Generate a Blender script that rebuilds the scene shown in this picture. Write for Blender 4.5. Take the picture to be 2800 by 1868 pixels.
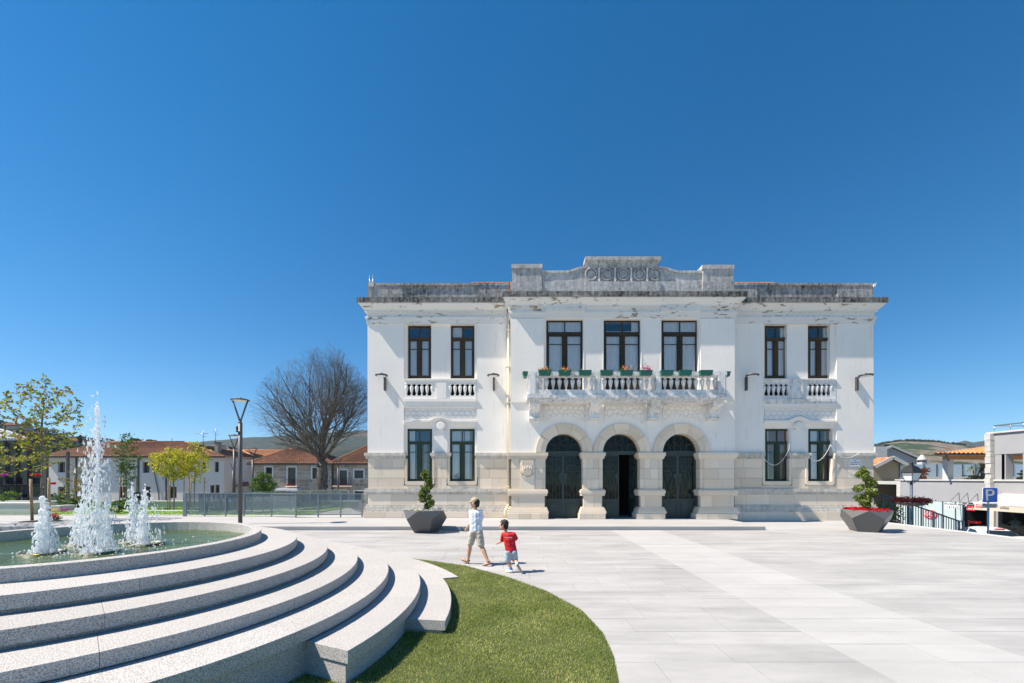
import bpy, bmesh, math, random
import numpy as np
from mathutils import Vector, Matrix, kdtree
R = math.radians
random.seed(7)
rng = np.random.default_rng(11)
for o in list(bpy.data.objects): bpy.data.objects.remove(o, do_unlink=True)
scene = bpy.context.scene
col = scene.collection
# ------------------------------------------------------------------ camera, sky, sun, exposure
FPX, CX, HY, EYE = 1150.0, 1400.0, 1308.0, 1.6       # focal length, centre and horizon in photo pixels; eye height
cam = bpy.data.cameras.new('camera'); camo = bpy.data.objects.new('camera', cam); col.objects.link(camo)
camo.location = (0, 0, EYE); camo.rotation_euler = (R(90), 0, 0)
cam.sensor_width = 36; cam.lens = FPX / 2800 * 36; cam.shift_y = (HY - 934) / 2800
cam.clip_start = 0.05; cam.clip_end = 20000
scene.camera = camo
SUN = Vector((0.73, 0.15, -1.0)).normalized()
world = bpy.data.worlds.new('World'); scene.world = world; world.use_nodes = True
wn = world.node_tree; wn.nodes.clear()
sky = wn.nodes.new('ShaderNodeTexSky'); sky.sky_type = 'NISHITA'; sky.sun_disc = False
sky.sun_elevation = math.asin(-SUN.z); sky.sun_rotation = math.atan2(-SUN.x, -SUN.y)
sky.altitude = 300; sky.air_density = 1.0; sky.dust_density = 0.0; sky.ozone_density = 1.5
tcw = wn.nodes.new('ShaderNodeTexCoord'); lift = wn.nodes.new('ShaderNodeVectorMath'); lift.operation = 'ADD'; lift.inputs[1].default_value = (0, 0, 0.06)
wn.links.new(tcw.outputs['Generated'], lift.inputs[0]); wn.links.new(lift.outputs[0], sky.inputs[0])
bgn = wn.nodes.new('ShaderNodeBackground'); bgn.inputs['Strength'].default_value = 0.088
wo = wn.nodes.new('ShaderNodeOutputWorld')
hsv = wn.nodes.new('ShaderNodeHueSaturation'); hsv.inputs['Saturation'].default_value = 1.42; hsv.inputs['Hue'].default_value = .496
wn.links.new(sky.outputs[0], hsv.inputs['Color']); wn.links.new(hsv.outputs[0], bgn.inputs[0]); wn.links.new(bgn.outputs[0], wo.inputs[0])
sl = bpy.data.lights.new('sun', 'SUN'); sl.energy = 5.0; sl.angle = R(0.53); sl.color = (1.0, 0.90, 0.775)
so = bpy.data.objects.new('sun', sl); col.objects.link(so)
so.rotation_euler = SUN.to_track_quat('-Z', 'Y').to_euler(); so.location = (-20, -10, 30)
vs = scene.view_settings
vs.view_transform = 'Standard'; vs.look = 'None'; vs.exposure = 0.78; vs.gamma = 1.0
scene.render.engine = 'CYCLES'
scene.cycles.max_bounces = 8; scene.cycles.diffuse_bounces = 4; scene.cycles.transparent_max_bounces = 24
# ------------------------------------------------------------------ helpers
def W(x, y, Y):                      # photo pixel at depth Y -> point
    return Vector(((x - CX) * Y / FPX, Y, EYE - (y - HY) * Y / FPX))
def G(x, y, z=0.0):                  # photo pixel on a level at height z -> point
    Y = FPX * (EYE - z) / (y - HY)
    return Vector(((x - CX) * Y / FPX, Y, z))
ORG = {}
class MB:
    def __init__(s): s.v = []; s.f = []; s.sm = []
    def add(s, vs, fs, smooth=False):
        n = len(s.v); s.v += [tuple(p) for p in vs]; s.f += [tuple(i + n for i in f) for f in fs]; s.sm += [smooth] * len(fs); return s
    def box(s, x0, x1, y0, y1, z0, z1):
        return s.add([(x0,y0,z0),(x1,y0,z0),(x1,y1,z0),(x0,y1,z0),(x0,y0,z1),(x1,y0,z1),(x1,y1,z1),(x0,y1,z1)],
              [(0,3,2,1),(4,5,6,7),(0,1,5,4),(1,2,6,5),(2,3,7,6),(3,0,4,7)])
    def fbox(s, x0, x1, y0, y1, Y, d):      # box whose front face fills pixels x0..x1, y0..y1 at depth Y; d deep
        a = W(x0, y1, Y); b = W(x1, y0, Y)
        return s.box(a.x, b.x, Y, Y + d, a.z, b.z)
    def bar(s, a, b, w, h=None, up=(0,0,1)):
        a = Vector(a); b = Vector(b); h = h or w; t = (b - a).normalized(); u = Vector(up)
        if abs(t.dot(u)) > .95: u = Vector((1,0,0))
        n = t.cross(u).normalized(); u = n.cross(t)
        P = []
        for c in (a, b):
            for i, j in ((-1,-1),(1,-1),(1,1),(-1,1)): P.append(c + n * (i * w / 2) + u * (j * h / 2))
        return s.add(P, [(0,3,2,1),(4,5,6,7),(0,1,5,4),(1,2,6,5),(2,3,7,6),(3,0,4,7)])
    def prism(s, poly, y0, y1, smooth=False):   # polygon of (x,z), counter-clockwise seen from the front (-Y), from y0 (front) to y1
        n = len(poly)
        vs = [(x, y0, z) for x, z in poly] + [(x, y1, z) for x, z in poly]
        s.add(vs, [tuple(range(n)), tuple(range(2*n-1, n-1, -1))])
        k = len(s.v) - 2*n
        for i in range(n):
            j = (i+1) % n; s.f.append((k+j, k+i, k+n+i, k+n+j)); s.sm.append(smooth)
        return s
    def zprism(s, poly, z0, z1):           # polygon of (x,y) counter-clockwise from above
        n = len(poly)
        vs = [(x, y, z0) for x, y in poly] + [(x, y, z1) for x, y in poly]
        k = len(s.v); s.add(vs, [tuple(range(n-1, -1, -1)), tuple(range(n, 2*n))])
        for i in range(n):
            j = (i+1) % n; s.f.append((k+i, k+j, k+n+j, k+n+i)); s.sm.append(False)
        return s
    def tube(s, pts, rad, n=8, cap=True, smooth=True):
        pts = [Vector(p) for p in pts]
        if not hasattr(rad, '__len__'): rad = [rad] * len(pts)
        k = len(s.v); u = None
        for i, p in enumerate(pts):
            t = (pts[min(i+1, len(pts)-1)] - pts[max(i-1, 0)]).normalized()
            if u is None:
                u = t.cross(Vector((0.3,0.2,1) if abs(t.z) < .9 else (1,0,0.1))).normalized()
            u = (u - t * u.dot(t)).normalized(); w = t.cross(u)
            for a in range(n):
                c = 2*math.pi*a/n; s.v.append(tuple(p + (u*math.cos(c) + w*math.sin(c)) * rad[i]))
        for i in range(len(pts)-1):
            for a in range(n):
                b = (a+1) % n; s.f.append((k+i*n+a, k+i*n+b, k+(i+1)*n+b, k+(i+1)*n+a)); s.sm.append(smooth)
        if cap:
            s.f.append(tuple(k+a for a in range(n-1,-1,-1))); s.sm.append(False)
            s.f.append(tuple(k+(len(pts)-1)*n+a for a in range(n))); s.sm.append(False)
        return s
    def lathe(s, prof, n=16, c=(0,0,0), smooth=True, cap=True):   # profile of (r,z)
        k = len(s.v)
        for r, z in prof:
            for a in range(n):
                t = 2*math.pi*a/n; s.v.append((c[0]+r*math.cos(t), c[1]+r*math.sin(t), c[2]+z))
        for i in range(len(prof)-1):
            for a in range(n):
                b = (a+1) % n; s.f.append((k+i*n+a, k+i*n+b, k+(i+1)*n+b, k+(i+1)*n+a)); s.sm.append(smooth)
        if cap:
            s.f.append(tuple(k+a for a in range(n-1,-1,-1))); s.sm.append(False)
            s.f.append(tuple(k+(len(prof)-1)*n+a for a in range(n))); s.sm.append(False)
        return s
    def sweep(s, prof, x0, x1, y, smooth=False):
        """cornice: profile of (out, z) from top to bottom, swept along X in front of plane y, mitred returns at both ends"""
        k = len(s.v); n = len(prof)
        for o, z in prof:
            s.v += [(x0 - o, y + .35, z), (x0 - o, y - o, z), (x1 + o, y - o, z), (x1 + o, y + .35, z)]
        for i in range(n-1):
            for j in range(3):
                s.f.append((k+i*4+j, k+(i+1)*4+j, k+(i+1)*4+j+1, k+i*4+j+1)); s.sm.append(False)
        s.f.append((k, k+1, k+2, k+3)); s.sm.append(False)
        m = k + (n-1)*4; s.f.append((m+3, m+2, m+1, m)); s.sm.append(False)
        return s
    def ico(s, c, r, sub=1):
        V, F = ICO[sub]
        k = len(s.v); rr = r if hasattr(r, '__len__') else (r, r, r)
        s.v += [(c[0]+p[0]*rr[0], c[1]+p[1]*rr[1], c[2]+p[2]*rr[2]) for p in V]
        s.f += [(a+k, b+k, d+k) for a, b, d in F]; s.sm += [True]*len(F)
        return s
    def mesh(s, name, mat):
        me = bpy.data.meshes.new(name); me.from_pydata(s.v, [], s.f)
        if mat is not None: me.materials.append(mat)
        me.polygons.foreach_set('use_smooth', s.sm); me.update(); return me
    def build(s, name, mat, parent=None, loc=None, bevel=0, kind=None):
        org = ORG[parent] if parent is not None else Vector(loc if loc is not None else s.base())
        s.v = [(p[0]-org[0], p[1]-org[1], p[2]-org[2]) for p in s.v]
        me = s.mesh(name, mat); o = bpy.data.objects.new(name, me); col.objects.link(o)
        if parent is not None: o.parent = parent
        else: o.location = org
        ORG[o] = org
        if bevel:
            b = o.modifiers.new('bevel', 'BEVEL'); b.width = bevel; b.segments = 2; b.limit_method = 'ANGLE'; b.angle_limit = R(35)
        if kind: o['kind'] = kind
        return o
    def base(s):
        a = np.array(s.v); return Vector(((a[:,0].min()+a[:,0].max())/2, (a[:,1].min()+a[:,1].max())/2, a[:,2].min()))
def _ico(sub):
    bm = bmesh.new(); bmesh.ops.create_icosphere(bm, subdivisions=sub, radius=1)
    V = [tuple(v.co) for v in bm.verts]; bm.verts.index_update(); F = [tuple(v.index for v in f.verts) for f in bm.faces]; bm.free(); return V, F
ICO = {i: _ico(i) for i in (1, 2, 3)}
def tag(o, label, cat, group=None):
    o['label'] = label; o['category'] = cat
    if group: o['group'] = group
    return o
def struct(o): o['kind'] = 'structure'; return o
def thing(name, loc, label, cat, group=None):
    o = bpy.data.objects.new(name, None); col.objects.link(o); o.location = loc; o.empty_display_size = .2
    ORG[o] = Vector(loc); return tag(o, label, cat, group)
def inst(me, name, parent, loc=(0,0,0), rot=(0,0,0), scale=(1,1,1)):
    o = bpy.data.objects.new(name, me); col.objects.link(o); o.parent = parent
    o.location = Vector(loc) - ORG[parent]; o.rotation_euler = rot; o.scale = scale; ORG[o] = Vector(loc); return o
def unit_cube(name, mat, ch=0.0):
    return MB().box(-.5,.5,-.5,.5,-.5,.5).mesh(name, mat)
def block(me, name, parent, x0, x1, y0, y1, z0, z1):
    return inst(me, name, parent, ((x0+x1)/2,(y0+y1)/2,(z0+z1)/2), (0,0,0), (x1-x0,y1-y0,z1-z0))
def text(body, mat, parent, origin, xdir, ydir, height, name='lettering', extrude=.004, align='CENTER', spacing=1.0, width=None):
    cu = bpy.data.curves.new('t', 'FONT'); cu.body = body; cu.size = 1; cu.extrude = extrude/height; cu.align_x = align; cu.space_character = spacing
    to = bpy.data.objects.new('t', cu); col.objects.link(to); bpy.context.view_layer.update()
    me = bpy.data.meshes.new_from_object(to.evaluated_get(bpy.context.evaluated_depsgraph_get()))
    bpy.data.objects.remove(to); me.name = name; me.materials.clear(); me.materials.append(mat)
    a = np.array([v.co[:] for v in me.vertices]); h = a[:,1].max() - a[:,1].min(); s = height / h
    sx = s if width is None else width / (a[:,0].max()-a[:,0].min())
    if width is not None and align == 'CENTER': a[:,0] -= (a[:,0].max()+a[:,0].min())/2
    a[:,1] -= a[:,1].min()
    X = Vector(xdir).normalized(); Yv = Vector(ydir).normalized(); Z = X.cross(Yv); org = ORG[parent]
    for v, p in zip(me.vertices, a): v.co = Vector(origin) + X*(p[0]*sx) + Yv*(p[1]*s) + Z*(p[2]*height) - org
    o = bpy.data.objects.new(name, me); col.objects.link(o); o.parent = parent; ORG[o] = org; return o
# ------------------------------------------------------------------ materials
def srgb(r, g, b):
    f = lambda c: (c/255/12.92) if c/255 <= .04045 else ((c/255+.055)/1.055)**2.4
    return (f(r), f(g), f(b))
class N:
    def __init__(s, name):
        s.m = bpy.data.materials.new(name); s.m.use_nodes = True; s.t = s.m.node_tree
        s.b = s.t.nodes['Principled BSDF']; s.out = s.t.nodes['Material Output']; s.pos_ = None
    def n(s, typ, **kw):
        nd = s.t.nodes.new(typ)
        for k, v in kw.items(): setattr(nd, k, v)
        return nd
    def l(s, a, b): s.t.links.new(a, b)
    def pos(s, scale=(1,1,1), obj=False):
        if obj: p = s.n('ShaderNodeTexCoord').outputs['Object']
        else: p = s.n('ShaderNodeNewGeometry').outputs['Position']
        mp = s.n('ShaderNodeMapping'); mp.inputs['Scale'].default_value = scale; s.l(p, mp.inputs[0]); return mp.outputs[0]
    def noise(s, scale, detail=4, rough=.55, vec=None, stretch=(1,1,1)):
        nd = s.n('ShaderNodeTexNoise'); nd.inputs['Scale'].default_value = scale; nd.inputs['Detail'].default_value = detail; nd.inputs['Roughness'].default_value = rough
        s.l(vec if vec is not None else s.pos(stretch), nd.inputs['Vector']); return nd.outputs['Fac']
    def ramp(s, fac, a, b, ca=(0,0,0), cb=(1,1,1)):
        r = s.n('ShaderNodeValToRGB'); r.color_ramp.elements[0].position = a; r.color_ramp.elements[1].position = b
        r.color_ramp.elements[0].color = (*ca, 1); r.color_ramp.elements[1].color = (*cb, 1); s.l(fac, r.inputs[0]); return r.outputs[0]
    def mix(s, fac, a, b, mode='MIX'):
        m = s.n('ShaderNodeMix', data_type='RGBA', blend_type=mode)
        for v, i in ((fac, 0), (a, 6), (b, 7)):
            if hasattr(v, 'links'): s.l(v, m.inputs[i])
            else: m.inputs[i].default_value = v if not hasattr(v, '__len__') else (*v, 1)
        return m.outputs[2]
    def math(s, op, a, b=0.0):
        m = s.n('ShaderNodeMath', operation=op)
        for v, i in ((a, 0), (b, 1)):
            if hasattr(v, 'links'): s.l(v, m.inputs[i])
            else: m.inputs[i].default_value = v
        return m.outputs[0]
    def bump(s, h, strength=.3, dist=.01):
        b = s.n('ShaderNodeBump'); b.inputs['Strength'].default_value = strength; b.inputs['Distance'].default_value = dist
        s.l(h, b.inputs['Height']); s.l(b.outputs[0], s.b.inputs['Normal'])
    def rnd(s, c, amt):                     # per-object random lightness
        oi = s.n('ShaderNodeObjectInfo').outputs['Random']
        f = s.math('ADD', s.math('MULTIPLY', oi, 2*amt), 1-amt)
        m = s.n('ShaderNodeVectorMath', operation='SCALE'); s.l(c, m.inputs[0]); s.l(f, m.inputs['Scale']); return m.outputs[0]
    def base(s, c, rough=.7, spec=None, metal=0):
        if hasattr(c, 'links'): s.l(c, s.b.inputs['Base Color'])
        else: s.b.inputs['Base Color'].default_value = (*c, 1)
        s.b.inputs['Roughness'].default_value = rough; s.b.inputs['Metallic'].default_value = metal
        if spec is not None: s.b.inputs['Specular IOR Level'].default_value = spec
        return s.m
def plain(name, c, rough=.6, var=.12, scale=4, bump=0, bscale=40, rand=0, spec=None, metal=0, obj=False):
    k = N(name); v = k.pos(obj=obj)
    c2 = k.mix(k.ramp(k.noise(scale, 5, .6, v), .3, .7), tuple(x*(1-var) for x in c), tuple(min(1, x*(1+var)) for x in c))
    if rand: c2 = k.rnd(c2, rand)
    if bump: k.bump(k.noise(bscale, 3, .6, v), bump)
    return k.base(c2, rough, spec, metal)
def granite(name, light, dark, speck=220, rand=.06, amt=.5, rough=.75, patch=.1):
    k = N(name); v = k.pos()
    n1 = k.noise(speck, 2, .5, v); n2 = k.noise(2.2, 4, .6, v)
    c = k.mix(k.ramp(n1, .5-.12*amt-.02, .5+.10*amt), dark, light)
    c = k.mix(k.ramp(n2, .3, .7), tuple(.9-patch+.1 for _ in range(3)), (1.0+patch*.5,)*3, 'MIX') if False else c
    sc = k.n('ShaderNodeVectorMath', operation='SCALE'); k.l(c, sc.inputs[0])
    k.l(k.math('ADD', k.math('MULTIPLY', n2, patch*2), 1-patch), sc.inputs['Scale'])
    c = k.rnd(sc.outputs[0], rand)
    k.bump(n1, .12, .003)
    return k.base(c, rough, .3)
M = {}
# plaster: white, grimed in streaks and flaked in spots
def plaster(name, base=(.90,.855,.79), stain=.42, flake=.85, dirt=(.34,.325,.30)):
    k = N(name); v = k.pos(); vst = k.pos((2.4, 2.4, .35))
    big = k.noise(.9, 5, .6, v); st = k.noise(3.0, 6, .7, vst); sp = k.noise(26, 3, .6, v); clus = k.noise(1.6, 3, .6, v)
    c = k.mix(k.ramp(big, .25, .8), tuple(x*.93 for x in base), base)
    f = k.math('MULTIPLY', k.ramp(st, .56, .78), stain); c = k.mix(f, c, tuple(x*.55 for x in base))
    g = k.math('MULTIPLY', k.ramp(sp, .64, .70), k.ramp(clus, .53, .63)); g = k.math('MULTIPLY', g, flake); c = k.mix(g, c, dirt)
    k.bump(k.noise(9, 6, .6, v), .12, .01)
    return k.base(c, .85, .2)
M['plaster'] = plaster('white plaster')
M['flaked'] = plaster('flaked plaster', (.78,.77,.74), .35, 1.0, (.42,.33,.25))
M['groove'] = plain('grimy groove', (.56,.55,.53), .9, .2, 6)
def flaky(name):                 # old mouldings: plaster lost in patches, brown render shows
    k = N(name); v = k.pos(); vx = k.pos((.8,1,2.6))
    base = (.80,.79,.76)
    c = k.mix(k.ramp(k.noise(1.1,5,.6,v), .25, .8), tuple(x*.9 for x in base), base)
    pz = k.math('MULTIPLY', k.ramp(k.noise(3.4, 6, .66, vx), .575, .60), k.ramp(k.noise(.8, 2, .5, v), .46, .52))
    c = k.mix(pz, c, (.33,.27,.20)); c = k.mix(k.math('MULTIPLY', k.ramp(k.noise(14,5,.7,v), .62,.72), .45), c, (.42,.40,.36))
    k.bump(k.math('SUBTRACT', k.noise(10,5,.6,v), pz), .25, .02)
    return k.base(c, .85, .2)
M['flaky'] = flaky('flaking moulding')
def stained(name, lo=.42, hi=.60, base=(.50,.50,.50), dark=(.055,.055,.052)):
    k = N(name); v = k.pos(); vs_ = k.pos((5, 5, .7))
    a = k.noise(8, 8, .72, v); s = k.noise(2.2, 6, .65, vs_); bg = k.noise(.7, 3, .5, v)
    m = k.math('ADD', k.math('MULTIPLY', a, .55), k.math('MULTIPLY', s, .45)); m = k.math('ADD', m, k.math('MULTIPLY', k.math('SUBTRACT', bg, .5), .25))
    c = k.mix(k.ramp(m, lo, hi), dark, base)
    k.bump(a, .3, .01)
    return k.base(c, .9, .15)
M['stained'] = stained('grimy parapet', .36, .60, (.46,.455,.45), (.05,.05,.046))
M['stained_light'] = stained('weathered crest', .30, .62, (.60,.60,.60), (.13,.13,.125))
M['fascia'] = stained('black fascia', .40, .66, (.36,.35,.33), (.025,.025,.023))
M['weather'] = stained('weathered balcony', .26, .54, (.76,.755,.74), (.22,.22,.21))
def ashlar(name):
    k = N(name); v = k.pos()
    base, dk, warm = (.77,.685,.575), (.52,.455,.375), (.75,.62,.46)
    n1 = k.noise(.8, 5, .6, v); fine = k.noise(70, 3, .6, v); st = k.noise(1.6, 5, .7, k.pos((1.6,1.6,.5)))
    c = k.mix(k.ramp(n1, .3, .75), warm, base); c = k.mix(k.math('MULTIPLY', k.ramp(st,.55,.8), .5), c, dk)
    c = k.mix(k.ramp(fine,.30,.44), k.mix(.22, c, (.1,.1,.1)), c)
    c = k.rnd(c, .10); k.bump(k.noise(45, 4, .6, v), .22, .006)
    return k.base(c, .85, .2)
M['ashlar'] = ashlar('ashlar stone')
M['band'] = stained('stone band', .26, .60, (.70,.65,.57), (.26,.245,.22))
M['joint'] = plain('joint mortar', (.17,.15,.13), .9)
M['granite_top'] = granite('granite tread', (.485,.47,.45), (.345,.335,.325), 140, .05, .9, .7, .08)
M['granite_riser'] = granite('granite riser', (.55,.53,.505), (.225,.22,.215), 125, .05, 1.0, .8, .08)
M['granite_dark'] = plain('shadow gap concrete', (.20,.20,.20), .9, .2, 8)
M['kerb'] = granite('granite kerb', (.40,.41,.40), (.16,.17,.17), 70, .05, 1.0)
def slabmat(name, lo, hi, rand):
    k = N(name); v = k.pos(); big = k.noise(1.1, 8, .68, k.pos((.5,1.9,1))); fine = k.noise(120, 2, .5, v)
    c = k.mix(k.ramp(big, .36, .64), lo, hi); c = k.mix(k.math('MULTIPLY', k.ramp(fine,.36,.6), 1.0), k.mix(.25, c, (.16,.16,.17)), c)
    spot = k.ramp(k.noise(5, 5, .7, v), .67, .73); c = k.mix(k.math('MULTIPLY', spot, .25), c, (.25,.25,.24))
    ri = k.n('ShaderNodeNewGeometry').outputs['Random Per Island']; f = k.math('ADD', k.math('MULTIPLY', ri, rand), 1-rand/2)
    sc = k.n('ShaderNodeVectorMath', operation='SCALE'); k.l(c, sc.inputs[0]); k.l(f, sc.inputs['Scale'])
    c = k.rnd(sc.outputs[0], rand/2); k.bump(fine, .06, .003)
    return k.base(c, .72, .25)
M['slab'] = slabmat('paving granite', (.335,.33,.322), (.455,.447,.435), .08)
M['slab_light'] = slabmat('paving granite light', (.41,.405,.395), (.485,.477,.465), .04)
M['subbase'] = plain('paving joint', (.20,.20,.195), .95)
M['pave'] = slabmat('upper paving', (.39,.385,.375), (.47,.462,.45), .05)
M['lawn'] = plain('lawn soil', (.08,.10,.035), .95, .3, 6)
M['far_lawn'] = plain('mown lawn', (.17,.29,.05), .9, .35, 3, .6, 60)
def leafmat(name, a, b, c=None, trans=.35, rough=.55):
    k = N(name); oi = k.n('ShaderNodeNewGeometry').outputs['Random Per Island']
    cc = k.mix(k.ramp(oi, .15, .85), a, b)
    if c: cc = k.mix(k.ramp(k.math('FRACT', k.math('MULTIPLY', oi, 7.31)), .78, .86), cc, c)
    k.base(cc, rough, .3)
    tr = k.n('ShaderNodeBsdfTranslucent'); k.l(cc, tr.inputs[0]); mx = k.n('ShaderNodeMixShader'); mx.inputs[0].default_value = trans
    k.l(k.b.outputs[0], mx.inputs[1]); k.l(tr.outputs[0], mx.inputs[2]); k.l(mx.outputs[0], k.out.inputs[0]); return k.m
def patchy(m):
    nt = m.node_tree; pb = nt.nodes['Principled BSDF']; src = pb.inputs['Base Color'].links[0].from_socket
    g_ = nt.nodes.new('ShaderNodeNewGeometry'); no = nt.nodes.new('ShaderNodeTexNoise'); no.inputs['Scale'].default_value = 1.7; no.inputs['Detail'].default_value = 5; nt.links.new(g_.outputs['Position'], no.inputs['Vector'])
    ra = nt.nodes.new('ShaderNodeValToRGB'); ra.color_ramp.elements[0].position = .36; ra.color_ramp.elements[1].position = .66; ra.color_ramp.elements[0].color = (.62,.70,.50,1); ra.color_ramp.elements[1].color = (1.25,1.15,1.30,1); nt.links.new(no.outputs['Fac'], ra.inputs[0])
    mu = nt.nodes.new('ShaderNodeMix'); mu.data_type = 'RGBA'; mu.blend_type = 'MULTIPLY'; mu.inputs[0].default_value = 1; nt.links.new(src, mu.inputs[6]); nt.links.new(ra.outputs[0], mu.inputs[7]); nt.links.new(mu.outputs[2], pb.inputs['Base Color']); return m
M['grass'] = leafmat('grass blades', (.17,.25,.035), (.42,.47,.13), (.58,.52,.26), .3); patchy(M['grass'])
M['leaf_shrub'] = leafmat('camellia leaves', (.05,.10,.014), (.20,.26,.04), (.34,.38,.10))
M['leaf_gold'] = leafmat('yellowing leaves', (.16,.22,.012), (.62,.58,.04), (.70,.52,.06))
M['leaf_redbud'] = leafmat('autumn leaves', (.10,.17,.015), (.42,.42,.03), (.34,.16,.06))
M['leaf_thin'] = leafmat('olive leaves', (.10,.11,.02), (.28,.24,.05), (.36,.24,.06))
M['leaf_green'] = leafmat('green leaves', (.035,.09,.012), (.12,.20,.03))
M['leaf_dark'] = leafmat('dark foliage', (.010,.022,.008), (.04,.065,.018), None, .15)
M['leaf_hedge'] = leafmat('hedge leaves', (.05,.12,.012), (.20,.30,.04))
M['leaf_maple'] = leafmat('red maple leaves', (.10,.025,.012), (.24,.08,.03))
M['leaf_agave'] = leafmat('strappy leaves', (.09,.12,.05), (.33,.36,.17))
M['petal_red'] = leafmat('red petals', (.50,.004,.012), (.75,.02,.04))
M['petal_dark'] = leafmat('dark red petals', (.035,.003,.006), (.085,.006,.012))
M['petal_white'] = leafmat('white petals', (.75,.75,.72), (.85,.85,.80), (.75,.65,.2))
M['petal_pink'] = leafmat('pink petals', (.70,.03,.16), (.80,.12,.30), (.80,.45,.10))
M['petal_purple'] = leafmat('purple petals', (.35,.02,.40), (.55,.05,.50), (.80,.10,.35))
M['petal_yellow'] = leafmat('yellow petals', (.80,.55,.02), (.85,.65,.10), (.85,.30,.20))
M['bark'] = stained('mottled bark', .42, .68, (.25,.24,.22), (.06,.056,.052))
M['bark_thin'] = plain('grey bark', (.16,.14,.11), .9, .3, 12)
M['stake'] = plain('timber stake', (.36,.25,.14), .85, .25, 6)
M['planter'] = plain('grey coated steel', (.10,.10,.10), .36, .06, 1.5, spec=.5)
M['soil'] = plain('planting soil', (.03,.022,.016), .95, .3, 20)
M['lamp_metal'] = plain('anthracite metal', (.06,.062,.065), .45, .08, 3)
M['fence'] = plain('blue grey galvanised steel', (.17,.22,.245), .45, .12, 3, metal=.3)
M['rail_blue'] = plain('blue painted rail', (.05,.085,.13), .45, .1, 3)
M['lamp_lens'] = plain('lamp diffuser', (.75,.76,.75), .35, .04)
M['black'] = plain('black iron', (.014,.015,.017), .5, .1)
M['cream_pipe'] = plain('cream painted pipe', (.72,.66,.50), .6, .12, 3)
def wood(name, green, brown, lo, hi):
    k = N(name); v = k.pos(); g = k.noise(5, 5, .65, k.pos((9,9,1.2))); b = k.noise(1.7, 4, .6, v)
    c = k.mix(k.ramp(k.math('ADD', k.math('MULTIPLY', g, .55), k.math('MULTIPLY', b, .45)), lo, hi), green, brown)
    k.bump(g, .25, .006); return k.base(c, .7, .3)
M['wood_up'] = wood('weathered brown joinery', (.018,.028,.020), (.085,.045,.022), .34, .58)
M['wood_centre'] = wood('dark joinery', (.015,.020,.014), (.055,.033,.020), .40, .64)
M['wood_low'] = wood('green joinery', (.030,.055,.036), (.10,.10,.06), .50, .75)
M['gate'] = plain('dark green iron', (.024,.044,.040), .5, .25, 5, .15, 60)
def glass(name, tint=(.98,.99,1), refl=1.0, wavy=.02, add=.10):
    k = N(name); fr = k.n('ShaderNodeFresnel'); fr.inputs[0].default_value = 1.5
    tp = k.n('ShaderNodeBsdfTransparent'); tp.inputs[0].default_value = (*tint, 1)
    gl = k.n('ShaderNodeBsdfGlossy'); gl.inputs['Roughness'].default_value = .015
    if wavy:
        b = k.n('ShaderNodeBump'); b.inputs['Strength'].default_value = wavy; b.inputs['Distance'].default_value = .1
        k.l(k.noise(2.5, 2, .5), b.inputs['Height']); k.l(b.outputs[0], gl.inputs['Normal']); k.l(b.outputs[0], fr.inputs['Normal'])
    mx = k.n('ShaderNodeMixShader'); k.l(k.math('MINIMUM', k.math('ADD', k.math('MULTIPLY', fr.outputs[0], 1.6*refl), add), 1.0), mx.inputs[0])
    k.l(tp.outputs[0], mx.inputs[1]); k.l(gl.outputs[0], mx.inputs[2]); k.l(mx.outputs[0], k.out.inputs[0]); return k.m
M['glass'] = glass('window glass'); M['gate_glass'] = glass('door glass', (.6,.65,.65), .38, .02, .0)
M['frosted'] = plain('frosted glass', (.36,.46,.54), .25, .05, 1)
def curtain(name, c, folds=26):
    k = N(name); w = k.n('ShaderNodeTexWave'); w.inputs['Scale'].default_value = folds/6.283; w.inputs['Distortion'].default_value = 1.2; w.inputs['Detail'].default_value = 1
    k.l(k.pos((1,0,.04)), w.inputs['Vector']); k.bump(w.outputs['Fac'], .5, .03); return k.base(c, .9, .1)
M['curtain'] = curtain('white curtain', (.93,.93,.92)); M['curtain_tan'] = curtain('tan curtain', (.42,.33,.25)); M['curtain_red'] = curtain('red drape', (.30,.07,.035), 14)
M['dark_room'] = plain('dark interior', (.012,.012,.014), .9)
M['room'] = plain('room wall', (.10,.09,.085), .9)
M['sill'] = plain('sill board', (.5,.5,.5), .7)
def tilemat(name, a, b, c):
    k = N(name); v = k.pos(); n1 = k.noise(4.6, 3, .6, v); n2 = k.noise(.35, 3, .6, v); n3 = k.noise(2.6, 3, .6, k.pos((1,1,4)))
    cc = k.mix(k.ramp(n1, .40, .60), a, b); cc = k.mix(k.math('MULTIPLY', k.ramp(n2, .45, .7), .55), cc, c); cc = k.mix(k.math('MULTIPLY', k.ramp(n3,.50,.62), .75), cc, c)
    return k.base(cc, .85, .2)
M['tile_old'] = tilemat('old clay tiles', (.25,.105,.06), (.36,.185,.115), (.11,.07,.05))
M['tile_orange'] = tilemat('orange clay tiles', (.42,.17,.085), (.54,.27,.15), (.28,.14,.08))
M['tile_new'] = tilemat('new clay tiles', (.66,.22,.08), (.74,.32,.14), (.60,.26,.13))
M['house_white'] = plaster('house render', (.68,.655,.61), .45, .8)
M['house_grey'] = plain('grey render', (.33,.335,.35), .8, .06, .8)
M['house_beige'] = plain('beige render', (.24,.205,.145), .85, .08, .8)
M['concrete'] = plain('pale concrete', (.46,.46,.44), .85, .08, 2)
M['white_stone'] = plain('white stone', (.52,.51,.49), .85, .10, 3, .3, 30, .05)
M['rock'] = plain('rough cut granite', (.50,.49,.465), .9, .14, 5, 1.0, 16, .06)
M['stone_house'] = plain('brown granite blocks', (.40,.34,.27), .9, .25, 3, .3, 20, .22)
M['mortar'] = plain('white mortar', (.62,.60,.57), .9, .06)
M['white_trim'] = plain('white trim', (.76,.77,.79), .6, .03)
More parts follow.
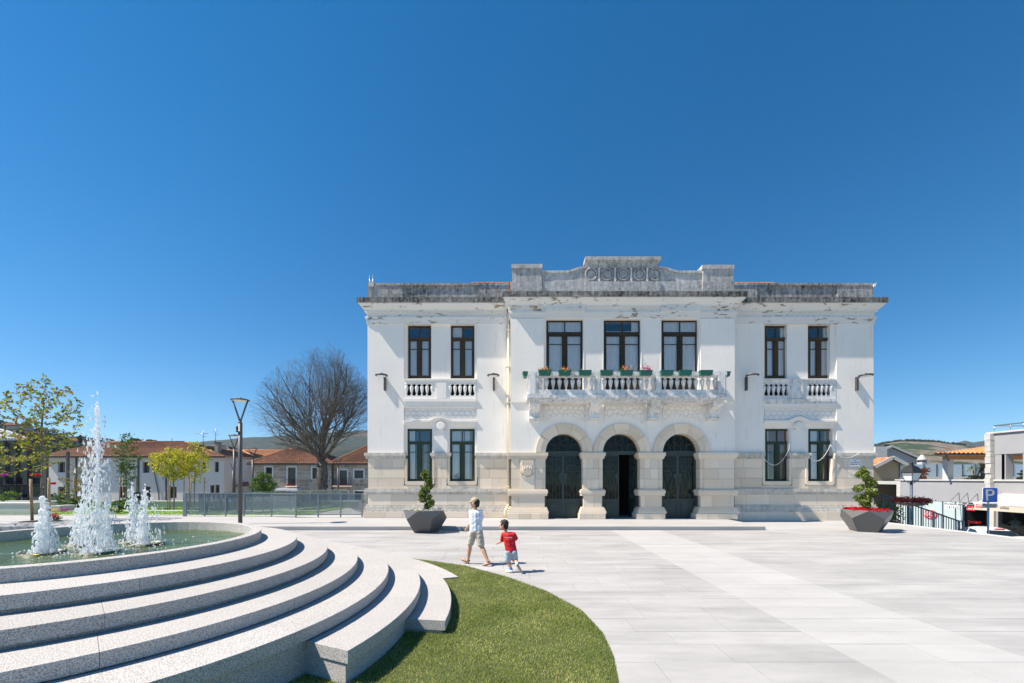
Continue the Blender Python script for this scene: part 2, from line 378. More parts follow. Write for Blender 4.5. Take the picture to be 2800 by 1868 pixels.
M['hole'] = plain('dark pane', (.015,.017,.02), .12, .2)
M['timber'] = plain('honey timber', (.46,.23,.075), .6, .2, 5)
M['steel'] = plain('brushed steel', (.45,.46,.47), .3, .05, 3, metal=.8)
M['awning'] = plain('cream awning', (.56,.49,.39), .8, .04)
M['awning_lip'] = plain('white awning lip', (.68,.68,.66), .7, .03)
M['shopglass'] = plain('pale glazed screen', (.50,.60,.60), .15, .04, 1)
M['red'] = plain('red print', (.72,.03,.035), .5, .03); M['white'] = plain('white print', (.82,.82,.82), .5, .02)
M['blue_sign'] = plain('sign blue', (.005,.09,.42), .4, .02); M['sign_grey'] = plain('reflective grey', (.55,.54,.51), .5, .03)
M['print_black'] = plain('black print', (.02,.02,.02), .6, .02)
M['car_white'] = plain('white car paint', (.80,.81,.82), .12, .01, spec=.6); M['car_glass'] = plain('car glass', (.012,.018,.02), .04, .1, spec=.8)
M['tail'] = plain('tail lamp', (.48,.008,.01), .12, .1, spec=.7); M['tyre'] = plain('tyre rubber', (.02,.02,.02), .85, .1); M['chrome'] = plain('chrome', (.7,.7,.7), .1, .02, metal=1)
M['skin'] = plain('skin', (.60,.34,.21), .5, .06, 8); M['hair'] = plain('dark brown hair', (.014,.008,.005), .65, .3, 60, .5, 120)
M['cap'] = plain('khaki cap', (.42,.35,.24), .85, .08, 8, .2, 200); M['tee_white'] = plain('pale blue white cotton', (.72,.77,.86), .9, .04, 6, .5, 14)
M['tee_red'] = plain('red jersey', (.55,.006,.016), .75, .08, 6, .5, 14); M['shorts_beige'] = plain('beige shorts', (.52,.47,.40), .9, .06, 6, .5, 16)
M['shorts_denim'] = plain('pale denim shorts', (.40,.47,.54), .9, .12, 10, .5, 16); M['sandal'] = plain('taupe sandal', (.13,.11,.085), .8, .15, 20)
M['shoe'] = plain('white shoe', (.78,.78,.76), .6, .04); M['sole'] = plain('tan sole', (.45,.36,.24), .7, .1); M['shoe_blue'] = plain('blue sock', (.06,.16,.5), .7, .05)
M['green_plastic'] = plain('green plastic', (.006,.13,.095), .4, .06); M['rust'] = plain('rusty pipe', (.34,.10,.03), .8, .25, 12)
M['pool'] = plain('algae lined basin', (.14,.20,.05), .8, .35, 5)
M['pavilion'] = plain('pavilion iron', (.022,.026,.028), .6, .1); M['zinc'] = plain('zinc roofing', (.26,.30,.33), .45, .08, 3)
M['asphalt'] = plain('street setts', (.15,.15,.15), .9, .15, 4)
M['yellow_shutter'] = plain('yellow panel', (.62,.40,.03), .7, .05)
M['toy_yellow'] = plain('yellow plastic', (.8,.55,.01), .4, .03)
# ================================================================== ground
ZP = 0.11                                    # level of the pavement along the town hall
def ground_z(X, Y):
    ys = [-60, 24, 30, 50, 90, 200, 600, 1650]; zs = [-.06, -.06, -.6, -1.25, -3, -8, -14, -20]
    z = float(np.interp(Y, ys, zs))
    if X > 13.52: z = min(z, -2.40 - max(0, (X-60))*.01)
    return z
xs = [-2900,-1500,-800,-300,-150,-90,-60,-40,-24,-12,0,13.50,13.55,22,30,45,80,200,800,1500,2900]
ys = [-60,0,12,24,27,30,40,50,70,90,140,200,400,600,1000,1650]
g = MB(); nx = len(xs)
g.add([(x,y,ground_z(x,y)) for y in ys for x in xs], [(j*nx+i, j*nx+i+1, (j+1)*nx+i+1, (j+1)*nx+i) for j in range(len(ys)-1) for i in range(nx-1)])
struct(g.build('ground', plain('dry earth', (.20,.19,.16), .95, .25, .3), loc=(0,0,0)))
b = MB().box(13.6,29,-8,42,-2.38,-2.3); struct(b.build('street', M['asphalt']))
b = MB().box(13.38,13.6,1,15.80,-2.35,.012); struct(b.build('plaza_edge_wall', M['white_stone'], bevel=.01))
# fountain geometry: nested ovals about one centre
FC = Vector((-4.979, 4.960)); FA = .873; FT = 345751.75 % math.pi; U = .7
def oval(r, ph):
    u = r*math.cos(ph); v = r*math.sin(ph)/FA
    return (FC.x + u*math.cos(FT) - v*math.sin(FT), FC.y + u*math.sin(FT) + v*math.cos(FT))
def oval_inv(x, y):
    dx, dy = x-FC.x, y-FC.y
    u = dx*math.cos(FT)+dy*math.sin(FT); v = (-dx*math.sin(FT)+dy*math.cos(FT))*FA
    return math.hypot(u,v), math.atan2(v,u) % (2*math.pi)
RIM_O, RIM_I = 2.481*U, 2.315*U
STEP = [(3.096*U, 1.165), (3.645*U, 1.361), (4.187*U, 1.553), (4.746*U, 1.717), (5.309*U, 1.887), (5.833*U, 2.079), (6.36*U, 2.245)]
STEPZ = [EYE - h*U for _, h in STEP]
ends = {4: G(949.5,1779.3,STEPZ[4]), 5: G(1216.7,1697.2,STEPZ[5]), 6: G(1237.8,1578.6,STEPZ[6])}
endang = {k: oval_inv(p.x, p.y) for k, p in ends.items()}
print('FIT', FT, {k:(round(v[0]/U,3), round(v[1],3)) for k,v in endang.items()}, STEPZ)
# which way is 'back'? angle grows counter-clockwise seen from above
lawn_edge = [G(x,y) for x,y in ((1074,1523),(1170,1533),(1270,1547),(1380,1576.5),(1495,1617),(1593,1672),(1648.6,1732),(1678,1795.6),(1691,1863.6))]
lawn_poly = [(p.x,p.y) for p in lawn_edge] + [(.72,2.75),(.45,2.2),(-.1,1.6),(-1,1.1),(-2,.8),(-4.9,.5),(-4.9,4.9),(-4.2,8.2)]
def inpoly(x, y, P):
    c = False; n = len(P)
    for i in range(n):
        x1,y1 = P[i]; x2,y2 = P[(i+1)%n]
        if (y1 > y) != (y2 > y) and x < (x2-x1)*(y-y1)/(y2-y1)+x1: c = not c
    return c
# paving slabs of the plaza
slabs = []
Yr = 1.0; row = 0
while Yr < 12.94:
    d = .40 if row % 4 else .33
    if Yr + d > 12.95: d = 12.95 - Yr
    for (xa, xb, mt) in ((-14.0, 3.02, 'slab'), (3.02, 4.58, 'slab_light'), (4.58, 13.37, 'slab')):
        x = xa if mt == 'slab_light' else xa - random.uniform(0,.8)*(xa < -10)
        while x < xb - .05:
            L = random.choice((.8,1.0,1.2,1.2,1.5)) if mt == 'slab' else .78
            x2 = min(x+L, xb);  x2 = xb if xb - x2 < .25 else x2
            cx, cy = (x+x2)/2, Yr+d/2
            cs = [(x,Yr),(x2,Yr),(x,Yr+d),(x2,Yr+d)]
            if not all(oval_inv(*c)[0] < STEP[4][0] for c in cs) and not all(inpoly(c[0],c[1],lawn_poly) for c in cs):
                slabs.append((x,x2,Yr,Yr+d,mt))
            x = x2
    Yr += d; row += 1
def vis(s):
    x,x2,y,y2,_ = s; c = abs((x+x2)/2)/((y+y2)/2)
    return (1 if c < 1.25 and y > 2.9 else .01) * (x2-x)*(y2-y)/((y+y2)/2)**3
pz = bpy.data.objects.new('plaza_paving', None); col.objects.link(pz); ORG[pz] = Vector((0,0,0)); struct(pz)
slabs.sort(key=vis, reverse=True)
su = {k: unit_cube('paving_slab', M[k]) for k in ('slab','slab_light')}
J = .002
for s in slabs[:300]: block(su[s[4]], 'paving_slab', pz, s[0]+J, s[1]-J, s[2]+J, s[3]-J, -.05, random.uniform(-.0008,.0008))
for k in ('slab','slab_light'):
    b = MB()
    for s in slabs[300:]:
        if s[4] == k: b.box(s[0]+J,s[1]-J,s[2]+J,s[3]-J,-.05,random.uniform(-.0008,.0008))
    if b.v: b.build('distant_slabs', M[k], pz, kind='stuff')
MB().box(-14,13.37,.9,12.96,-.055,-.012).build('joint_bed', M['subbase'], pz)
# far plaza right of the entrance step, and the raised pavement along the building
b = MB().box(7.86,13.37,12.96,17.2,-.05,0); struct(b.build('side_pavement', M['pave']))
b = MB().box(-30,7.85,13.02,17.0,-.05,ZP-.003); struct(b.build('entrance_pavement', M['pave']))
kp = bpy.data.objects.new('pavement_kerb', None); col.objects.link(kp); ORG[kp] = Vector((0,12.97,0)); struct(kp)
ku = unit_cube('kerb_stone', M['kerb']); x = -14.0
while x < 7.85:
    x2 = min(x + 1.4, 7.85); block(ku, 'kerb_stone', kp, x+.003, x2-.003, 12.96, 13.26, -.04, ZP+.001); x = x2
# ================================================================== lawn by the fountain
z0 = .004
b = MB().add([(x,y,z0) for x,y in lawn_poly], [tuple(range(len(lawn_poly)))[::-1]])
lawn = struct(b.build('lawn', M['lawn'], loc=(0,0,0)))
def lawn_ok(x, y):
    if not inpoly(x, y, lawn_poly): return False
    r, a = oval_inv(x, y)
    lim = STEP[3][0]
    for k in (4,5,6):
        e = endang[k][1]
        if (a - e) % (2*math.pi) < 3.4: lim = max(lim, STEP[k][0])
    return r > lim - .02
pts = []
while len(pts) < 150000:
    n = 60000; X = rng.uniform(-3.6,1.0,n); Y = rng.uniform(1.4,8.6,n)
    keep = rng.uniform(0,1,n) < np.clip((4.6/Y)**1.3, .2, 1)
    for x,y in zip(X[keep],Y[keep]):
        if x > -1.32*y-.2 and lawn_ok(x,y): pts.append((x,y))
pts = np.array(pts[:150000]); n = len(pts)
patch = .5+.5*np.sin(pts[:,0]*2.1+1.3*np.sin(pts[:,1]*1.7))*np.sin(pts[:,1]*2.6+pts[:,0])
hgt = rng.uniform(.011,.024,n)*(.75+.5*patch); ang = rng.uniform(0,6.283,n); lean = rng.uniform(.1,1.0,n)*hgt; la = rng.uniform(0,6.283,n); wd = rng.uniform(.0014,.0028,n)
bx, by = np.cos(ang)*wd, np.sin(ang)*wd; tx, ty = np.cos(la)*lean, np.sin(la)*lean
V = np.empty((n,5,3))
V[:,0] = np.c_[pts[:,0]-bx, pts[:,1]-by, np.full(n,z0)]; V[:,1] = np.c_[pts[:,0]+bx, pts[:,1]+by, np.full(n,z0)]
V[:,2] = np.c_[pts[:,0]+bx*.8+tx*.4, pts[:,1]+by*.8+ty*.4, z0+hgt*.6]; V[:,3] = np.c_[pts[:,0]-bx*.8+tx*.4, pts[:,1]-by*.8+ty*.4, z0+hgt*.6]
V[:,4] = np.c_[pts[:,0]+tx, pts[:,1]+ty, z0+hgt]
def npmesh(name, V, F, mat, smooth=False):
    me = bpy.data.meshes.new(name); nv = len(V); me.vertices.add(nv); me.vertices.foreach_set('co', np.ascontiguousarray(V, dtype=np.float32).ravel())
    ln = np.array([len(f) for f in F]) if not isinstance(F, tuple) else None
    tri, quad = F
    tot = np.r_[tri.ravel(), quad.ravel()]; starts = np.r_[np.arange(len(tri))*3, len(tri)*3 + np.arange(len(quad))*4]; tl = np.r_[np.full(len(tri),3), np.full(len(quad),4)]
    me.loops.add(len(tot)); me.loops.foreach_set('vertex_index', tot.astype(np.int32)); me.polygons.add(len(starts))
    me.polygons.foreach_set('loop_start', starts.astype(np.int32)); me.polygons.foreach_set('loop_total', tl.astype(np.int32))
    if smooth: me.polygons.foreach_set('use_smooth', np.ones(len(starts), dtype=bool))
    me.materials.append(mat); me.update(); me.validate(); return me
i5 = np.arange(n)[:,None]*5
me = npmesh('grass', V.reshape(-1,3), (np.concatenate([i5+3, i5+2, i5+4],1), np.concatenate([i5, i5+1, i5+2, i5+3],1)), M['grass'])
go = bpy.data.objects.new('grass', me); col.objects.link(go); go['kind'] = 'stuff'; go['label'] = 'short mown grass of the curved lawn beside the steps'; go['category'] = 'grass'
# ================================================================== fountain
ft = thing('fountain', (FC.x, FC.y, 0), 'round raised granite fountain basin with curved granite steps all around', 'fountain')
def two_mat(b, name, parent, top, side, bevel=.003):
    o = b.build(name, M[side], parent, bevel=bevel); o.data.materials.append(M[top])
    o.data.update()
    for p in o.data.polygons:
        if p.normal.z > .8: p.material_index = 1
    return o
def sector(ri, ro, a0, a1, z0, z1, n=7):
    b = MB(); k = []
    for i in range(n+1):
        a = a0+(a1-a0)*i/n; p = oval(ri,a); q = oval(ro,a)
        b.v += [(p[0],p[1],z0),(q[0],q[1],z0),(q[0],q[1],z1),(p[0],p[1],z1)]
    for i in range(n):
        c, d = i*4, i*4+4
        for q in ((c,c+1,d+1,d),(c+1,c+2,d+2,d+1),(c+2,c+3,d+3,d+2),(c+3,c,d,d+3)): b.f.append(q); b.sm.append(False)
    b.f += [(3,2,1,0),(n*4,n*4+1,n*4+2,n*4+3)]; b.sm += [False]*2
    return b
def ring_blocks(ri, ro, a0, a1, z0, z1, name, L=1.35, off=0.0, full=False):
    gap = .0009/ro; cnt = max(2, round((a1-a0)*ro/L)); st = (a1-a0)/cnt
    for i in range(cnt):
        two_mat(sector(ri, ro, a0+off+i*st+gap, a0+off+(i+1)*st-gap, z0, z1), name, ft, 'granite_top', 'granite_riser')
for i,(r,h) in enumerate(STEP):
    z = STEPZ[i]; ri = (STEP[i-1][0] if i else RIM_O) - .10; th = .105 if i < 6 else .09
    if i in endang: a0 = endang[i][1]; a1 = a0 + (3.3 if i<6 else 2.6); full = False
    else: a0, a1 = 0, 2*math.pi; full = True
    ring_blocks(ri, r, a0, a1, z-th, z, 'step_block', off=.21*i if full else 0)
    if i < 6:
        n = 90 if full else 50
        sector(ri, r-.035, a0+(.004 if not full else 0), a1, -.04, z-th+.001, n).build('step_footing', M['granite_riser'], ft)
RZ = EYE - U
ring_blocks(RIM_I, RIM_O, 0, 2*math.pi, STEPZ[0]-.25, RZ, 'rim_block', L=1.25, off=.3)
sector(.001, RIM_I+.02, 0, 2*math.pi, .50, .52, 60).build('basin_floor', M['pool'], ft)
WZ = RZ - .125
k = N('fountain water'); fr = k.n('ShaderNodeFresnel'); fr.inputs[0].default_value = 1.33
tp = k.n('ShaderNodeBsdfTransparent'); tp.inputs[0].default_value = (.52,.80,.55,1)
gl = k.n('ShaderNodeBsdfGlossy'); gl.inputs['Roughness'].default_value = .05
bp = k.n('ShaderNodeBump'); bp.inputs['Strength'].default_value = .35; bp.inputs['Distance'].default_value = .06
k.l(k.math('ADD', k.noise(9, 3, .6, k.pos((1,2.2,1))), k.math('MULTIPLY', k.noise(26, 2, .5, k.pos((1,1.8,1))), .35)), bp.inputs['Height'])
k.l(bp.outputs[0], gl.inputs['Normal']); k.l(bp.outputs[0], fr.inputs['Normal'])
mx = k.n('ShaderNodeMixShader'); k.l(k.math('MINIMUM', k.math('MULTIPLY', fr.outputs[0], 1.15), 1.0), mx.inputs[0]); k.l(tp.outputs[0], mx.inputs[1]); k.l(gl.outputs[0], mx.inputs[2]); k.l(mx.outputs[0], k.out.inputs[0])
dif = k.n('ShaderNodeBsdfDiffuse'); dif.inputs[0].default_value = (.16,.22,.05,1); mx2 = k.n('ShaderNodeMixShader'); mx2.inputs[0].default_value = .42
k.l(tp.outputs[0], mx2.inputs[1]); k.l(dif.outputs[0], mx2.inputs[2]); k.l(mx2.outputs[0], mx.inputs[1])
M['water'] = k.m
wb = MB(); nr, na = 56, 150                            # rippled sheet of water
jp = [G(x,y,WZ) for x,y in ((268,1511),(116,1514),(222,1490),(362,1483),(397,1489))]
wr = random.Random(55); wv = [(wr.uniform(0,6.283),wr.uniform(9,34),wr.uniform(0,6.283)) for _ in range(16)]
def wave(x,y):
    z = sum(math.sin((x*math.cos(a)+y*math.sin(a))*k_+f_)*.020/k_ for a,k_,f_ in wv)
    for p_ in jp:
        d_ = math.hypot(x-p_.x,y-p_.y); z += .0045*math.sin(d_*46)*math.exp(-d_*2.4)
    return z
for i in range(nr+1):
    for j in range(na):
        x,y = oval((RIM_I+.012)*max(.001,i/nr), 2*math.pi*j/na); wb.v.append((x,y,WZ+wave(x,y)))
for i in range(nr):
    for j in range(na): q = (j+1)%na; wb.f.append((i*na+j,(i+1)*na+j,(i+1)*na+q,i*na+q)); wb.sm.append(True)
wo_ = wb.build('water', M['water'], loc=(FC.x,FC.y,WZ)); struct(wo_)
# jets: frothy columns of water standing on nozzle trays
k = N('frothy water'); k.base((.92,.94,.96), .22, .6); k.b.inputs['IOR'].default_value = 1.33
tl_ = k.n('ShaderNodeBsdfTranslucent'); tl_.inputs[0].default_value = (.90,.94,.98,1); mxf = k.n('ShaderNodeMixShader'); mxf.inputs[0].default_value = .4
tpf = k.n('ShaderNodeBsdfTransparent'); mxt = k.n('ShaderNodeMixShader'); mxt.inputs[0].default_value = .28
k.l(k.b.outputs[0], mxf.inputs[1]); k.l(tl_.outputs[0], mxf.inputs[2]); k.l(mxf.outputs[0], mxt.inputs[1]); k.l(tpf.outputs[0], mxt.inputs[2]); k.l(mxt.outputs[0], k.out.inputs[0]); M['froth'] = k.m
def jet(px, py, h, n, sig, label, size=(.004,.010), core=.018, tray=.19, seed=0):
    """drops of water thrown up a ballistic plume, merged where they crowd together"""
    p = G(px, py, WZ); r = random.Random(int(px*7)+seed); b = MB(); d = MB(); v0 = math.sqrt(2*9.8*h); T = 2*v0/9.8
    gusts = [(r.gauss(0,sig),r.gauss(0,sig),r.uniform(.80,1.0)) for _ in range(max(7,int(n/130)))]
    m_ = int(h/.012)
    for i in range(m_):                                  # rising column, pulsing and thinning upward
        t = i/m_; cr = core*(1.15-.62*t)*(1+.28*math.sin(t*31+seed)+.22*math.sin(t*57+1.3)); x_ = .010*math.sin(t*7+seed)*h; y_ = .010*math.cos(t*9)*h
        if t < .90 or r.random() < .55: b.ico((p.x+x_,p.y+y_,WZ+h*t*.97), max(.006,cr)*r.uniform(.75,1.2), 1)
    for i in range(n):
        g_ = r.choice(gusts); vz = v0*g_[2]*r.uniform(.93,1.0); hm_ = vz*vz/19.6
        z = hm_*(1-r.random()**.75); ds = math.sqrt(max(0,vz*vz-19.6*z)); t = (vz-ds)/9.8 if r.random() < .30 else (vz+ds)/9.8
        sx = g_[0]*.75+r.gauss(0,sig*.42); sy = g_[1]*.75+r.gauss(0,sig*.42); fr_ = lambda tt: tt*(tt/T)**.9*1.25
        vzt = vz-9.8*t; q = r.uniform(*size); L = min(.05,abs(vzt)*.012)+.004
        far = math.hypot(sx,sy)*t > sig*T*.95
        tgt = d if far and q < size[0]*1.6 else b; st_ = 1+int(L/(q*1.1))
        for j in range(st_):
            tt = t-j*q*1.1/max(.8,abs(vzt)); zz = vz*tt-4.9*tt*tt
            if zz > .003: tgt.ico((p.x+sx*fr_(tt),p.y+sy*fr_(tt),WZ+zz), q*(1-.12*j), 1)
    for _ in range(int(n*.10)):                          # foot of the jet: churned water
        a = r.uniform(0,6.28); q = abs(r.gauss(0,.07)); b.ico((p.x+q*math.cos(a),p.y+q*math.sin(a),WZ+abs(r.gauss(0,.025))),r.uniform(.006,.014),1)
    o = b.build('water_jet', M['froth'], loc=(p.x,p.y,WZ))
    rm = o.modifiers.new('remesh','REMESH'); rm.mode = 'VOXEL'; rm.voxel_size = .005; rm.use_smooth_shade = True
    tag(o, label, 'water jet', 'fountain jets')
    if d.v: d.build('drops', M['froth'], o, kind='stuff')
    if tray:
        t = MB().lathe([(tray*.97,-.2),(tray,-.06),(tray,.022),(tray*.95,.022),(tray*.94,-.01),(.02,-.012)], 32, (p.x,p.y,WZ)).build('nozzle_tray', M['tray'], loc=(p.x,p.y,WZ-.2))
        tag(t, 'round shallow steel tray under the ' + label.split(' fountain')[0] + ' water jet', 'nozzle tray', 'nozzle trays')
    return o
M['tray'] = plain('tray steel',(.10,.11,.07),.5,.3,8)
jet(268,1511,1.84,1500,.085,'tallest central fountain jet with thrown strands of water',(.004,.011),.024)
jet(116,1514,.70,950,.11,'leftmost fountain jet, thick and frothy nearest the left edge',(.005,.014),.034)
jet(222,1490,.58,480,.12,'low fountain jet just left of the tall central jet',(.004,.012),.022,.16)
jet(291,1500,.62,420,.06,'short fountain jet just right of the tall central jet',(.005,.011),.024,0)
jet(362,1483,.80,420,.065,'slim fountain jet behind the rightmost jet',(.005,.011),.024,.16)
jet(397,1489,.78,560,.10,'rightmost fountain jet over the green water',(.004,.012),.026)
d = MB()
for _ in range(700):                                    # splash on the pool
    c = random.choice(((268,1511,.24),(116,1514,.24),(222,1490,.2),(362,1483,.18),(397,1489,.22),(268,1511,.4))); p = G(c[0],c[1],WZ); a = random.uniform(0,6.28); q = abs(random.gauss(0,1))*c[2]
    d.ico((p.x+q*math.cos(a), p.y+q*math.sin(a)*.8, WZ+abs(random.gauss(0,.012))), random.uniform(.003,.010), 1)
d.build('splash', M['froth'], wo_, kind='stuff')
p = G(478,1444,WZ); t = MB().lathe([(.085,-.2),(.085,.035),(.07,.042),(.02,.044)], 24, (p.x,p.y,WZ)); t.lathe([(.012,.044),(.012,.056)],8,(p.x,p.y,WZ))
tag(t.build('skimmer_box', M['concrete'], loc=(p.x,p.y,WZ-.2)), 'small round grey skimmer lid standing in the water by the far rim', 'skimmer')
p = G(108,1521,WZ); tb_ = thing('toy_boat',(p.x,p.y-.02,WZ+.01),'small yellow toy boat against the leftmost nozzle tray','toy'); MB().ico((p.x,p.y-.03,WZ+.02),(.035,.012,.010),2).build('hull',M['toy_yellow'],tb_); MB().ico((p.x+.004,p.y-.03,WZ+.034),(.009,.007,.009),1).build('cabin',M['black'],tb_)
# ================================================================== town hall
YW, YC, YB = 16.0, 15.45, 14.70        # planes of the wing wall, the centre wall and the balcony front
def fx(x, Y): return (x-CX)*Y/FPX
def fz(y, Y): return EYE-(y-HY)*Y/FPX
hall = thing('town_hall', (fx(1697,YW), YW, 0), 'white two-storey town hall with stone base, three arched doors and balcony', 'town hall')
def holed(b, x0, x1, y0, y1, holes, Y, d):       # wall in photo pixels at plane Y with rectangular openings and their reveals
    X = sorted({x0,x1,*[h[0] for h in holes],*[h[1] for h in holes]}); Z = sorted({y0,y1,*[min(max(h[2],y0),y1) for h in holes],*[min(max(h[3],y0),y1) for h in holes]})
    inh = lambda i,j: any(h[0] <= (X[i]+X[i+1])/2 <= h[1] and h[2] <= (Z[j]+Z[j+1])/2 <= h[3] for h in holes)
    nx, nz = len(X)-1, len(Z)-1
    sol = lambda i,j: 0 <= i < nx and 0 <= j < nz and not inh(i,j)
    for i in range(nx):
        for j in range(nz):
            if not sol(i,j): continue
            xa,xb = fx(X[i],Y),fx(X[i+1],Y); za,zb = fz(Z[j+1],Y),fz(Z[j],Y)
            b.add([(xa,Y,za),(xb,Y,za),(xb,Y,zb),(xa,Y,zb)], [(0,1,2,3)]); b.add([(xa,Y+d,za),(xb,Y+d,za),(xb,Y+d,zb),(xa,Y+d,zb)], [(3,2,1,0)])
            if not sol(i-1,j): b.add([(xa,Y,za),(xa,Y,zb),(xa,Y+d,zb),(xa,Y+d,za)], [(0,1,2,3)])
            if not sol(i+1,j): b.add([(xb,Y,za),(xb,Y,zb),(xb,Y+d,zb),(xb,Y+d,za)], [(3,2,1,0)])
            if not sol(i,j-1): b.add([(xa,Y,zb),(xb,Y,zb),(xb,Y+d,zb),(xa,Y+d,zb)], [(0,1,2,3)])
            if not sol(i,j+1): b.add([(xa,Y,za),(xb,Y,za),(xb,Y+d,za),(xa,Y+d,za)], [(3,2,1,0)])
    return b
ash = unit_cube('stone_block', M['ashlar'])
def course(x0, x1, y0, y1, Y, d, L=46, first=None, jit=.35, joints=None):   # a course of stone blocks
    za, zb = fz(y1,Y)+.004, fz(y0,Y)-.004
    if joints is None:
        joints = []; x = x0 + (first if first is not None else random.uniform(.35,1)*L)
        while x < x1 - L*.35: joints.append(x); x += L*random.uniform(1-jit,1+jit)
    e = [x0]+joints+[x1]
    for a,b_ in zip(e[:-1],e[1:]): block(ash,'stone_block',hall, fx(a,Y)+.003, fx(b_,Y)-.003, Y, Y+d+random.uniform(0,.002), za, zb)
quadY = MB().add([(-.5,0,-.5),(.5,0,-.5),(.5,0,.5),(-.5,0,.5)], [(0,1,2,3)]).mesh('pane', M['glass'])
def window(x0,x1,y0,y1,Y,mat,curt,tr=(35,42),mun=66,bot=8,mull=5.3,fr=5.5,panel=None):
    """joinery in photo pixels at plane Y; curt: list of curtains (x0,x1,y0,y1 fractions, material)"""
    b = MB(); cx = (x0+x1)/2; d = .07
    b.fbox(x0,x0+fr,y0,y1,Y,d).fbox(x1-fr,x1,y0,y1,Y,d).fbox(x0+fr,x1-fr,y0,y0+6.5,Y,d).fbox(x0+fr,x1-fr,y1-bot,y1,Y,d)
    b.fbox(x0+fr,x1-fr,y0+tr[0],y0+tr[1],Y-.025,d+.02)
    b.fbox(cx-mull,cx+mull,y0+tr[1],y1-bot,Y-.012,d); b.fbox(cx-1.1,cx+1.1,y0+tr[1],y1-bot,Y-.03,.03)
    b.fbox(cx-1.2,cx+1.2,y0+6.5,y0+tr[0],Y+.01,.04)
    for a,c in ((x0+fr,cx-mull),(cx+mull,x1-fr)):
        b.fbox(a,a+1.8,y0+tr[1],y1-bot,Y+.012,.045); b.fbox(c-1.8,c,y0+tr[1],y1-bot,Y+.012,.045)
        b.fbox(a+1.8,c-1.8,y0+tr[1],y0+tr[1]+2.4,Y+.012,.045); b.fbox(a+1.8,c-1.8,y0+mun,y0+mun+1.5,Y+.014,.04)
        if panel: b.fbox(a+1.8,c-1.8,panel,y1-bot,Y+.02,.03)
    w = b.build('window', mat, hall)
    rows = [(y0+6.5,y0+tr[0]),(y0+tr[1]+2.4,y0+mun),(y0+mun+1.5,(panel or y1-bot))]
    for r in rows:
        for a,c in ((x0+fr,cx-1.2),(cx+1.2,x1-fr)) if r is rows[0] else ((x0+fr+1.8,cx-mull-1.8),(cx+mull+1.8,x1-fr-1.8)):
            p,q = W(a,r[1],Y+.035),W(c,r[0],Y+.035)
            inst(quadY,'pane',w,((p.x+q.x)/2,Y+.035,(p.z+q.z)/2),(0,R(random.uniform(-.25,.25)),R(random.uniform(-.4,.4))),(q.x-p.x+.01,1,q.z-p.z+.01))
    for (a,c,e,g_,m) in curt:
        k = MB(); Yc_ = Y+.09; n = 14; xa,xb = x0+(x1-x0)*a, x0+(x1-x0)*c; ya,yb = y0+(y1-y0)*e, y0+(y1-y0)*g_
        for i in range(n+1):
            x = fx(xa+(xb-xa)*i/n,Yc_); o = .018*math.sin(i*2.3)
            k.v += [(x,Yc_+o,fz(yb,Yc_)),(x,Yc_+o,fz(ya,Yc_))]
        k.f = [(2*i,2*i+2,2*i+3,2*i+1) for i in range(n)]; k.sm = [True]*n
        k.build('curtain', m, w)
    return w
def dark_recess(x0,x1,y0,y1,Y,d,mat='dark_room'):       # five near-black inner faces behind an opening: dark rooms, and painted shade behind balusters
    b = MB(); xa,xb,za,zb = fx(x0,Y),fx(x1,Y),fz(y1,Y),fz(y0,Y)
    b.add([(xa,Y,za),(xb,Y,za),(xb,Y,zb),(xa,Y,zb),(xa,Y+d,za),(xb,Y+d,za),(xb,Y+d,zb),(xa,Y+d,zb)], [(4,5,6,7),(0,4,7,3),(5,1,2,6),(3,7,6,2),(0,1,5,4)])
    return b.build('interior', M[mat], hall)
def hexes(parent, x0, x1, y0, y1, rx, ry, Y, jit, keep=None, name='relief_tile', mat='plaster'):
    MB().fbox(x0-.5,x1+.5,y0-.5,y1+.5 if keep is None else max(y0+8,keep((x0+x1)/2,y1)),Y-.003,.02).build('relief_ground', M['groove'], parent)
    h = {}
    def vtx(i, j, key):
        k = (round(i,3), round(j,3))
        if k not in h: r_ = random.Random(str(k)+key); h[k] = (i+r_.uniform(-jit,jit)*rx, j+r_.uniform(-jit,jit)*ry)
        return h[k]
    c = 0; row = 0; y = y0
    while y < y1+ry:
        x = x0 + (rx if row % 2 else 0)
        while x < x1+rx:
            P = [vtx(x+dx*rx, y+dy*ry, str(Y)) for dx,dy in ((0,-2/3),(1,-1/3),(1,1/3),(0,2/3),(-1,1/3),(-1,-1/3))]
            mx = sum(p[0] for p in P)/6; my = sum(p[1] for p in P)/6
            Q = [(min(max(mx+(p[0]-mx)*.93, x0),x1), min(max(my+(p[1]-my)*.91,y0),y1 if keep is None else keep(mx+(p[0]-mx)*.93,y1))) for p in P]
            ar = abs(sum(Q[i][0]*Q[(i+1)%6][1]-Q[(i+1)%6][0]*Q[i][1] for i in range(6)))/2
            if ar > .12*rx*ry and my > y0-ry*.5:
                b = MB(); poly = [(fx(p[0],Y),fz(p[1],Y)) for p in Q][::-1]
                b.prism(poly, Y-.017, Y+.02); b.build(name, M[mat], parent)
            x += 2*rx
        y += ry; row += 1
random.seed(21)
# ---- shell: side walls, back, floors, roof deck
XL, XR, CL, CR = fx(1005,YW), fx(2388.7,YW), fx(1396,YC), fx(2009.4,YC)
b = MB(); b.box(XL,XL+.35,YW+.12,25,0,9.0).box(XR-.35,XR,YW+.12,25,0,9.0).box(XL+.35,XR-.35,24.7,25,0,9.0)
b.box(XL+.36,XR-.36,YW+.45,24.69,8.55,8.7); b.build('side_wall', M['plaster'], hall)
b = MB(); b.box(CL+.01,CR-.01,YC+.52,24.6,3.95,4.15); b.box(XL+.4,XR-.4,YW+.5,24.5,-.05,.1); b.box(XL+.4,XR-.4,20.2,20.3,.1,8.5); b.build('interior_floor', M['room'], hall)
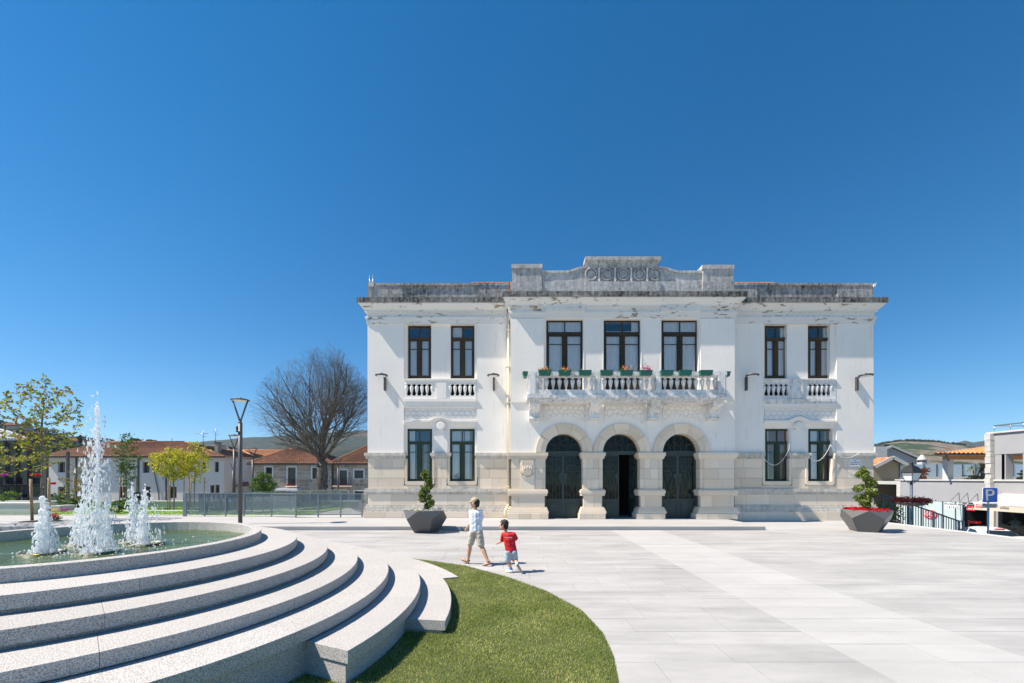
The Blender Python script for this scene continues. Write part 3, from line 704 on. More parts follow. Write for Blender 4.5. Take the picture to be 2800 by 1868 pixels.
# ---- wings
def wing(x0,x1,b0,b1,up,lo,outer):
    left = outer == 'L'
    yb, yt = 1247, 826
    for (a,c) in ((x0,b0),(b1,x1)): MB().fbox(a,c,yt,yb,YW,.45).build('pier_wall', M['plaster'], hall)
    Yr = YW+.08
    bal = [(up[0][0]-3,up[0][1]+3,1047,1084),(up[1][0]-3,up[1][1]+3,1047,1084)]
    hs = [(a,c,888,1035) for a,c in up]+bal+[(a,c,1172,1247.5) for a,c in lo]
    holed(MB(), b0-1,b1+1,yt,yb,hs,Yr,.3).build('bay_wall', M['plaster'], hall)
    # upper windows
    for i,(a,c) in enumerate(up):
        cu = [(.10,.5,.30,.98,M['curtain']),(.56,.97,.30,.98,M['curtain'])]
        if left and i == 1: cu.append((.08,.50,.0,.30,M['curtain']))
        if not left: cu = [(.05,.46,.30,.99,M['curtain']),(.55,.90,.30,.99,M['curtain']),(.68,.98,.0,.3,M['curtain'])]
        window(a,c,888,1035,Yr+.13,M['wood_up'],cu)
    for i,(a,c) in enumerate(lo):
        cu = [(.08,.32,.0,.97,M['curtain']),(.68,.80,.3,.97,M['curtain_tan']),(.93,.99,.0,.97,M['curtain'])] if left and i == 0 else \
             [(.06,.56,.0,.97,M['curtain']),(.60,.80,.0,.97,M['curtain']),(.80,.97,.0,.97,M['curtain_tan'])] if left else \
             [(.03,.13,.0,.97,M['curtain']),(.14,.50,.0,.42,M['curtain_red']),(.52,.95,.0,.42,M['curtain_red']),(.60,.95,.42,.98,M['curtain_tan'])] if i == 0 else \
             [(.05,.36,.0,.97,M['curtain']),(.66,.97,.0,.98,M['curtain_tan'])]
        window(a,c,1172,1316,Yr+.13,M['wood_low'],cu,tr=(35,41),mun=64,bot=6)
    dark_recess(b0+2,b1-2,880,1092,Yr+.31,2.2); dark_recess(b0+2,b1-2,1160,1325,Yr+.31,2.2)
    # lintel mouldings above the upper windows inside the bay
    # parapet-height balustrade under the windows
    bl = hall
    B = MB(); Yb = YW-.005
    B.fbox(b0+.5,b1-.5,1035.5,1039,YW-.05,.16).fbox(b0+.5,b1-.5,1039,1049.5,Yb,.12).fbox(b0+.5,b1-.5,1082,1090,Yb,.12)
    g0,g1 = up[0][0]-2.5,up[0][1]+3; g2,g3 = up[1][0]-1,up[1][1]+1.5
    for a,c in ((b0+.5,g0),(g1,g2),(g3,b1-.5)): B.fbox(a,c,1049.5,1082,Yb,.12)
    B.fbox(g1+11,g2-11,1039.3,1089,Yb-.03,.05); B.fbox(b0+.5,b1-.5,1090,1097,YW-.045,.13); B.fbox(b0+.5,b1-.5,1097,1104,YW-.02,.1)
    rail = B.build('balustrade', M['weather'] if not left else M['plaster'], hall)
    zt,zb_ = fz(1049.5,Yb+.05),fz(1082,Yb+.05); H = zt-zb_; w = H*.165
    prof = [(.62,0),(.62,.06),(.40,.10),(.36,.16),(.62,.30),(.98,.62),(1.0,.72),(.85,.80),(.45,.84),(.40,.88),(.95,.95),(.95,1.0)]
    bm_ = MB().lathe([(r*w,z*H) for r,z in prof],10).mesh('baluster',rail.data.materials[0])
    for a,c in ((g0,g1),(g2,g3)):
        for i in range(6):
            x = a+(c-a)*i/5.0; inst(bm_,'baluster',rail,(fx(x,Yb+.05),Yb+.05,zb_))
        dark_recess(a-2,c+2,1046,1085,Yb+.135,.07)  # shallow near-black box: shade of the void behind the balusters, put in as colour
    # hexagon relief, arched string course, rosette
    MB().fbox(b0+.5,b1-.5,1104,1113.5,YW-.005,.1).build('string_course', M['plaster'], hall)
    cxm = (lo[0][1]+lo[1][0])/2
    def ky(x, ymax): return min(ymax, 1148 - 9.5*max(0,1-((x-cxm)/34)**2))
    hexes(hall,b0+3,b1-3,1118,1148,8.2,12.5,Yr-.002,.08,ky)
    mold = []; n = 40
    B = MB()
    for t,(o,y_) in enumerate(((.05,0),(.03,4),(.0,7.5))):
        top = [(b0+.5+(b1-b0-1)*i/n) for i in range(n+1)]
        cv = lambda x: -11*max(0,math.cos(min(1,abs(x-cxm)/38)*math.pi/2))**2
        poly = [(fx(x,YW),fz(1150+y_+cv(x),YW)) for x in top]+[(fx(x,YW),fz(1150+y_+4+cv(x),YW)) for x in reversed(top)]
        for i in range(n):
            q = [poly[i],poly[i+1],poly[2*n+1-i-1],poly[2*n+1-i]]
            B.prism([q[3],q[2],q[1],q[0]], YW-o, YW+.09)
    B.build('arched_string_course', M['plaster'], hall)
    B = MB(); c = W(cxm,1164.5,YW)
    for r0,r1,yy in ((.165,.12,-.035),(.12,.0,-.06)):
        m = 24
        for i in range(m):
            a0,a1 = 2*math.pi*i/m,2*math.pi*(i+1)/m
            B.prism([(c.x+r1*math.cos(a0),c.z+r1*math.sin(a0)),(c.x+r0*math.cos(a0),c.z+r0*math.sin(a0)),(c.x+r0*math.cos(a1),c.z+r0*math.sin(a1)),(c.x+r1*math.cos(a1),c.z+r1*math.sin(a1))][0 if r1 else 1:], YW+yy, YW+.1)
    B.build('rosette', M['plaster'], hall)
    MB().fbox(lo[0][1]+5,lo[1][0]-6,1176,1237,YW+.03,.06).build('raised_panel', M['plaster'], hall)
    # stone base: backing, courses, bands, plinth
    holed(MB(), x0+.8,x1-.5,1246,1420,[(a,c,1246,1316) for a,c in lo],YW+.045,.4).build('base_wall', M['joint'], hall)
    Ys = YW-.02; segs = [(x0+1.5,lo[0][0]-6.5),(lo[0][1]+6,lo[1][0]-6.5),(lo[1][1]+6,x1-.5)]
    for (ya,yc_) in ((1254.5,1280),(1280,1307.5),(1307.5,1336)):
        if ya < 1300:
            for s,(a,c) in enumerate(segs): course(a,c,ya,yc_,Ys,.1,L=48 if s != 1 else 30)
        else:
            course(x0+1.5,lo[0][0]-8,ya,yc_,Ys,.1); course(lo[0][1]+8,lo[1][0]-8,ya,yc_,Ys,.1,L=30); course(lo[1][1]+8,x1-.5,ya,yc_,Ys,.1)
            for a,c in lo: course(a-8,c+8,1327.5,yc_,Ys,.1,L=200)
    for a,c in lo:                                   # stone surround with rounded foot
        B = MB(); n = 6; Yj = YW-.045
        B.fbox(a-6,a,1254.5,1316,Yj,.16).fbox(c,c+6,1254.5,1316,Yj,.16)
        out = [(a-6,1316)]+[(a-6+6-6*math.cos(i/n*math.pi/2), 1321+6*math.sin(i/n*math.pi/2)) for i in range(n+1)]+[(c+6*math.sin(i/n*math.pi/2), 1321+6*math.cos(i/n*math.pi/2)) for i in range(n+1)]+[(c+6,1316)]
        B.prism([(fx(x,Yj),fz(y,Yj)) for x,y in out], Yj, Yj+.16)
        B.build('window_surround', M['ashlar'], hall)
        MB().fbox(a,c,1315.9,1318,YW+.02,.2).build('window_sill', M['ashlar'], hall)
    ends_ = (-1 if left else 0, 0 if left else 1)
    def band(a,c,prof,name,mat,el,er):
        B = MB(); XA,XB = fx(a,YW),fx(c,YW)
        for (o,ya),(o2,yb2) in zip(prof[:-1],prof[1:]):
            if ya == yb2: continue
            Yq = YW-o; B.box(XA-(o if el else 0),XB+(o if er else 0),YW-o,YW+.1,fz(yb2,YW-o),fz(ya,YW-o))
        return B.build(name,M[mat],hall)
    for s,(a,c) in enumerate(((x0,lo[0][0]-3),(lo[0][1]+3,lo[1][0]-3),(lo[1][1]+3,x1))):
        band(a,c,[(.10,1238),(.10,1246),(.07,1246),(.07,1249.5),(.05,1249.5),(.05,1254.5)],'stone_cap','band',s==0 and left or s==1, s==2 and not left or s==1)
    band(x0,x1,[(.085,1336),(.085,1345),(.05,1345),(.05,1352)],'stone_band','band',left,not left)
    course(x0+.5,x1-.5,1352,1380.5,YW-.03,.1,L=66)
    band(x0,x1,[(.05,1380),(.05,1386),(.09,1386),(.09,1394),(.12,1394),(.12,1400)],'plinth_moulding','band',left,not left)
    x = x0-12 if left else x0; e = x1 if left else x1+12
    course(x,e,1400,1416 if left else 1426,YW-.15,.3,L=68)
    # entablature: cornice, frieze, architrave
    P = [(.30,812.5),(.30,826.5),(.27,827),(.25,831),(.12,845),(.09,846.5),(.09,852),(.02,853.5),(.02,865),(.075,865.5),(.075,870.5),(.05,871),(.05,877.5),(.025,878),(.025,885.5),(.001,886)]
    PZ = [(o,fz(y,YW-o)) for o,y in P]; XA,XB = fx(x0,YW),fx(x1,YW)
    lo_, hi_ = (XA, XB+.3) if left else (XA-.3, XB)
    MB().sweep(PZ[1:], lo_, hi_, YW).build('cornice', M['flaky'], hall)
    MB().sweep(PZ[:2]+[(.28,PZ[1][1]-.001)], lo_, hi_, YW).build('cornice_fascia', M['fascia'], hall)
    B = MB(); B.fbox(b0+1,b1-1,853.5,864.8,YW-.03,.06)
    m = 13
    for i in range(m):
        xa = b0+4+(b1-b0-8)*i/m; xm = xa+(b1-b0-8)/m/2; xb_ = xa+(b1-b0-8)/m
        B.bar(W(xa,863.5,YW-.035),W(xm,855.5,YW-.035),.02,.03).bar(W(xm,855.5,YW-.035),W(xb_,863.5,YW-.035),.02,.03)
    B.build('frieze_panel', M['flaky'], hall)
    # parapet
    B = MB(); B.fbox(x0+1,x1-1,780.5,813,YW+.03,.22); pa = (x0+1,x0+97) if left else (x1-99,x1-1)
    B.fbox(pa[0],pa[1],780.5,813,YW,.05); B.fbox(x0+1,x1-1,774,780.4,YW-.02,.3)
    pb = (x1-90,x1-1) if left else (x0+1,x0+80); B.fbox(pb[0],pb[1],780.5,813,YW,.05)
    B.build('parapet', M['stained'], hall)
wing(1005,1396.5,1104,1303.5,((1114,1179),(1231.7,1297.4)),((1112.8,1181.7),(1229.3,1298.2)),'L')
wing(1990,2388.7,2088,2287.4,((2090.6,2152.2),(2209,2269.5)),((2092,2158.4),(2210,2276.2)),'R')
# ---- centre block
UPC = ((1493.5,1594.7),(1650.7,1752.5),(1808.5,1909.7)); AX = (1542.5,1699,1862.5)
b = holed(MB(), 1396,2009.4,812,1247,[(a,c,873,1082) for a,c in UPC]+[(x-52,x+52,1183,1248) for x in AX],YC,.5)
b.box(CL,CL+.4,YC+.5,YW+.2,fz(1247,YC),fz(812,YC)).box(CR-.4,CR,YC+.5,YW+.2,fz(1247,YC),fz(812,YC)); b.build('centre_wall', M['plaster'], hall)
for a,c in ((1396.3,1487),(1916,2009.1)): MB().fbox(a,c,870.8,1100,YC-.045,.05).build('corner_pilaster', M['plaster'], hall)   # they frame the window bay
for i,(a,c) in enumerate(UPC):
    cu = [(.04,.48,.16,.72,M['curtain']),(.52,.97,.16,.72,M['curtain'])]
    if i != 1: cu.append((.04,.97,0,.2,M['curtain']))
    else: cu.append((.74,.95,0,.2,M['curtain']))
    window(a,c,873,1082,YC+.14,M['wood_centre'],cu,tr=(35,44),mun=68,bot=5,mull=5.6,fr=5.6,panel=1024)
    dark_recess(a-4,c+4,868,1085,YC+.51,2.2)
    MB().fbox(a-3,a-.4,874,1082,YC-.012,.1).fbox(c+.4,c+3,874,1082,YC-.012,.1).build('window_trim', M['plaster'], hall)
for a,c in ((1396.5,AX[0]-51.5),(AX[0]+51.5,AX[1]-51.5),(AX[1]+51.5,AX[2]-51.5),(AX[2]+51.5,2009)): MB().fbox(a,c,1246,1421,YC+.05,.45).build('base_wall', M['joint'], hall)
b = MB()
for x in (CL+.01, CR-.41): b.box(x,x+.4,YC+.5,YW+.2,0,fz(1246.5,YC))
b.build('base_return', M['joint'], hall)
PR = ((1396,1491.5),(1593.5,1648),(1750,1811.5),(1913.5,2009.4))
for i,(a,c) in enumerate(PR):
    Ys = YC-.03; el, er = True, True
    ia, ic = (a+1 if i==0 else a+12), (c-1 if i==3 else c-11)
    for ya,yb_ in ((1255,1281.5),(1281.5,1310),(1310,1338)):
        if i == 0:
            course(a+1.5,1421,ya,yb_,Ys,.1,L=90); course(1463,c-8,ya,yb_,Ys,.1,L=60)
        else: course(ia,ic,ya,yb_,Ys,.1,L=(30 if i in (1,2) else 50))
        if i > 0: course(a,ia,ya,yb_,YC,.5,L=90)
        if i < 3: course(ic,c,ya,yb_,YC,.5,L=90)
    course(a+2,c-2,1356,1387,Ys-.01,.2,L=32 if i in (1,2) else 55)
    def stepped(prof,name):
        B = MB(); XA,XB = fx(a,YC),fx(c,YC)
        for (o,ya),(o2,yb_) in zip(prof[:-1],prof[1:]):
            if ya != yb_: B.box(XA-o*.9,XB+o*.9,YC-o,YC+.49,fz(yb_,YC-o),fz(ya,YC-o))
        return B.build(name,M['ashlar'],hall)
    stepped([(.10,1237.5),(.10,1246),(.075,1246),(.075,1250),(.05,1250),(.05,1255)],'pier_cap')
    stepped([(.06,1338),(.06,1341),(.095,1341),(.095,1349),(.07,1349),(.05,1356)],'pier_band')
    stepped([(.055,1387),(.055,1392),(.09,1392),(.09,1398),(.12,1398),(.12,1404.5)],'pier_base_moulding')
    course(a-9,c+8,1404.5,1420,YC-.15,.64,L=42 if i in (1,2) else 40)
# arches: voussoirs
for ax in AX:
    for ring,(ri,ro,yf) in enumerate(((50.6,64,-.035),(64,77.5,-.065))):
        cnt = 5
        for s in range(cnt):
            a0 = math.pi*s/cnt; a1 = math.pi*(s+1)/cnt; n = 6; Yv = YC+yf; B = MB(); g_ = .006
            pts_o = [(ax+ro*math.cos(t),1236.5-ro*math.sin(t)) for t in [a0+g_+(a1-a0-2*g_)*i/n for i in range(n+1)]]
            pts_i = [(ax+ri*math.cos(t),1236.5-ri*math.sin(t)) for t in [a0+g_+(a1-a0-2*g_)*i/n for i in range(n+1)]]
            for i in range(n):
                B.prism([(fx(x,YC),fz(y,YC)) for x,y in (pts_i[i],pts_o[i],pts_o[i+1],pts_i[i+1])], Yv, YC+.49)
            B.build('voussoir', M['ashlar'], hall)
# iron gates with glass
def pol(b, pts, r=.012): b.tube(pts, r, 6)
def arc(c, r, a0, a1, n, y): return [(c[0]+r*math.cos(a0+(a1-a0)*i/n), y, c[1]+r*math.sin(a0+(a1-a0)*i/n)) for i in range(n+1)]
def leaf(side, w, z0, z1, mirror):                       # local: hinge at x=0, width w along +x, y=0
    b = MB(); zb = z0+.66
    b.box(0,.05,-.02,.03,z0,z1).box(w-.045,w,-.02,.03,z0,z1).box(.05,w-.045,-.02,.03,z1-.05,z1).box(.05,w-.045,-.02,.03,zb,zb+.05)
    b.box(.05,w-.045,-.005,.025,z0,zb).box(.12,w-.11,-.025,0,z0+.14,zb-.12).box(.16,w-.15,-.04,0,z0+.18,zb-.16)
    for i in range(1,5):
        x = w*i/5; b.box(x-.008,x+.008,-.012,.004,zb+.05,z1-.05)
    for z in (z1-.62,z1-.42): b.box(.05,w-.045,-.012,.008,z,z+.018)
    for cx_,cz_,r_ in ((.20,z1-.20,.12),(.20,z1-.52,.075),(w-.16,z1-.52,.06)):
        pts = [(cx_+r_*(1-t*.75)*math.cos(t*9),-.02,cz_+r_*(1-t*.75)*math.sin(t*9)) for t in [i/22 for i in range(23)]]
        pol(b,pts,.013)
    pol(b,arc((w*.55,z1-.42),w*.42,math.pi*.15,math.pi*.85,10,-.02),.012)
    pol(b,arc((.05,zb+.05),w*.34,0,math.pi/2,8,-.02),.016); pol(b,arc((w-.05,zb+.05),w*.34,math.pi/2,math.pi,8,-.02),.016)
    pol(b,[(w*.18+ (w*.5-w*.18)*math.sin(t*1.57),-.02,zb+1.05-.72*t) for t in [i/9 for i in range(10)]],.016)
    pol(b,[(w*.82- (w*.82-w*.5)*math.sin(t*1.57),-.02,zb+1.05-.72*t) for t in [i/9 for i in range(10)]],.016)
    b.box(w-.15,w-.02,-.035,0,zb+.80,zb+1.0); b.box(w-.10,w-.02,-.045,0,zb+.62,zb+.80)
    g_ = MB().box(.05,w-.045,.006,.012,zb+.05,z1-.05)
    return b,g_
for i,ax in enumerate(AX):
    Yg = YC+.36; xa,xb_ = fx(ax-51,YC),fx(ax+51,YC); xm = (xa+xb_)/2; z0 = ZP+.012; zs = fz(1236.5,YC); rr = (xb_-xa)/2; w = rr-.03
    gate = MB(); gate.box(xa,xa+.03,Yg-.03,Yg+.05,z0,zs).box(xb_-.03,xb_,Yg-.03,Yg+.05,z0,zs).box(xa+.03,xb_-.03,Yg-.045,Yg+.05,zs-.08,zs+.06)
    gate.tube(arc((xm,zs),rr-.02,0,math.pi,28,Yg),.035,6)
    for k_ in (-.5,-.17,.17,.5): gate.box(xm+k_*rr-.008,xm+k_*rr+.008,Yg-.012,Yg+.004,zs+.06,zs+math.sqrt(1-k_*k_)*rr)
    gate.tube(arc((xm,zs+rr*.66),rr*.27,0,2*math.pi,22,Yg-.02),.014,6)
    gate.tube([(xm+rr*.13*math.sin(t*3.1416)*1.2,Yg-.02,zs+rr*.66+rr*.25*(1-2*t*.0) if False else zs+rr*.66-rr*.25*math.cos(3.1416*(t+1)/2)) for t in [q/14-1 for q in range(29)]],.012,6)
    for sg in (-1,1):
        gate.tube(arc((xm+sg*rr*.55,zs+.06),rr*.36,0,math.pi,14,Yg-.02),.013,6); gate.tube(arc((xm+sg*rr*.80,zs+.06),rr*.42,math.pi*(.5 if sg>0 else 0.5),math.pi*(1 if sg>0 else 0),10,Yg-.02),.013,6)
    go_ = gate.build('gate_frame', M['gate'], hall)
    P = [(xm+(rr-.02)*math.cos(t),Yg+.02,zs+(rr-.02)*math.sin(t)) for t in [math.pi*q/24 for q in range(25)]]
    MB().add(P,[tuple(range(25))]).build('fanlight_pane', M['gate_glass'], go_)
    for sg in (-1,1):
        b_,g_ = leaf(sg,w,z0,zs-.085,sg<0)
        ang = 0 if not (i == 1 and sg > 0) else R(-82)
        hx = xa+.03 if sg < 0 else xb_-.03
        def tr(v):
            x,y,z = v; x = x*(1 if sg<0 else -1); c,s = math.cos(ang),math.sin(ang); return (hx+x*c-y*s, Yg+x*s+y*c, z)
        b_.v = [tr(v) for v in b_.v]; g_.v = [tr(v) for v in g_.v]
        lf = b_.build('gate_leaf', M['gate'], hall); g_.build('leaf_pane', M['gate_glass'], lf)
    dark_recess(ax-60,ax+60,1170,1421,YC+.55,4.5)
# entablature of the centre
P = [(.30,796),(.30,810.5),(.27,811),(.25,816),(.12,831),(.09,833),(.09,839),(.02,841),(.02,851),(.075,851.5),(.075,857),(.05,857.5),(.05,863.5),(.025,864),(.025,870),(.001,870.5)]
PZ = [(o,fz(y,YC-o)) for o,y in P]
MB().sweep(PZ[1:],CL,CR,YC).build('cornice', M['flaky'], hall)
MB().sweep(PZ[:2]+[(.28,PZ[1][1]-.001)],CL,CR,YC).build('cornice_fascia', M['fascia'], hall)
for a,c in ((1493,1600),(1808,1917)):
    B = MB(); B.fbox(a,c,832,851,YC-.11,.12); m = 6
    for i in range(m):
        xa = a+3+(c-a-6)*i/m; xb2 = a+3+(c-a-6)*(i+1)/m
        B.bar(W(xa,849.5,YC-.12),W((xa+xb2)/2,840,YC-.12),.02,.03).bar(W((xa+xb2)/2,840,YC-.12),W(xb2,849.5,YC-.12),.02,.03)
    B.build('frieze_panel', M['flaky'], hall)
# pediment
def crest_y(x):
    d = abs(x-1702)
    return 729 if d < 100 else 729+12.5*(1-math.cos(min(1,(d-100)/60)*math.pi))/2
cx_pts = [1482+ (1922-1482)*i/60 for i in range(61)]
B = MB(); 
for xa,xb2 in zip(cx_pts[:-1],cx_pts[1:]):
    q = [(fx(xa,YC),fz(797,YC)),(fx(xb2,YC),fz(797,YC)),(fx(xb2,YC),fz(crest_y(xb2),YC)),(fx(xa,YC),fz(crest_y(xa),YC))]; B.prism(q,YC+.02,YC+.28)
    q = [(fx(xa,YC),fz(crest_y(xa)+5,YC)),(fx(xb2,YC),fz(crest_y(xb2)+5,YC)),(fx(xb2,YC),fz(crest_y(xb2)-1,YC)),(fx(xa,YC),fz(crest_y(xa)-1,YC))]; B.prism(q,YC-.02,YC+.3)
B.fbox(1482.6,1921,769,796,YC-.035,.06).fbox(1600,1806,769,796,YC-.07,.1); B.build('pediment_wall', M['stained_light'], hall)
for a,c,yt in ((1399,1482.5,722),(1921,2007.5,724)):
    B = MB(); B.fbox(a+1.5,c-1.5,yt+11,797,YC-.06,.4).fbox(a-.5,c+.5,yt,yt+11,YC-.10,.48).fbox(a+.2,c-.2,770,797,YC-.08,.1); B.build('pediment_block', M['stained_light'], hall)
PZ = [(o,fz(y,YC-o)) for o,y in ((.12,702),(.12,712),(.10,713),(.02,723),(.0,728))]
MB().sweep(PZ,fx(1608,YC),fx(1796,YC),YC-.02).build('crest_cap', M['stained_light'], hall)
for i,x in enumerate((1616.4,1660.5,1704.3,1748,1790.6)):
    c = W(x,750.5,YC); B = MB(); r0 = .20
    B.tube([(c.x+r0*math.cos(t),YC-.02,c.z+r0*math.sin(t)*1.08) for t in [2*math.pi*q/24 for q in range(25)]],.034,6,cap=False)
    m = 20; B.prism([(c.x+.15*math.cos(2*math.pi*q/m),c.z+.15*math.sin(2*math.pi*q/m)) for q in range(m)],YC-.012,YC+.1); B.build('crest_medallion', M['stained_light'], hall)
for x in (1638,1682,1726,1770): MB().fbox(x-2.6,x+2.6,732,769,YC-.045,.1).build('crest_bar', M['weather'], hall)
# balcony
bx0,bx1 = fx(1444,YB),fx(1988,YB)
B = MB(); za,zb_ = fz(1087.5,YB),fz(1079,YB)
B.box(bx0-.03,bx1+.03,YB-.03,YC-.05,za,zb_).box(bx0+.02,bx1-.02,YB+.03,YC-.05,za-.06,za); B.box(bx0+.12,bx1-.12,YB+.13,YC-.05,za-.12,za-.06); 
balc = B.build('balcony', M['weather'], hall)
zr0,zr1,zb0,zb1 = fz(1030,YB),fz(1016.5,YB),fz(1079,YB),fz(1065.5,YB)
B = MB(); B.box(bx0,bx1,YB,YB+.2,zr0+.05,zr1).box(bx0+.02,bx1-.02,YB+.02,YB+.18,zr0,zr0+.05)
for x in (bx0,bx1-.2): B.box(x,x+.2,YB+.201,YC-.05,zr0+.05,zr1).box(x+.02,x+.18,YB+.201,YC-.05,zr0,zr0+.05)
B.build('balcony_rail', M['weather'], balc)
B = MB(); B.box(bx0+.01,bx1-.01,YB+.01,YB+.19,zb0,zb1)
for x in (bx0+.01,bx1-.19): B.box(x,x+.18,YB+.191,YC-.05,zb0,zb1)
B.build('balcony_base', M['weather'], balc)
for a,c in ((1446,1467),(1628,1644),(1793.5,1809),(1963,1986)):
    B = MB(); B.fbox(a,c,1029.8,1065.7,YB+.005,.19).fbox(a+3,c-3,1019.5,1076,YB-.015,.03); B.build('balcony_post', M['weather'], balc)
H = zr0-zb1; w = H*.17
bm_ = MB().lathe([(r*w,z*H) for r,z in ((.62,0),(.62,.06),(.40,.10),(.36,.16),(.62,.30),(.98,.62),(1.0,.72),(.85,.80),(.45,.84),(.40,.88),(.95,.95),(.95,1.0))],10).mesh('baluster',M['weather'])
for a,c in ((1468,1627.5),(1644.5,1793),(1809.5,1962.5)):
    for i in range(9): x = a+(c-a)*(i+.5)/9; inst(bm_,'baluster',balc,(fx(x,YB+.1),YB+.1,zb1))
for x in (bx0+.1,bx1-.1):
    for i in range(2): inst(bm_,'baluster',balc,(x,YB+.33+.2*i,zb1))
for xc in (1462,1629,1794.5,1962):
    X = fx(xc,YB+.25); zt = za-.06; hb = .66; pr = []
    for t in [i/20 for i in range(21)]:                     # scroll profile: (out from wall, z)
        o = .52-.30*t+.11*math.sin(t*2*math.pi*1.05+.4)*(1 if t < .62 else .75); pr.append((max(.04,o*(1.0 if t<.95 else .55)), zt-hb*t))
    B = MB(); n = len(pr); wv = .185
    for sx in (-1,1): B.v += [(X+sx*wv,YC-o,z) for o,z in pr]+[(X+sx*wv,YC-.0,z) for o,z in pr]
    for i in range(n-1):
        B.f += [(i,i+1,2*n+i+1,2*n+i),(i,n+i,n+i+1,i+1),(2*n+i,2*n+i+1,3*n+i+1,3*n+i)]; B.sm += [False]*3
    B.f.append((n-1,2*n-1,4*n-1,3*n-1)); B.sm.append(False)
    B.box(X-wv-.03,X+wv+.03,YC-.56,YC-.0,zt-.001,zt+.03); B.build('corbel', M['weather'], balc)
for a,c,ax in ((1487,1599,AX[0]),(1652.5,1760.5,AX[1]),(1812,1922.5,AX[2])):
    hexes(hall,a,c,1105.5,1160,8.0,11,YC-.004,.42,lambda x,ym,ax=ax: min(ym, 1236.5-math.sqrt(max(1,97**2-(x-ax)**2))))
    MB().fbox(a-2.2,a-.8,1103.5,1157,YC-.012,.05).fbox(c+.8,c+2.2,1103.5,1157,YC-.012,.05).fbox(a-2.2,c+2.2,1102,1103.5,YC-.012,.05).build('panel_border', M['plaster'], hall)
# coat of arms on the left stone pier
ca = MB().fbox(1421.5,1462.3,1256,1338,YC-.06,.12).build('arms_panel', M['ashlar'], hall, bevel=.008)
cxm = 1442; Ya = YC-.06
B = MB(); sh = [(1428,1274)]+[(1428+ (28)*i/8, 1274-1.5*math.sin(math.pi*i/8)) for i in range(1,8)]+[(1456,1274),(1456,1291)]+[(cxm+14*math.cos(t),1291+8*math.sin(t)) for t in [math.pi*i/10 for i in range(1,10)]]+[(1428,1291)]
B.prism([(fx(x,Ya),fz(y,Ya)) for x,y in sh][::-1], Ya-.05, Ya+.01); B.build('shield', M['ashlar'], ca, bevel=.01)
B = MB()
for i in range(5):
    x = 1429+i*6.5; B.fbox(x-2.2,x+2.2,1261-.8*(i in (1,2,3)),1268,Ya-.05,.06).fbox(x-1.1,x+1.1,1258,1261.2,Ya-.05,.06)
B.fbox(1427,1457,1268,1271.5,Ya-.045,.05); B.build('mural_crown', M['ashlar'], ca)
B = MB()
for j,y in enumerate((1282,1286,1290,1294)): B.tube([W(1430+24*i/10,y+1.2*math.sin(i*1.7+j),Ya-.055) for i in range(11)],.013,5)
for x,y,r in ((1436,1279,.03),(1442,1277.5,.035),(1449,1279,.03)): p = W(x,y,Ya-.05); B.ico((p.x,p.y,p.z),r,1)
B.build('shield_relief', M['ashlar'], ca)
B = MB(); B.tube([W(1424+36*i/14,1297+9*math.sin(math.pi*i/14),Ya-.01) for i in range(15)],.032,5)
for x in (1424.5,1459.5): B.fbox(x-2.4,x+2.4,1287,1297,Ya-.04,.05)
B.build('ribbon', M['ashlar'], ca)
# plaque with three worn lines
pq = MB().fbox(2323.8,2351.8,1255.6,1274.5,YW-.045,.03).build('plaque', M['white'], hall)
B = MB(); r_ = random.Random(3)
for (y,xa,xb2) in ((1259.5,2334.5,2343),(1265,2326,2350),(1270.5,2325,2351)):
    x = xa
    while x < xb2-1:
        w_ = r_.uniform(.8,1.5)
        if r_.random() > .12: B.fbox(x,x+w_*.75,y-1.2,y+1.1,YW-.048,.003)
        x += w_*1.15
B.build('worn_inscription', plain('faded ink',(.16,.16,.19),.8), pq, kind='stuff')
# rain pipe, roof, cables
B = MB(); Yp = YW-.07
B.tube([W(1389.5,852,Yp),W(1389.5,1380,Yp)],.045,10).tube([W(1389.5,1379,Yp),W(1388,1387,Yp-.06),W(1383,1392,Yp-.14),W(1381,1397,Yp-.17),W(1380.5,1417,Yp-.17)],.045,10)
for y in (900,1000,1100,1244,1330): B.fbox(1384.5,1394.5,y,y+2.5,Yp-.055,.12)
B.build('rain_pipe', M['cream_pipe'], hall)
MB().tube([W(1388.5,832,YW-.19),W(1388,838,YW-.16),W(1389.5,847,Yp),W(1389.5,853,Yp)],[.06,.075,.05,.048],10).build('pipe_hopper', M['rust'], hall)
def tile_roof(name, parent, quad, mat, pitch=.26, course_=.40, amp=.035, kind='stuff', n_max=160):
    a,b_,c,d = [Vector(p) for p in quad]                    # a-b along the eave, d-c along the ridge
    L = max((b_-a).length,(c-d).length); S = ((d-a).length+(c-b_).length)/2; nu = min(n_max,int(L/pitch))*4; nv = max(2,int(S/course_))
    nrm = (b_-a).cross(d-a).normalized(); m = MB(); V_ = []
    for j in range(nv):
        for e in (0,1):
            t = (j+e)/nv
            for i in range(nu+1):
                s = i/nu; p = (a*(1-s)+b_*s)*(1-t)+(d*(1-s)+c*s)*t
                V_.append(p+nrm*(amp*math.sin(s*nu/4*2*math.pi)+ (.06 if e == 0 else 0)))
    m.v = [tuple(p) for p in V_]; w_ = nu+1
    for j in range(2*nv-1):
        for i in range(nu): m.f.append((j*w_+i,j*w_+i+1,(j+1)*w_+i+1,(j+1)*w_+i)); m.sm.append(True)
    return m.build(name, mat, parent, kind=kind)
zr = fz(774.3,20.0)
ra,rb_,rc,rd = (XL+.3,16.6,8.85),(XR-.3,16.6,8.85),(fx(2105,20),20,zr),(fx(1312,20),20,zr)
rf = tile_roof('roof_tiles',hall,(ra,rb_,rc,rd),M['tile_orange'],.30,.4,.03)
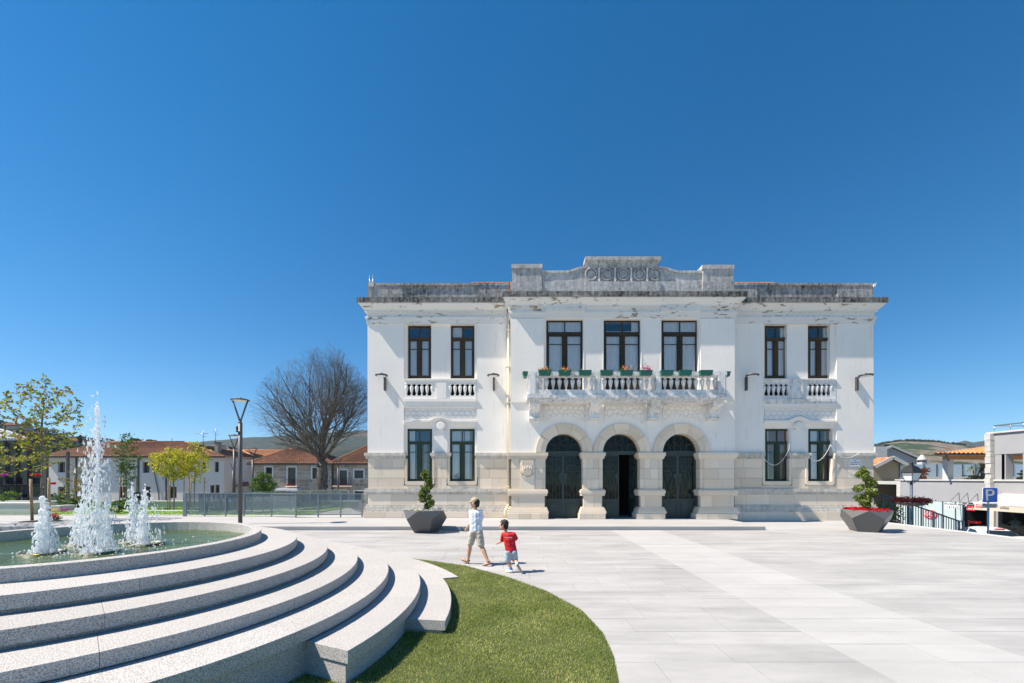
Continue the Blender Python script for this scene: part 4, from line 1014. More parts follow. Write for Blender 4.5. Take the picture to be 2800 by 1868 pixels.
MB().add([ra,rd,(XL+.3,24.6,8.85)],[(0,1,2)]).add([rb_,rc,(XR-.3,24.6,8.85)],[(1,0,2)]).add([rd,rc,(XR-.3,24.6,8.85),(XL+.3,24.6,8.85)],[(0,1,2,3)]).build('roof_back', M['tile_orange'], hall)
def sag(pts,n=10):
    out = []
    for (x0,y0),(x1,y1),s in pts:
        for i in range(n+1): t = i/n; out.append(W(x0+(x1-x0)*t,y0+(y1-y0)*t+s*4*t*(1-t),YW-.13))
    return out
tag(MB().tube(sag([((2080,1238),(2157,1230),38)])+[W(2160,1200,YW-.1)],.008,5).build('cable', M['white'], loc=W(2120,1280,YW-.1)), 'thin white cable sagging across the lower right wing window nearer the doors', 'cable','loose cables')
tag(MB().tube(sag([((2205,1240),(2271,1216),32),((2271,1216),(2310,1252),8),((2310,1252),(2350,1238),4)]),.008,5).build('cable', M['white'], loc=W(2240,1270,YW-.1)), 'thin white cable sagging over the outer lower window and stone cap', 'cable','loose cables')
an = thing('antenna', W(1015,783,YW+.1), 'small pale antenna box with two rods on the left parapet corner', 'antenna')
MB().fbox(1008,1022,768,783.5,YW-.04,.12).build('antenna_box', M['concrete'], an); 
for x in (1010.5,1019.5): MB().tube([W(x,752,YW),W(x,800,YW-.03)],.012,6).build('rod', M['steel'], an)
an2 = tag(MB().prism([(fx(2386,YW),fz(785,YW)),(fx(2391,YW),fz(785,YW)),(fx(2394,YW),fz(774,YW)),(fx(2386,YW),fz(778,YW))],YW-.05,YW+.08).build('bird_spike_bracket', M['white']), 'small white bracket on the right end of the parapet', 'bracket')
# wall lamps
def wall_lamp(xp, label):
    X = fx(xp,YW); t = thing('wall_lamp',(X,YW,fz(1068,YW)),label,'wall lamp','wall lamps on the facade')
    z0,z1 = fz(1068,YW-.06),fz(1031,YW-.06); Yd = YW-.46; zd = fz(1026.5,Yd)
    MB().box(X-.035,X+.035,YW-.10,YW-.0,z0,z1).build('bracket_post',M['lamp_metal'],t,bevel=.005)
    MB().bar((X,YW-.06,z1-.03),(X,Yd+.2,zd+.01),.05,.035).build('arm',M['lamp_metal'],t)
    MB().lathe([(.20,-.028),(.225,-.02),(.228,.02),(.20,.03),(.05,.04)],28,(X,Yd,zd)).lathe([(.035,.04),(.035,.085),(.02,.09)],10,(X,Yd,zd)).build('lamp_head',M['lamp_metal'],t)
    MB().lathe([(.172,-.034),(.172,-.026)],28,(X,Yd,zd)).build('diffuser',M['lamp_lens'],t)
wall_lamp(1053.5,'dark disc wall lamp on the far left pier of the town hall')
wall_lamp(1350.5,'dark disc wall lamp between the left wing and the balcony')
wall_lamp(2038.5,'dark disc wall lamp just right of the balcony')
wall_lamp(2340,'dark disc wall lamp on the far right pier of the town hall')
# flower boxes on the balcony rail
def leaves(b, c, rad, n, size, r=None, up=0.0, shape='ell'):
    r = r or random
    for _ in range(n):
        while True:
            x,y,z = r.uniform(-1,1),r.uniform(-1,1),r.uniform(-1,1)
            if x*x+y*y+z*z < 1: break
        p = Vector((c[0]+x*rad[0],c[1]+y*rad[1],c[2]+z*rad[2])); leaf_at(b,p,size*r.uniform(.6,1.25),r,up)
def leaf_at(b, p, s, r, up=0.0):
    d = Vector((r.gauss(0,1),r.gauss(0,1),r.gauss(0,1)+up)).normalized(); u = d.cross(Vector((r.gauss(0,1),r.gauss(0,1),r.gauss(0,1)))).normalized()
    n_ = d.cross(u)
    b.add([p-d*s*.5, p+u*s*.30+n_*s*.06, p+d*s*.5, p-u*s*.30+n_*s*.06], [(0,1,2,3)])
FB = [(1489.6,'leftmost on the balcony rail, full of trailing greenery',('petal_pink','petal_yellow'),16,70,.04),
      (1544,'second from left on the balcony rail, drooping flowers',('petal_pink','petal_yellow'),14,26,.06),
      (1599.5,'third from left on the balcony rail, nearly empty',('petal_yellow',),2,3,.01),
      (1658.7,'fourth from left on the balcony rail, one dry stem',('petal_pink',),3,6,.03),
      (1712.6,'in mid rail with pink petunias and tall yellow stems',('petal_pink','petal_yellow'),18,40,.08),
      (1765.6,'on the balcony rail with purple petunias',('petal_purple','petal_pink'),34,14,.08),
      (1822.8,'third from right on the balcony rail, bare',(),0,2,.0),
      (1873,'second from right on the balcony rail, dry shoots',('petal_yellow',),2,5,.03),
      (1930,'rightmost on the front balcony rail, bare',(),0,0,.0)]
def flower_box(c, along, label, pets, nf, nl, hh):
    t = thing('flower_box',c,'green plastic flower box '+label,'flower box','flower boxes on the balcony'); L = .215; b = MB()
    A = Vector(along); Bv = Vector((-A.y,A.x,0)); P = lambda u,v,z: Vector(c)+A*u+Bv*v+Vector((0,0,z))
    q = [P(-L*.90,-.06,0),P(L*.90,-.06,0),P(L*.90,.06,0),P(-L*.90,.06,0),P(-L,-.085,.15),P(L,-.085,.15),P(L,.085,.15),P(-L,.085,.15)]
    b.add(q,[(0,3,2,1),(0,1,5,4),(1,2,6,5),(2,3,7,6),(3,0,4,7)]); b.add([P(-L*1.04,-.1,.15),P(L*1.04,-.1,.15),P(L*1.04,.1,.15),P(-L*1.04,.1,.15),P(-L*1.04,-.1,.17),P(L*1.04,-.1,.17),P(L*1.04,.1,.17),P(-L*1.04,.1,.17)],[(0,3,2,1),(0,1,5,4),(1,2,6,5),(2,3,7,6),(3,0,4,7)])
    b.build('trough',M['green_plastic'],t); MB().add([P(-L*.97,-.09,.16),P(L*.97,-.09,.16),P(L*.97,.09,.16),P(-L*.97,.09,.16)],[(0,1,2,3)]).build('soil',M['soil'],t)
    r = random.Random(int(c[0]*100))
    if nl:
        b = MB(); 
        for _ in range(nl*2): leaf_at(b,P(r.uniform(-1,1)*L*1.1,r.uniform(-.14,.06),.16+abs(r.gauss(0,hh))),.045,r,.5)
        b.build('foliage',M['leaf_thin'],t,kind='stuff')
    for m in pets:
        b = MB()
        for _ in range(nf): 
            p = P(r.uniform(-.7,.7)*L,r.uniform(-.15,.03),.17+abs(r.gauss(0,hh*1.2))-(.06 if r.random()<.25 else 0))
            for _ in range(4): leaf_at(b,p+Vector((r.gauss(0,.008),r.gauss(0,.008),r.gauss(0,.008))),.04,r)
        b.build('flowers',M[m],t,kind='stuff')
for x,l,pt,nf,nl,hh in FB: flower_box((fx(x,YB-.07),YB-.07,fz(1027,YB-.07)),(1,0,0),l,pt,nf,nl,hh)
flower_box((bx0-.09,YB+.30,fz(1027,YB)),(0,-1,0),'on the left return of the balcony, seen end-on',(),0,0,0)
flower_box((bx1+.09,YB+.30,fz(1027,YB)),(0,1,0),'on the balcony right return, half hidden',(),0,0,0)
# ================================================================== planters with shrubs
def planter(center, rot, Rr, label, cat_lbl):
    t = thing('planter',(center[0],center[1],0),label,'planter','faceted planters')
    zs = (.0,.607*Rr,.983*Rr); rs = (.607*Rr,.982*Rr,.982*Rr)
    P = [[(center[0]+rs[k]*math.cos(rot+2*math.pi*i/5+(math.pi/5 if k==2 else 0)), center[1]+rs[k]*math.sin(rot+2*math.pi*i/5+(math.pi/5 if k==2 else 0)), zs[k]+.012) for i in range(5)] for k in range(3)]
    b = MB(); V_ = P[0]+P[1]+P[2]; F = [(4,3,2,1,0)]
    for i in range(5):
        j = (i+1)%5; F.append((i,j,5+j,10+i,5+i)); F.append((5+i,10+i,10+(i-1)%5))
    inner = [(center[0]+(x-center[0])*.955,center[1]+(y-center[1])*.955,z) for x,y,z in P[2]]; soil = [(x,y,z-.07) for x,y,z in inner]
    V_ += inner+soil
    for i in range(5):
        j = (i+1)%5; F.append((10+i,10+j,15+j,15+i)); F.append((15+i,15+j,20+j,20+i))
    b.add(V_,F); b.build('pot',M['planter'],t,bevel=.006)
    MB().add([(x,y,z-.0) for x,y,z in soil],[(0,1,2,3,4)]).build('soil',M['soil'],t)
    MB().zprism([(center[0]+rs[0]*.9*math.cos(rot+2*math.pi*i/5),center[1]+rs[0]*.9*math.sin(rot+2*math.pi*i/5)) for i in range(5)],0,.02).build('foot',M['black'],t)
    return t, zs[2]-.055
def shrub(base, h, w, label, seed, n=1500, mat='leaf_shrub', clumps=16, name='shrub', size=.075, profile=None):
    r = random.Random(seed); t = thing(name,base,label,'shrub')
    st = MB(); pts = [Vector(base)]
    for i in range(1,7): pts.append(Vector(base)+Vector((r.gauss(0,.012),r.gauss(0,.012),h*.9*i/6)))
    st.tube(pts,[.022*(1-.75*i/6)+.004 for i in range(7)],6); lf = MB()
    for c in range(clumps):
        f = .14+.86*(c+.5)/clumps; k_ = 1.0 if profile is None else profile(f)
        a = r.uniform(0,6.28); q = r.uniform(.15,.75)*w/2*k_
        cc = Vector(base)+Vector((q*math.cos(a),q*math.sin(a),h*f)); st.tube([Vector(base)+Vector((0,0,h*f*.8)),cc],[.008,.003],4)
        leaves(lf,cc,(w*.27*k_,w*.27*k_,h*.085),n//clumps,size,r,.6)
    st.build('stem',M['bark_thin'],t); lf.build('foliage',M[mat],t,kind='stuff'); return t
Rp = .655
pc1 = (fx(1163,12.60),12.60); pl1,zt1 = planter(pc1, R(270-36-8), Rp, 'dark grey faceted planter with white pansies, left of the doors', '')
pc2 = (fx(2368,12.75),12.75); pl2,zt2 = planter(pc2, R(270+2), Rp, 'dark grey faceted planter with red flowers, at the right corner', '')
def bed(par, c, z, mats, n, rad, keep=None):
    r = random.Random(5); fol = MB()
    for m,cnt in mats:
        b = MB()
        for _ in range(cnt):
            a = r.uniform(0,6.28); q = rad*math.sqrt(r.random()); x,y = q*math.cos(a),q*math.sin(a)
            if keep and not keep(x,y): continue
            p = Vector((c[0]+x,c[1]+y,z+.05+r.uniform(0,.05)))
            for _ in range(4): leaf_at(b,p+Vector((r.gauss(0,.013),r.gauss(0,.013),r.gauss(0,.010))),.05,r,1)
            leaf_at(fol,p-Vector((0,0,.04)),.07,r,.4)
        b.build('flowers',M[m],par,kind='stuff')
    fol.build('flower_leaves',M['leaf_green'],par,kind='stuff')
bed(pl1,pc1,zt1,(('petal_white',130),),0,.52,lambda x,y: not (-.1 < x < .22 and y > -.1) )
bed(pl2,pc2,zt2,(('petal_red',620),),0,.54)
shrub((pc1[0]+.03,pc1[1],zt1-.02),1.22,.46,'slim glossy green shrub in the planter left of the doors',4,1900,profile=lambda f: .55+.55*math.sin(min(1,f*1.15)*3.0) if f<.5 else 1.0-.6*(f-.5))
shrub((pc2[0]-.02,pc2[1],zt2-.02),1.32,.52,'bushy glossy green shrub in the red-flowered planter',9,2300,profile=lambda f: .5+.6*math.sin(f*2.9))
# ================================================================== lamp posts
def lamp_post(base, h, label, r=.055, yaw=0.0, cam_=False, name='lamp_post'):
    t = thing(name,base,label,'lamp post','slim lamp posts with triangular heads'); x,y,z = base
    MB().tube([(x,y,z),(x,y,z+h*.80)],r,14).build('pole',M['lamp_metal'],t)
    hh = h*.185; hw = h*.062
    MB().tube([(x,y,z+h*.80),(x,y,z+h*.815)],[r*1.05,r*.8],14).tube([(x,y,z+h*.81),(x+hw*.95*math.cos(yaw),y+hw*.95*math.sin(yaw),z+h*.985)],r*.42,6).tube([(x,y,z+h*.81),(x-hw*.95*math.cos(yaw),y-hw*.95*math.sin(yaw),z+h*.985)],r*.42,6).build('fork',M['lamp_metal'],t)
    MB().lathe([(hw*.95,-.02),(hw*1.08,-.012),(hw*1.08,.012),(hw*.9,.028),(r*.7,.034),(r*.7,.075),(r*.4,.08)],24,(x,y,z+h*.985)).build('lamp_head',M['lamp_metal'],t)
    MB().lathe([(hw*.9,-.028),(hw*.9,-.018)],24,(x,y,z+h*.985)).build('diffuser',M['lamp_lens'],t)
    if cam_: MB().box(x-.10,x-.03,y-.06,y+.06,z+h*.745,z+h*.775).tube([(x-.05,y-.1,z+h*.735),(x-.05,y+.02,z+h*.735)],.03,8).box(x-.02,x+.045,y-.08,y-.05,z+h*.705,z+h*.735).build('camera_unit',M['black'],t)
    return t
p = G(657,1433.5,ZP); lamp_post((p.x,p.y,ZP),fz(1089,p.y)-ZP,'tall dark lamp post nearest the fountain, standing on the pavement',.062,R(4),True)
for xp,yt,Y,l in ((640.5,1188,22,'dark lamp post just left of the nearest one, behind the mesh fence'),(691,1224,30,'dark lamp post in front of the stone house corner'),(925,1252,34,'thin dark lamp post right of the bare tree'),(637,1264,40,'far small lamp post before the porch between the houses')):
    zb_ = ground_z(0,Y)+.05; X = fx(xp,Y); lamp_post((X,Y,zb_),fz(yt,Y)-zb_,l,.06 if Y<25 else .065,R(10))
# dark poles among the young trees on the left
for xp,yt,yb_,Y,l in ((126.5,1220,1390,19,'square dark steel pole beside the left autumn tree'),(185.5,1236,1385,24,'dark pole in front of the left end of the white house')):
    X = fx(xp,Y); t = thing('pole',(X,Y,.1),l,'pole'); MB().box(X-.055,X+.055,Y-.055,Y+.055,.1,fz(yt,Y)).build('shaft',M['lamp_metal'],t); MB().lathe([(.09,0),(.09,.02)],12,(X,Y,fz(yt,Y))).build('cap',M['lamp_metal'],t)
# ================================================================== mesh fence
def meshmat():
    k = N('expanded mesh'); v = k.pos((1,1,1)); 
    k.base((.11,.15,.17), .5, .4)
    sep = k.n('ShaderNodeSeparateXYZ'); k.l(v, sep.inputs[0]); s_ = k.math('ADD', sep.outputs[0], sep.outputs[1])
    f1 = k.math('FRACT', k.math('MULTIPLY', k.math('ADD', s_, sep.outputs[2]), 21.0)); f2 = k.math('FRACT', k.math('MULTIPLY', k.math('SUBTRACT', s_, sep.outputs[2]), 21.0))
    hole = k.math('MULTIPLY', k.math('GREATER_THAN', f1, .46), k.math('GREATER_THAN', f2, .46))
    tp_ = k.n('ShaderNodeBsdfTransparent'); mx_ = k.n('ShaderNodeMixShader'); k.l(hole, mx_.inputs[0]); k.l(k.b.outputs[0], mx_.inputs[1]); k.l(tp_.outputs[0], mx_.inputs[2]); k.l(mx_.outputs[0], k.out.inputs[0]); return k.m
M['mesh'] = meshmat()
def mesh_fence(pts, h, label, posts_wide=(), r=.022):
    t = thing('mesh_fence',pts[0],label,'fence')
    pts = [Vector(p) for p in pts]
    for i,p in enumerate(pts):
        w_ = .13 if i in posts_wide else .04
        MB().box(p.x-w_/2,p.x+w_/2,p.y-.02,p.y+.02,p.z,p.z+h).build('fence_post',M['fence'],t)
    up = Vector((0,0,1))
    for a,b_ in zip(pts[:-1],pts[1:]):
        d = (b_-a).normalized()*.022
        MB().bar(a+up*(h-.02)+d,b_+up*(h-.02)-d,.05,.035).build('top_rail',M['fence'],t); MB().bar(a+up*.10+d,b_+up*.10-d,.035,.03).build('bottom_rail',M['fence'],t)
        MB().add([a+up*.115+d,b_+up*.115-d,b_+up*(h-.035)-d,a+up*(h-.035)+d],[(0,1,2,3)]).build('mesh_panel',M['mesh'],t)
    return t
fb = [G(x,y,ZP) for x,y in ((517.5,1410.8),(571,1410.8),(623.5,1411.3),(675.7,1411),(742.5,1413),(809,1415.5),(870,1415),(931.6,1414.8),(990,1414.8))]
fb = [Vector((p.x,min(p.y,16.45),ZP)) for p in fb]; fb.append(Vector((fx(1006,16.9),16.9,ZP)))
mesh_fence(fb,.92,'blue-grey steel mesh fence beside the town hall, front run',(0,))
fb2 = [G(x,y,ZP) for x,y in ((545,1408),(600,1405),(650,1403.5),(690,1402),(720,1399),(760,1397),(795,1396),(830,1391.5),(860,1389),(890,1386.5),(920,1385),(950,1383))]
mesh_fence([Vector((p.x,p.y,ZP+.03)) for p in fb2],.86,'second blue-grey mesh fence along the ramp behind the first')
b = MB()
for a,c in zip(fb2[:-1],fb2[1:]): b.bar((a.x,a.y+.05,ZP-.03),(c.x,c.y+.05,ZP-.03),.22,.10)
struct(b.build('ramp_kerb',M['white_stone']))
b = MB().add([(p.x,p.y-.05,ZP-.045) for p in fb2]+[(p.x,p.y+.02,ZP-.02) for p in reversed(fb)],[tuple(range(len(fb2)+len(fb)))[::-1]]); struct(b.build('ramp',M['concrete']))
# ================================================================== the two boys
def caps(b, p0, r0, p1, r1, flat=(1,1,1)):
    p0,p1 = Vector(p0),Vector(p1); L = (p1-p0).length; n = max(2,int(L/(min(r0,r1)*.45))+1)
    for i in range(n+1):
        t = i/n; r_ = r0+(r1-r0)*t; b.ico(p0.lerp(p1,t),(r_*flat[0],r_*flat[1],r_*flat[2]),2)
def fleshed(b, name, mat, parent, vox=.0075, it=4):
    o = b.build(name,mat,parent); m = o.modifiers.new('remesh','REMESH'); m.mode = 'VOXEL'; m.voxel_size = vox; m.use_smooth_shade = True
    s = o.modifiers.new('smooth','SMOOTH'); s.iterations = it; s.factor = .5; return o
def hand(b, wrist, direction, side, s=1.0):
    w = Vector(wrist); d = Vector(direction).normalized(); n_ = d.cross(Vector((0,1,.2))).normalized(); u = n_.cross(d)
    caps(b,w,.020*s,w+d*.035*s,.022*s); pc = w+d*.04*s
    for k_,(o,l) in enumerate(((-.018,.040),(-.006,.046),(.006,.043),(.018,.034))):
        a = pc+u*o*s; m_ = a+d*l*.55*s; caps(b,a,.0075*s,m_,.007*s); caps(b,m_,.007*s,m_+(d*.55+n_*.75*side).normalized()*l*.55*s,.006*s)
    caps(b,w+d*.01*s+u*.02*s,.008*s,w+d*.035*s+u*.036*s+n_*.012*side*s,.007*s)
def boy(origin, k, J, label, who):
    t = thing('person',origin,label,'person','two boys crossing the square'); O = Vector(origin); P = lambda a: O+Vector(a)
    b = MB()
    hd = J['head']; caps(b,P(hd),.074*k,P((hd[0],hd[1],hd[2]+.02*k)),.076*k,(.95,1.06,1.12)); f = Vector(J['face']).normalized()
    jaw = Vector(hd)+f*.035*k-Vector((0,0,.052*k)); b.ico(P(jaw),.045*k,2); b.ico(P(Vector(hd)+f*.083*k-Vector((0,0,.015*k))),.013*k,2)
    side = f.cross(Vector((0,0,1)))
    for s_ in (-1,1): b.ico(P(Vector(hd)+side*.074*k*s_-Vector((0,0,.01*k))-f*.004),(.012*k,.018*k,.022*k),2)
    caps(b,P(J['neck']),.034*k,P(Vector(hd)-Vector((0,0,.05*k))),.036*k)
    caps(b,P(J['chest']),.055*k,P(J['pelvis']),.060*k)
    for s_ in ('L','R'):
        caps(b,P(J['sh'+s_]),.034*k,P(J['el'+s_]),.026*k); caps(b,P(J['el'+s_]),.026*k,P(J['ha'+s_]),.018*k)
        dr = Vector(J['ha'+s_])-Vector(J['el'+s_]); hand(b,P(J['ha'+s_]),dr,1 if s_=='L' else -1,k*.95)
        caps(b,P(J['hip'+s_]),.062*k,P(J['kn'+s_]),.043*k); kn,an_ = Vector(J['kn'+s_]),Vector(J['an'+s_]); mid = kn.lerp(an_,.35)
        caps(b,P(kn),.043*k,P(mid),.044*k); caps(b,P(mid),.044*k,P(an_),.026*k)
        caps(b,P(J['heel'+s_]),.024*k,P(J['toe'+s_]),.020*k); caps(b,P(an_),.026*k,P(J['heel'+s_]),.024*k)
    fleshed(b,'body',M['skin'],t)
    eyes = MB()
    for s_ in (-1,1): eyes.ico(P(Vector(hd)+f*.071*k+side*.028*k*s_),.008*k,1)
    for s_ in (-1,1): pass
    eyes.build('eyes',M['black'],t,kind='stuff')
    return t,P,f,side
ZB = 0.0; g1 = G(1300.5,1545.5); o1 = (g1.x,g1.y,0)
J1 = dict(head=(-.015,.01,1.150),face=(-.9,.35,-.12),neck=(.0,.0,1.03),chest=(0,0,.90),pelvis=(.01,0,.62),
    shL=(-.088,.02,.975),elL=(-.078,.04,.805),haL=(-.175,.10,.665),shR=(.090,-.005,.98),elR=(.108,.05,.83),haR=(-.03,.15,.73),
    hipL=(-.05,.02,.60),knL=(-.105,.06,.375),anL=(-.150,.12,.075),heelL=(-.145,.125,.035),toeL=(-.255,.17,.075),
    hipR=(.062,-.01,.60),knR=(.105,-.02,.365),anR=(.228,-.10,.105),heelR=(.262,-.115,.065),toeR=(.155,-.075,.025))
def folds(o, amt=.012, sc=.05):
    tx_ = bpy.data.textures.new('folds','CLOUDS'); tx_.noise_scale = sc; tx_.noise_depth = 2; m = o.modifiers.new('folds','DISPLACE'); m.texture = tx_; m.strength = amt; m.mid_level = .5; m.texture_coords = 'GLOBAL'
t,P,f,sd = boy(o1,1.0,J1,'older boy in khaki cap, white tee and beige shorts, walking left','')
b = MB(); h_ = Vector(J1['head']); caps(b,P(h_+Vector((0,0,.028))),.081,P(h_+Vector((0,0,.042))),.080,(1,1.08,.80))
for i in range(9): a = -.9+1.8*i/8; d = Vector((f.x*math.cos(a)-f.y*math.sin(a),f.x*math.sin(a)+f.y*math.cos(a),0)); caps(b,P(h_+d*.07+Vector((0,0,.022))),.011,P(h_+d*(.085+.058*math.cos(a))+Vector((0,0,.008))),.007)
fleshed(b,'cap',M['cap'],t,.0055,3)
b = MB(); hb = h_-f*.02
caps(b,P(hb+Vector((0,0,-.005))),.076,P(hb+Vector((0,0,.02))),.077,(.98,1.0,.75)); caps(b,P(hb-f*.022+Vector((0,0,-.045))),.05,P(hb-f*.02),.06); fleshed(b,'hair',M['hair'],t,.0055,2)
b = MB(); caps(b,P((-.05,.0,.965)),.052,P((.055,0,.968)),.052); caps(b,P((-.045,0,.955)),.066,P((-.04,0,.66)),.074); caps(b,P((.045,0,.955)),.066,P((.055,0,.66)),.076); caps(b,P((.0,0,.95)),.075,P((.01,0,.655)),.085)
for s_,e in (('L',.72),('R',.72)): caps(b,P(J1['sh'+s_]),.046,P(Vector(J1['sh'+s_]).lerp(Vector(J1['el'+s_]),e)),.047)
folds(fleshed(b,'tee_shirt',M['tee_white'],t,.007,5))
b = MB(); caps(b,P((-.035,0,.62)),.080,P((.055,0,.62)),.080)
for s_ in ('L','R'): caps(b,P(Vector(J1['hip'+s_])),.078,P(Vector(J1['hip'+s_]).lerp(Vector(J1['kn'+s_]),.88)),.072)
folds(fleshed(b,'shorts',M['shorts_beige'],t,.007,5))
for s_ in ('L','R'):
    b = MB(); he,to_ = Vector(J1['heel'+s_]),Vector(J1['toe'+s_]); dn = Vector((0,0,-.021)); dd = (to_-he).normalized()
    caps(b,P(he+dn),.020,P(to_+dn+dd*.01),.022,(1,1,.55)); mid = he.lerp(to_,.62); b.tube([P(mid+Vector((.02,-.03,-.015))),P(mid+Vector((0,0,.022))),P(mid+Vector((-.02,.03,-.015)))],.009,6)
    a = Vector(J1['an'+s_]).lerp(he,.35); b.tube([P(a+Vector((.03*math.cos(q),.03*math.sin(q),0))) for q in [i*.6283 for i in range(11)]],.008,6)
    b.build('sandal',M['sandal'],t)
g2 = G(1397,1566.5); o2 = (g2.x,g2.y,0)
J2 = dict(head=(-.118,.03,.806),face=(-.95,.30,-.1),neck=(-.085,.02,.705),chest=(-.04,0,.59),pelvis=(.0,0,.36),
    shL=(-.128,.03,.645),elL=(-.150,.06,.53),haL=(-.215,.12,.49),shR=(.045,-.01,.650),elR=(.092,.03,.565),haR=(.03,.13,.53),
    hipL=(-.045,.01,.345),knL=(-.055,.03,.205),anL=(.0,.0,.07),heelL=(.012,-.005,.035),toeL=(-.06,.03,.022),
    hipR=(.050,-.01,.345),knR=(.068,.03,.225),anR=(.098,-.075,.175),heelR=(.098,-.10,.165),toeR=(.152,-.085,.070))
t,P,f,sd = boy(o2,.86,J2,'smaller boy in red jersey and pale denim shorts, running behind the older boy','')
b = MB(); h_ = Vector(J2['head'])-f*.010
caps(b,P(h_+Vector((0,0,.008))),.070,P(h_+Vector((.0,0,.030))),.066,(1,1.06,1.02)); caps(b,P(h_-f*.022+Vector((0,0,-.04))),.045,P(h_-f*.02),.055)
r_ = random.Random(8)
for _ in range(46): d = Vector((r_.gauss(0,1),r_.gauss(0,1),abs(r_.gauss(.5,1)))).normalized(); caps(b,P(h_+d*.062+Vector((0,0,.02))),.010,P(h_+d*.078+Vector((0,0,.022))),.005)
fleshed(b,'hair',M['hair'],t,.005,1)
b = MB(); caps(b,P((-.095,.02,.645)),.044,P((.01,0,.648)),.046); caps(b,P((-.085,.01,.64)),.054,P((-.035,0,.385)),.062); caps(b,P((.0,0,.64)),.054,P((.042,0,.385)),.062); caps(b,P((-.04,0,.63)),.062,P((.003,0,.38)),.072)
for s_ in ('L','R'): caps(b,P(J2['sh'+s_]),.042,P(Vector(J2['sh'+s_]).lerp(Vector(J2['el'+s_]),.80)),.042)
folds(fleshed(b,'jersey',M['tee_red'],t,.0065,5))
text('PORTUGAL',M['white'],t,P((-.035,-.079,.598)),(1,.02,.06),(0,.12,1),.020,'jersey_print',.002,width=.115)
MB().tube([P((-.098,-.066,.596)),P((-.094,-.068,.606)),P((-.100,-.066,.616))],.006,5).build('jersey_emblem',plain('green print',(.02,.30,.16),.6),t)
b = MB(); caps(b,P((-.03,0,.365)),.066,P((.035,0,.365)),.066)
for s_,e in (('L',.92),('R',.95)): caps(b,P(J2['hip'+s_]),.064,P(Vector(J2['hip'+s_]).lerp(Vector(J2['kn'+s_]),e)),.060)
folds(fleshed(b,'shorts',M['shorts_denim'],t,.0065,5))
for s_ in ('L','R'):
    he,to_ = Vector(J2['heel'+s_]),Vector(J2['toe'+s_]); dd = (to_-he).normalized(); b = MB(); caps(b,P(he),.030,P(to_+dd*.012),.027,(1,1,.95)); o = fleshed(b,'shoe',M['shoe'],t,.006,2)
    dn = Vector((0,0,-1)) if s_ == 'L' else Vector((.25,-.95,-.1)); b = MB(); caps(b,P(he+dn*.016),.026,P(to_+dd*.012+dn*.016),.024,(.9,.9,.55) if s_=='L' else (.9,.55,.95)); fleshed(b,'sole',M['sole'],t,.006,1)
    b = MB(); caps(b,P(he.lerp(Vector(J2['an'+s_]),.6)),.028,P(Vector(J2['an'+s_]).lerp(Vector(J2['kn'+s_]),.12)),.027); fleshed(b,'sock',M['shoe_blue'] if s_=='L' else M['shoe'],t,.006,1)
# ================================================================== right-hand street
XF = 28.0; ZS = -2.3
def S(x, y, X=XF):                      # photo pixel on the plane X = const
    Y = X*FPX/(x-CX); return Vector((X,Y,EYE-(y-HY)*Y/FPX))
def SY(x, X=XF): return X*FPX/(x-CX)
shop = thing('shop_building',(XF,24,ZS),'grey rendered shop building with terrace, stone pillar and cream awning','shop')
ya,yb_,yc_,yd = SY(2453),SY(2464),SY(2702),SY(2719)     # far end, end pilaster, pillar
zc = 1.50; Y0 = 16.0
MB().box(XF,XF+.25,yc_,yb_,.10,zc-.06).box(XF,XF+.25,Y0,yd,.10,zc-.06).build('grey_wall',M['house_grey'],shop)
MB().box(XF-.08,XF+.4,yc_,ya+.1,zc-.06,zc+.03).box(XF-.08,XF+.4,Y0,yd,zc-.06,zc+.03).build('coping',M['white_stone'],shop)
b = MB(); b.box(XF-.05,XF+.3,yb_,ya,ZS,zc-.06); b.build('end_pilaster',M['white_stone'],shop,bevel=.01)
MB().box(XF+.26,XF+17,Y0,34.6,zc-.35,zc-.12).build('terrace_slab',M['concrete'],shop)
MB().box(XF+.3,XF+17,ya-.25,ya,ZS,zc-.36).build('end_wall',M['house_beige'],shop)
# upper storey with open loggia
zt = fz(1181,SY(2719)); zo = 2.98
MB().box(XF,XF+.3,Y0,yd,zo,zt-.10).box(XF+.3,XF+6,yd-.3,yd,zo,zt-.10).box(XF+.31,XF+6,Y0,yd-.31,zt-.35,zt-.15).build('upper_wall',M['house_grey'],shop)
MB().box(XF-.10,XF+.4,Y0,yd+.35,zt-.10,zt).build('roof_coping',M['white_stone'],shop)
for y0,y1 in ((yd-.55,yd-.01),(SY(2746),SY(2738)),(SY(2803),SY(2796))): MB().box(XF+.02,XF+.45,y0,y1,zc+.03,zo).build('loggia_pier',M['house_grey'],shop)
MB().box(XF+5.6,XF+5.9,Y0,yd-.32,zo-.02,zt-.36).build('loggia_lintel',M['timber'],shop)
for i in range(7): y = Y0+.5+i*1.2; MB().box(XF+.35,XF+5.6,y,y+.14,zo+.05,zo+.22).build('rafter',M['timber'],shop)
rk = unit_cube('pillar_stone',M['rock']); z = zt-.10; r_ = random.Random(2)
while z > .55:
    h = r_.uniform(.27,.37); h = min(h,z-.5); o = r_.uniform(0,.06); block(rk,'pillar_stone',shop,XF-.18-o,XF+.2,yd+.005+r_.uniform(0,.02),yc_-r_.uniform(0,.04),z-h+.012,z); z -= h
b = MB().box(XF-.15,XF+.2,yd-.1,yc_-.1,ZS,.50); b.build('lower_pilaster',M['white_stone'],shop)
b = MB(); zr_ = zt+.36; b.tube([(XF+.1,yd+.1,zr_),(XF+.1,Y0,zr_)],.035,8).tube([(XF+.1,yd+.1,zr_),(XF+5,yd+.1,zr_)],.03,8)
b.build('roof_rail',M['steel'],shop)
for y in (yd+.1,SY(2763,XF+.1),SY(2800,XF+.1)): MB().tube([(XF+.1,y,zt),(XF+.1,y,zr_)],.02,6).build('rail_post',M['steel'],shop)
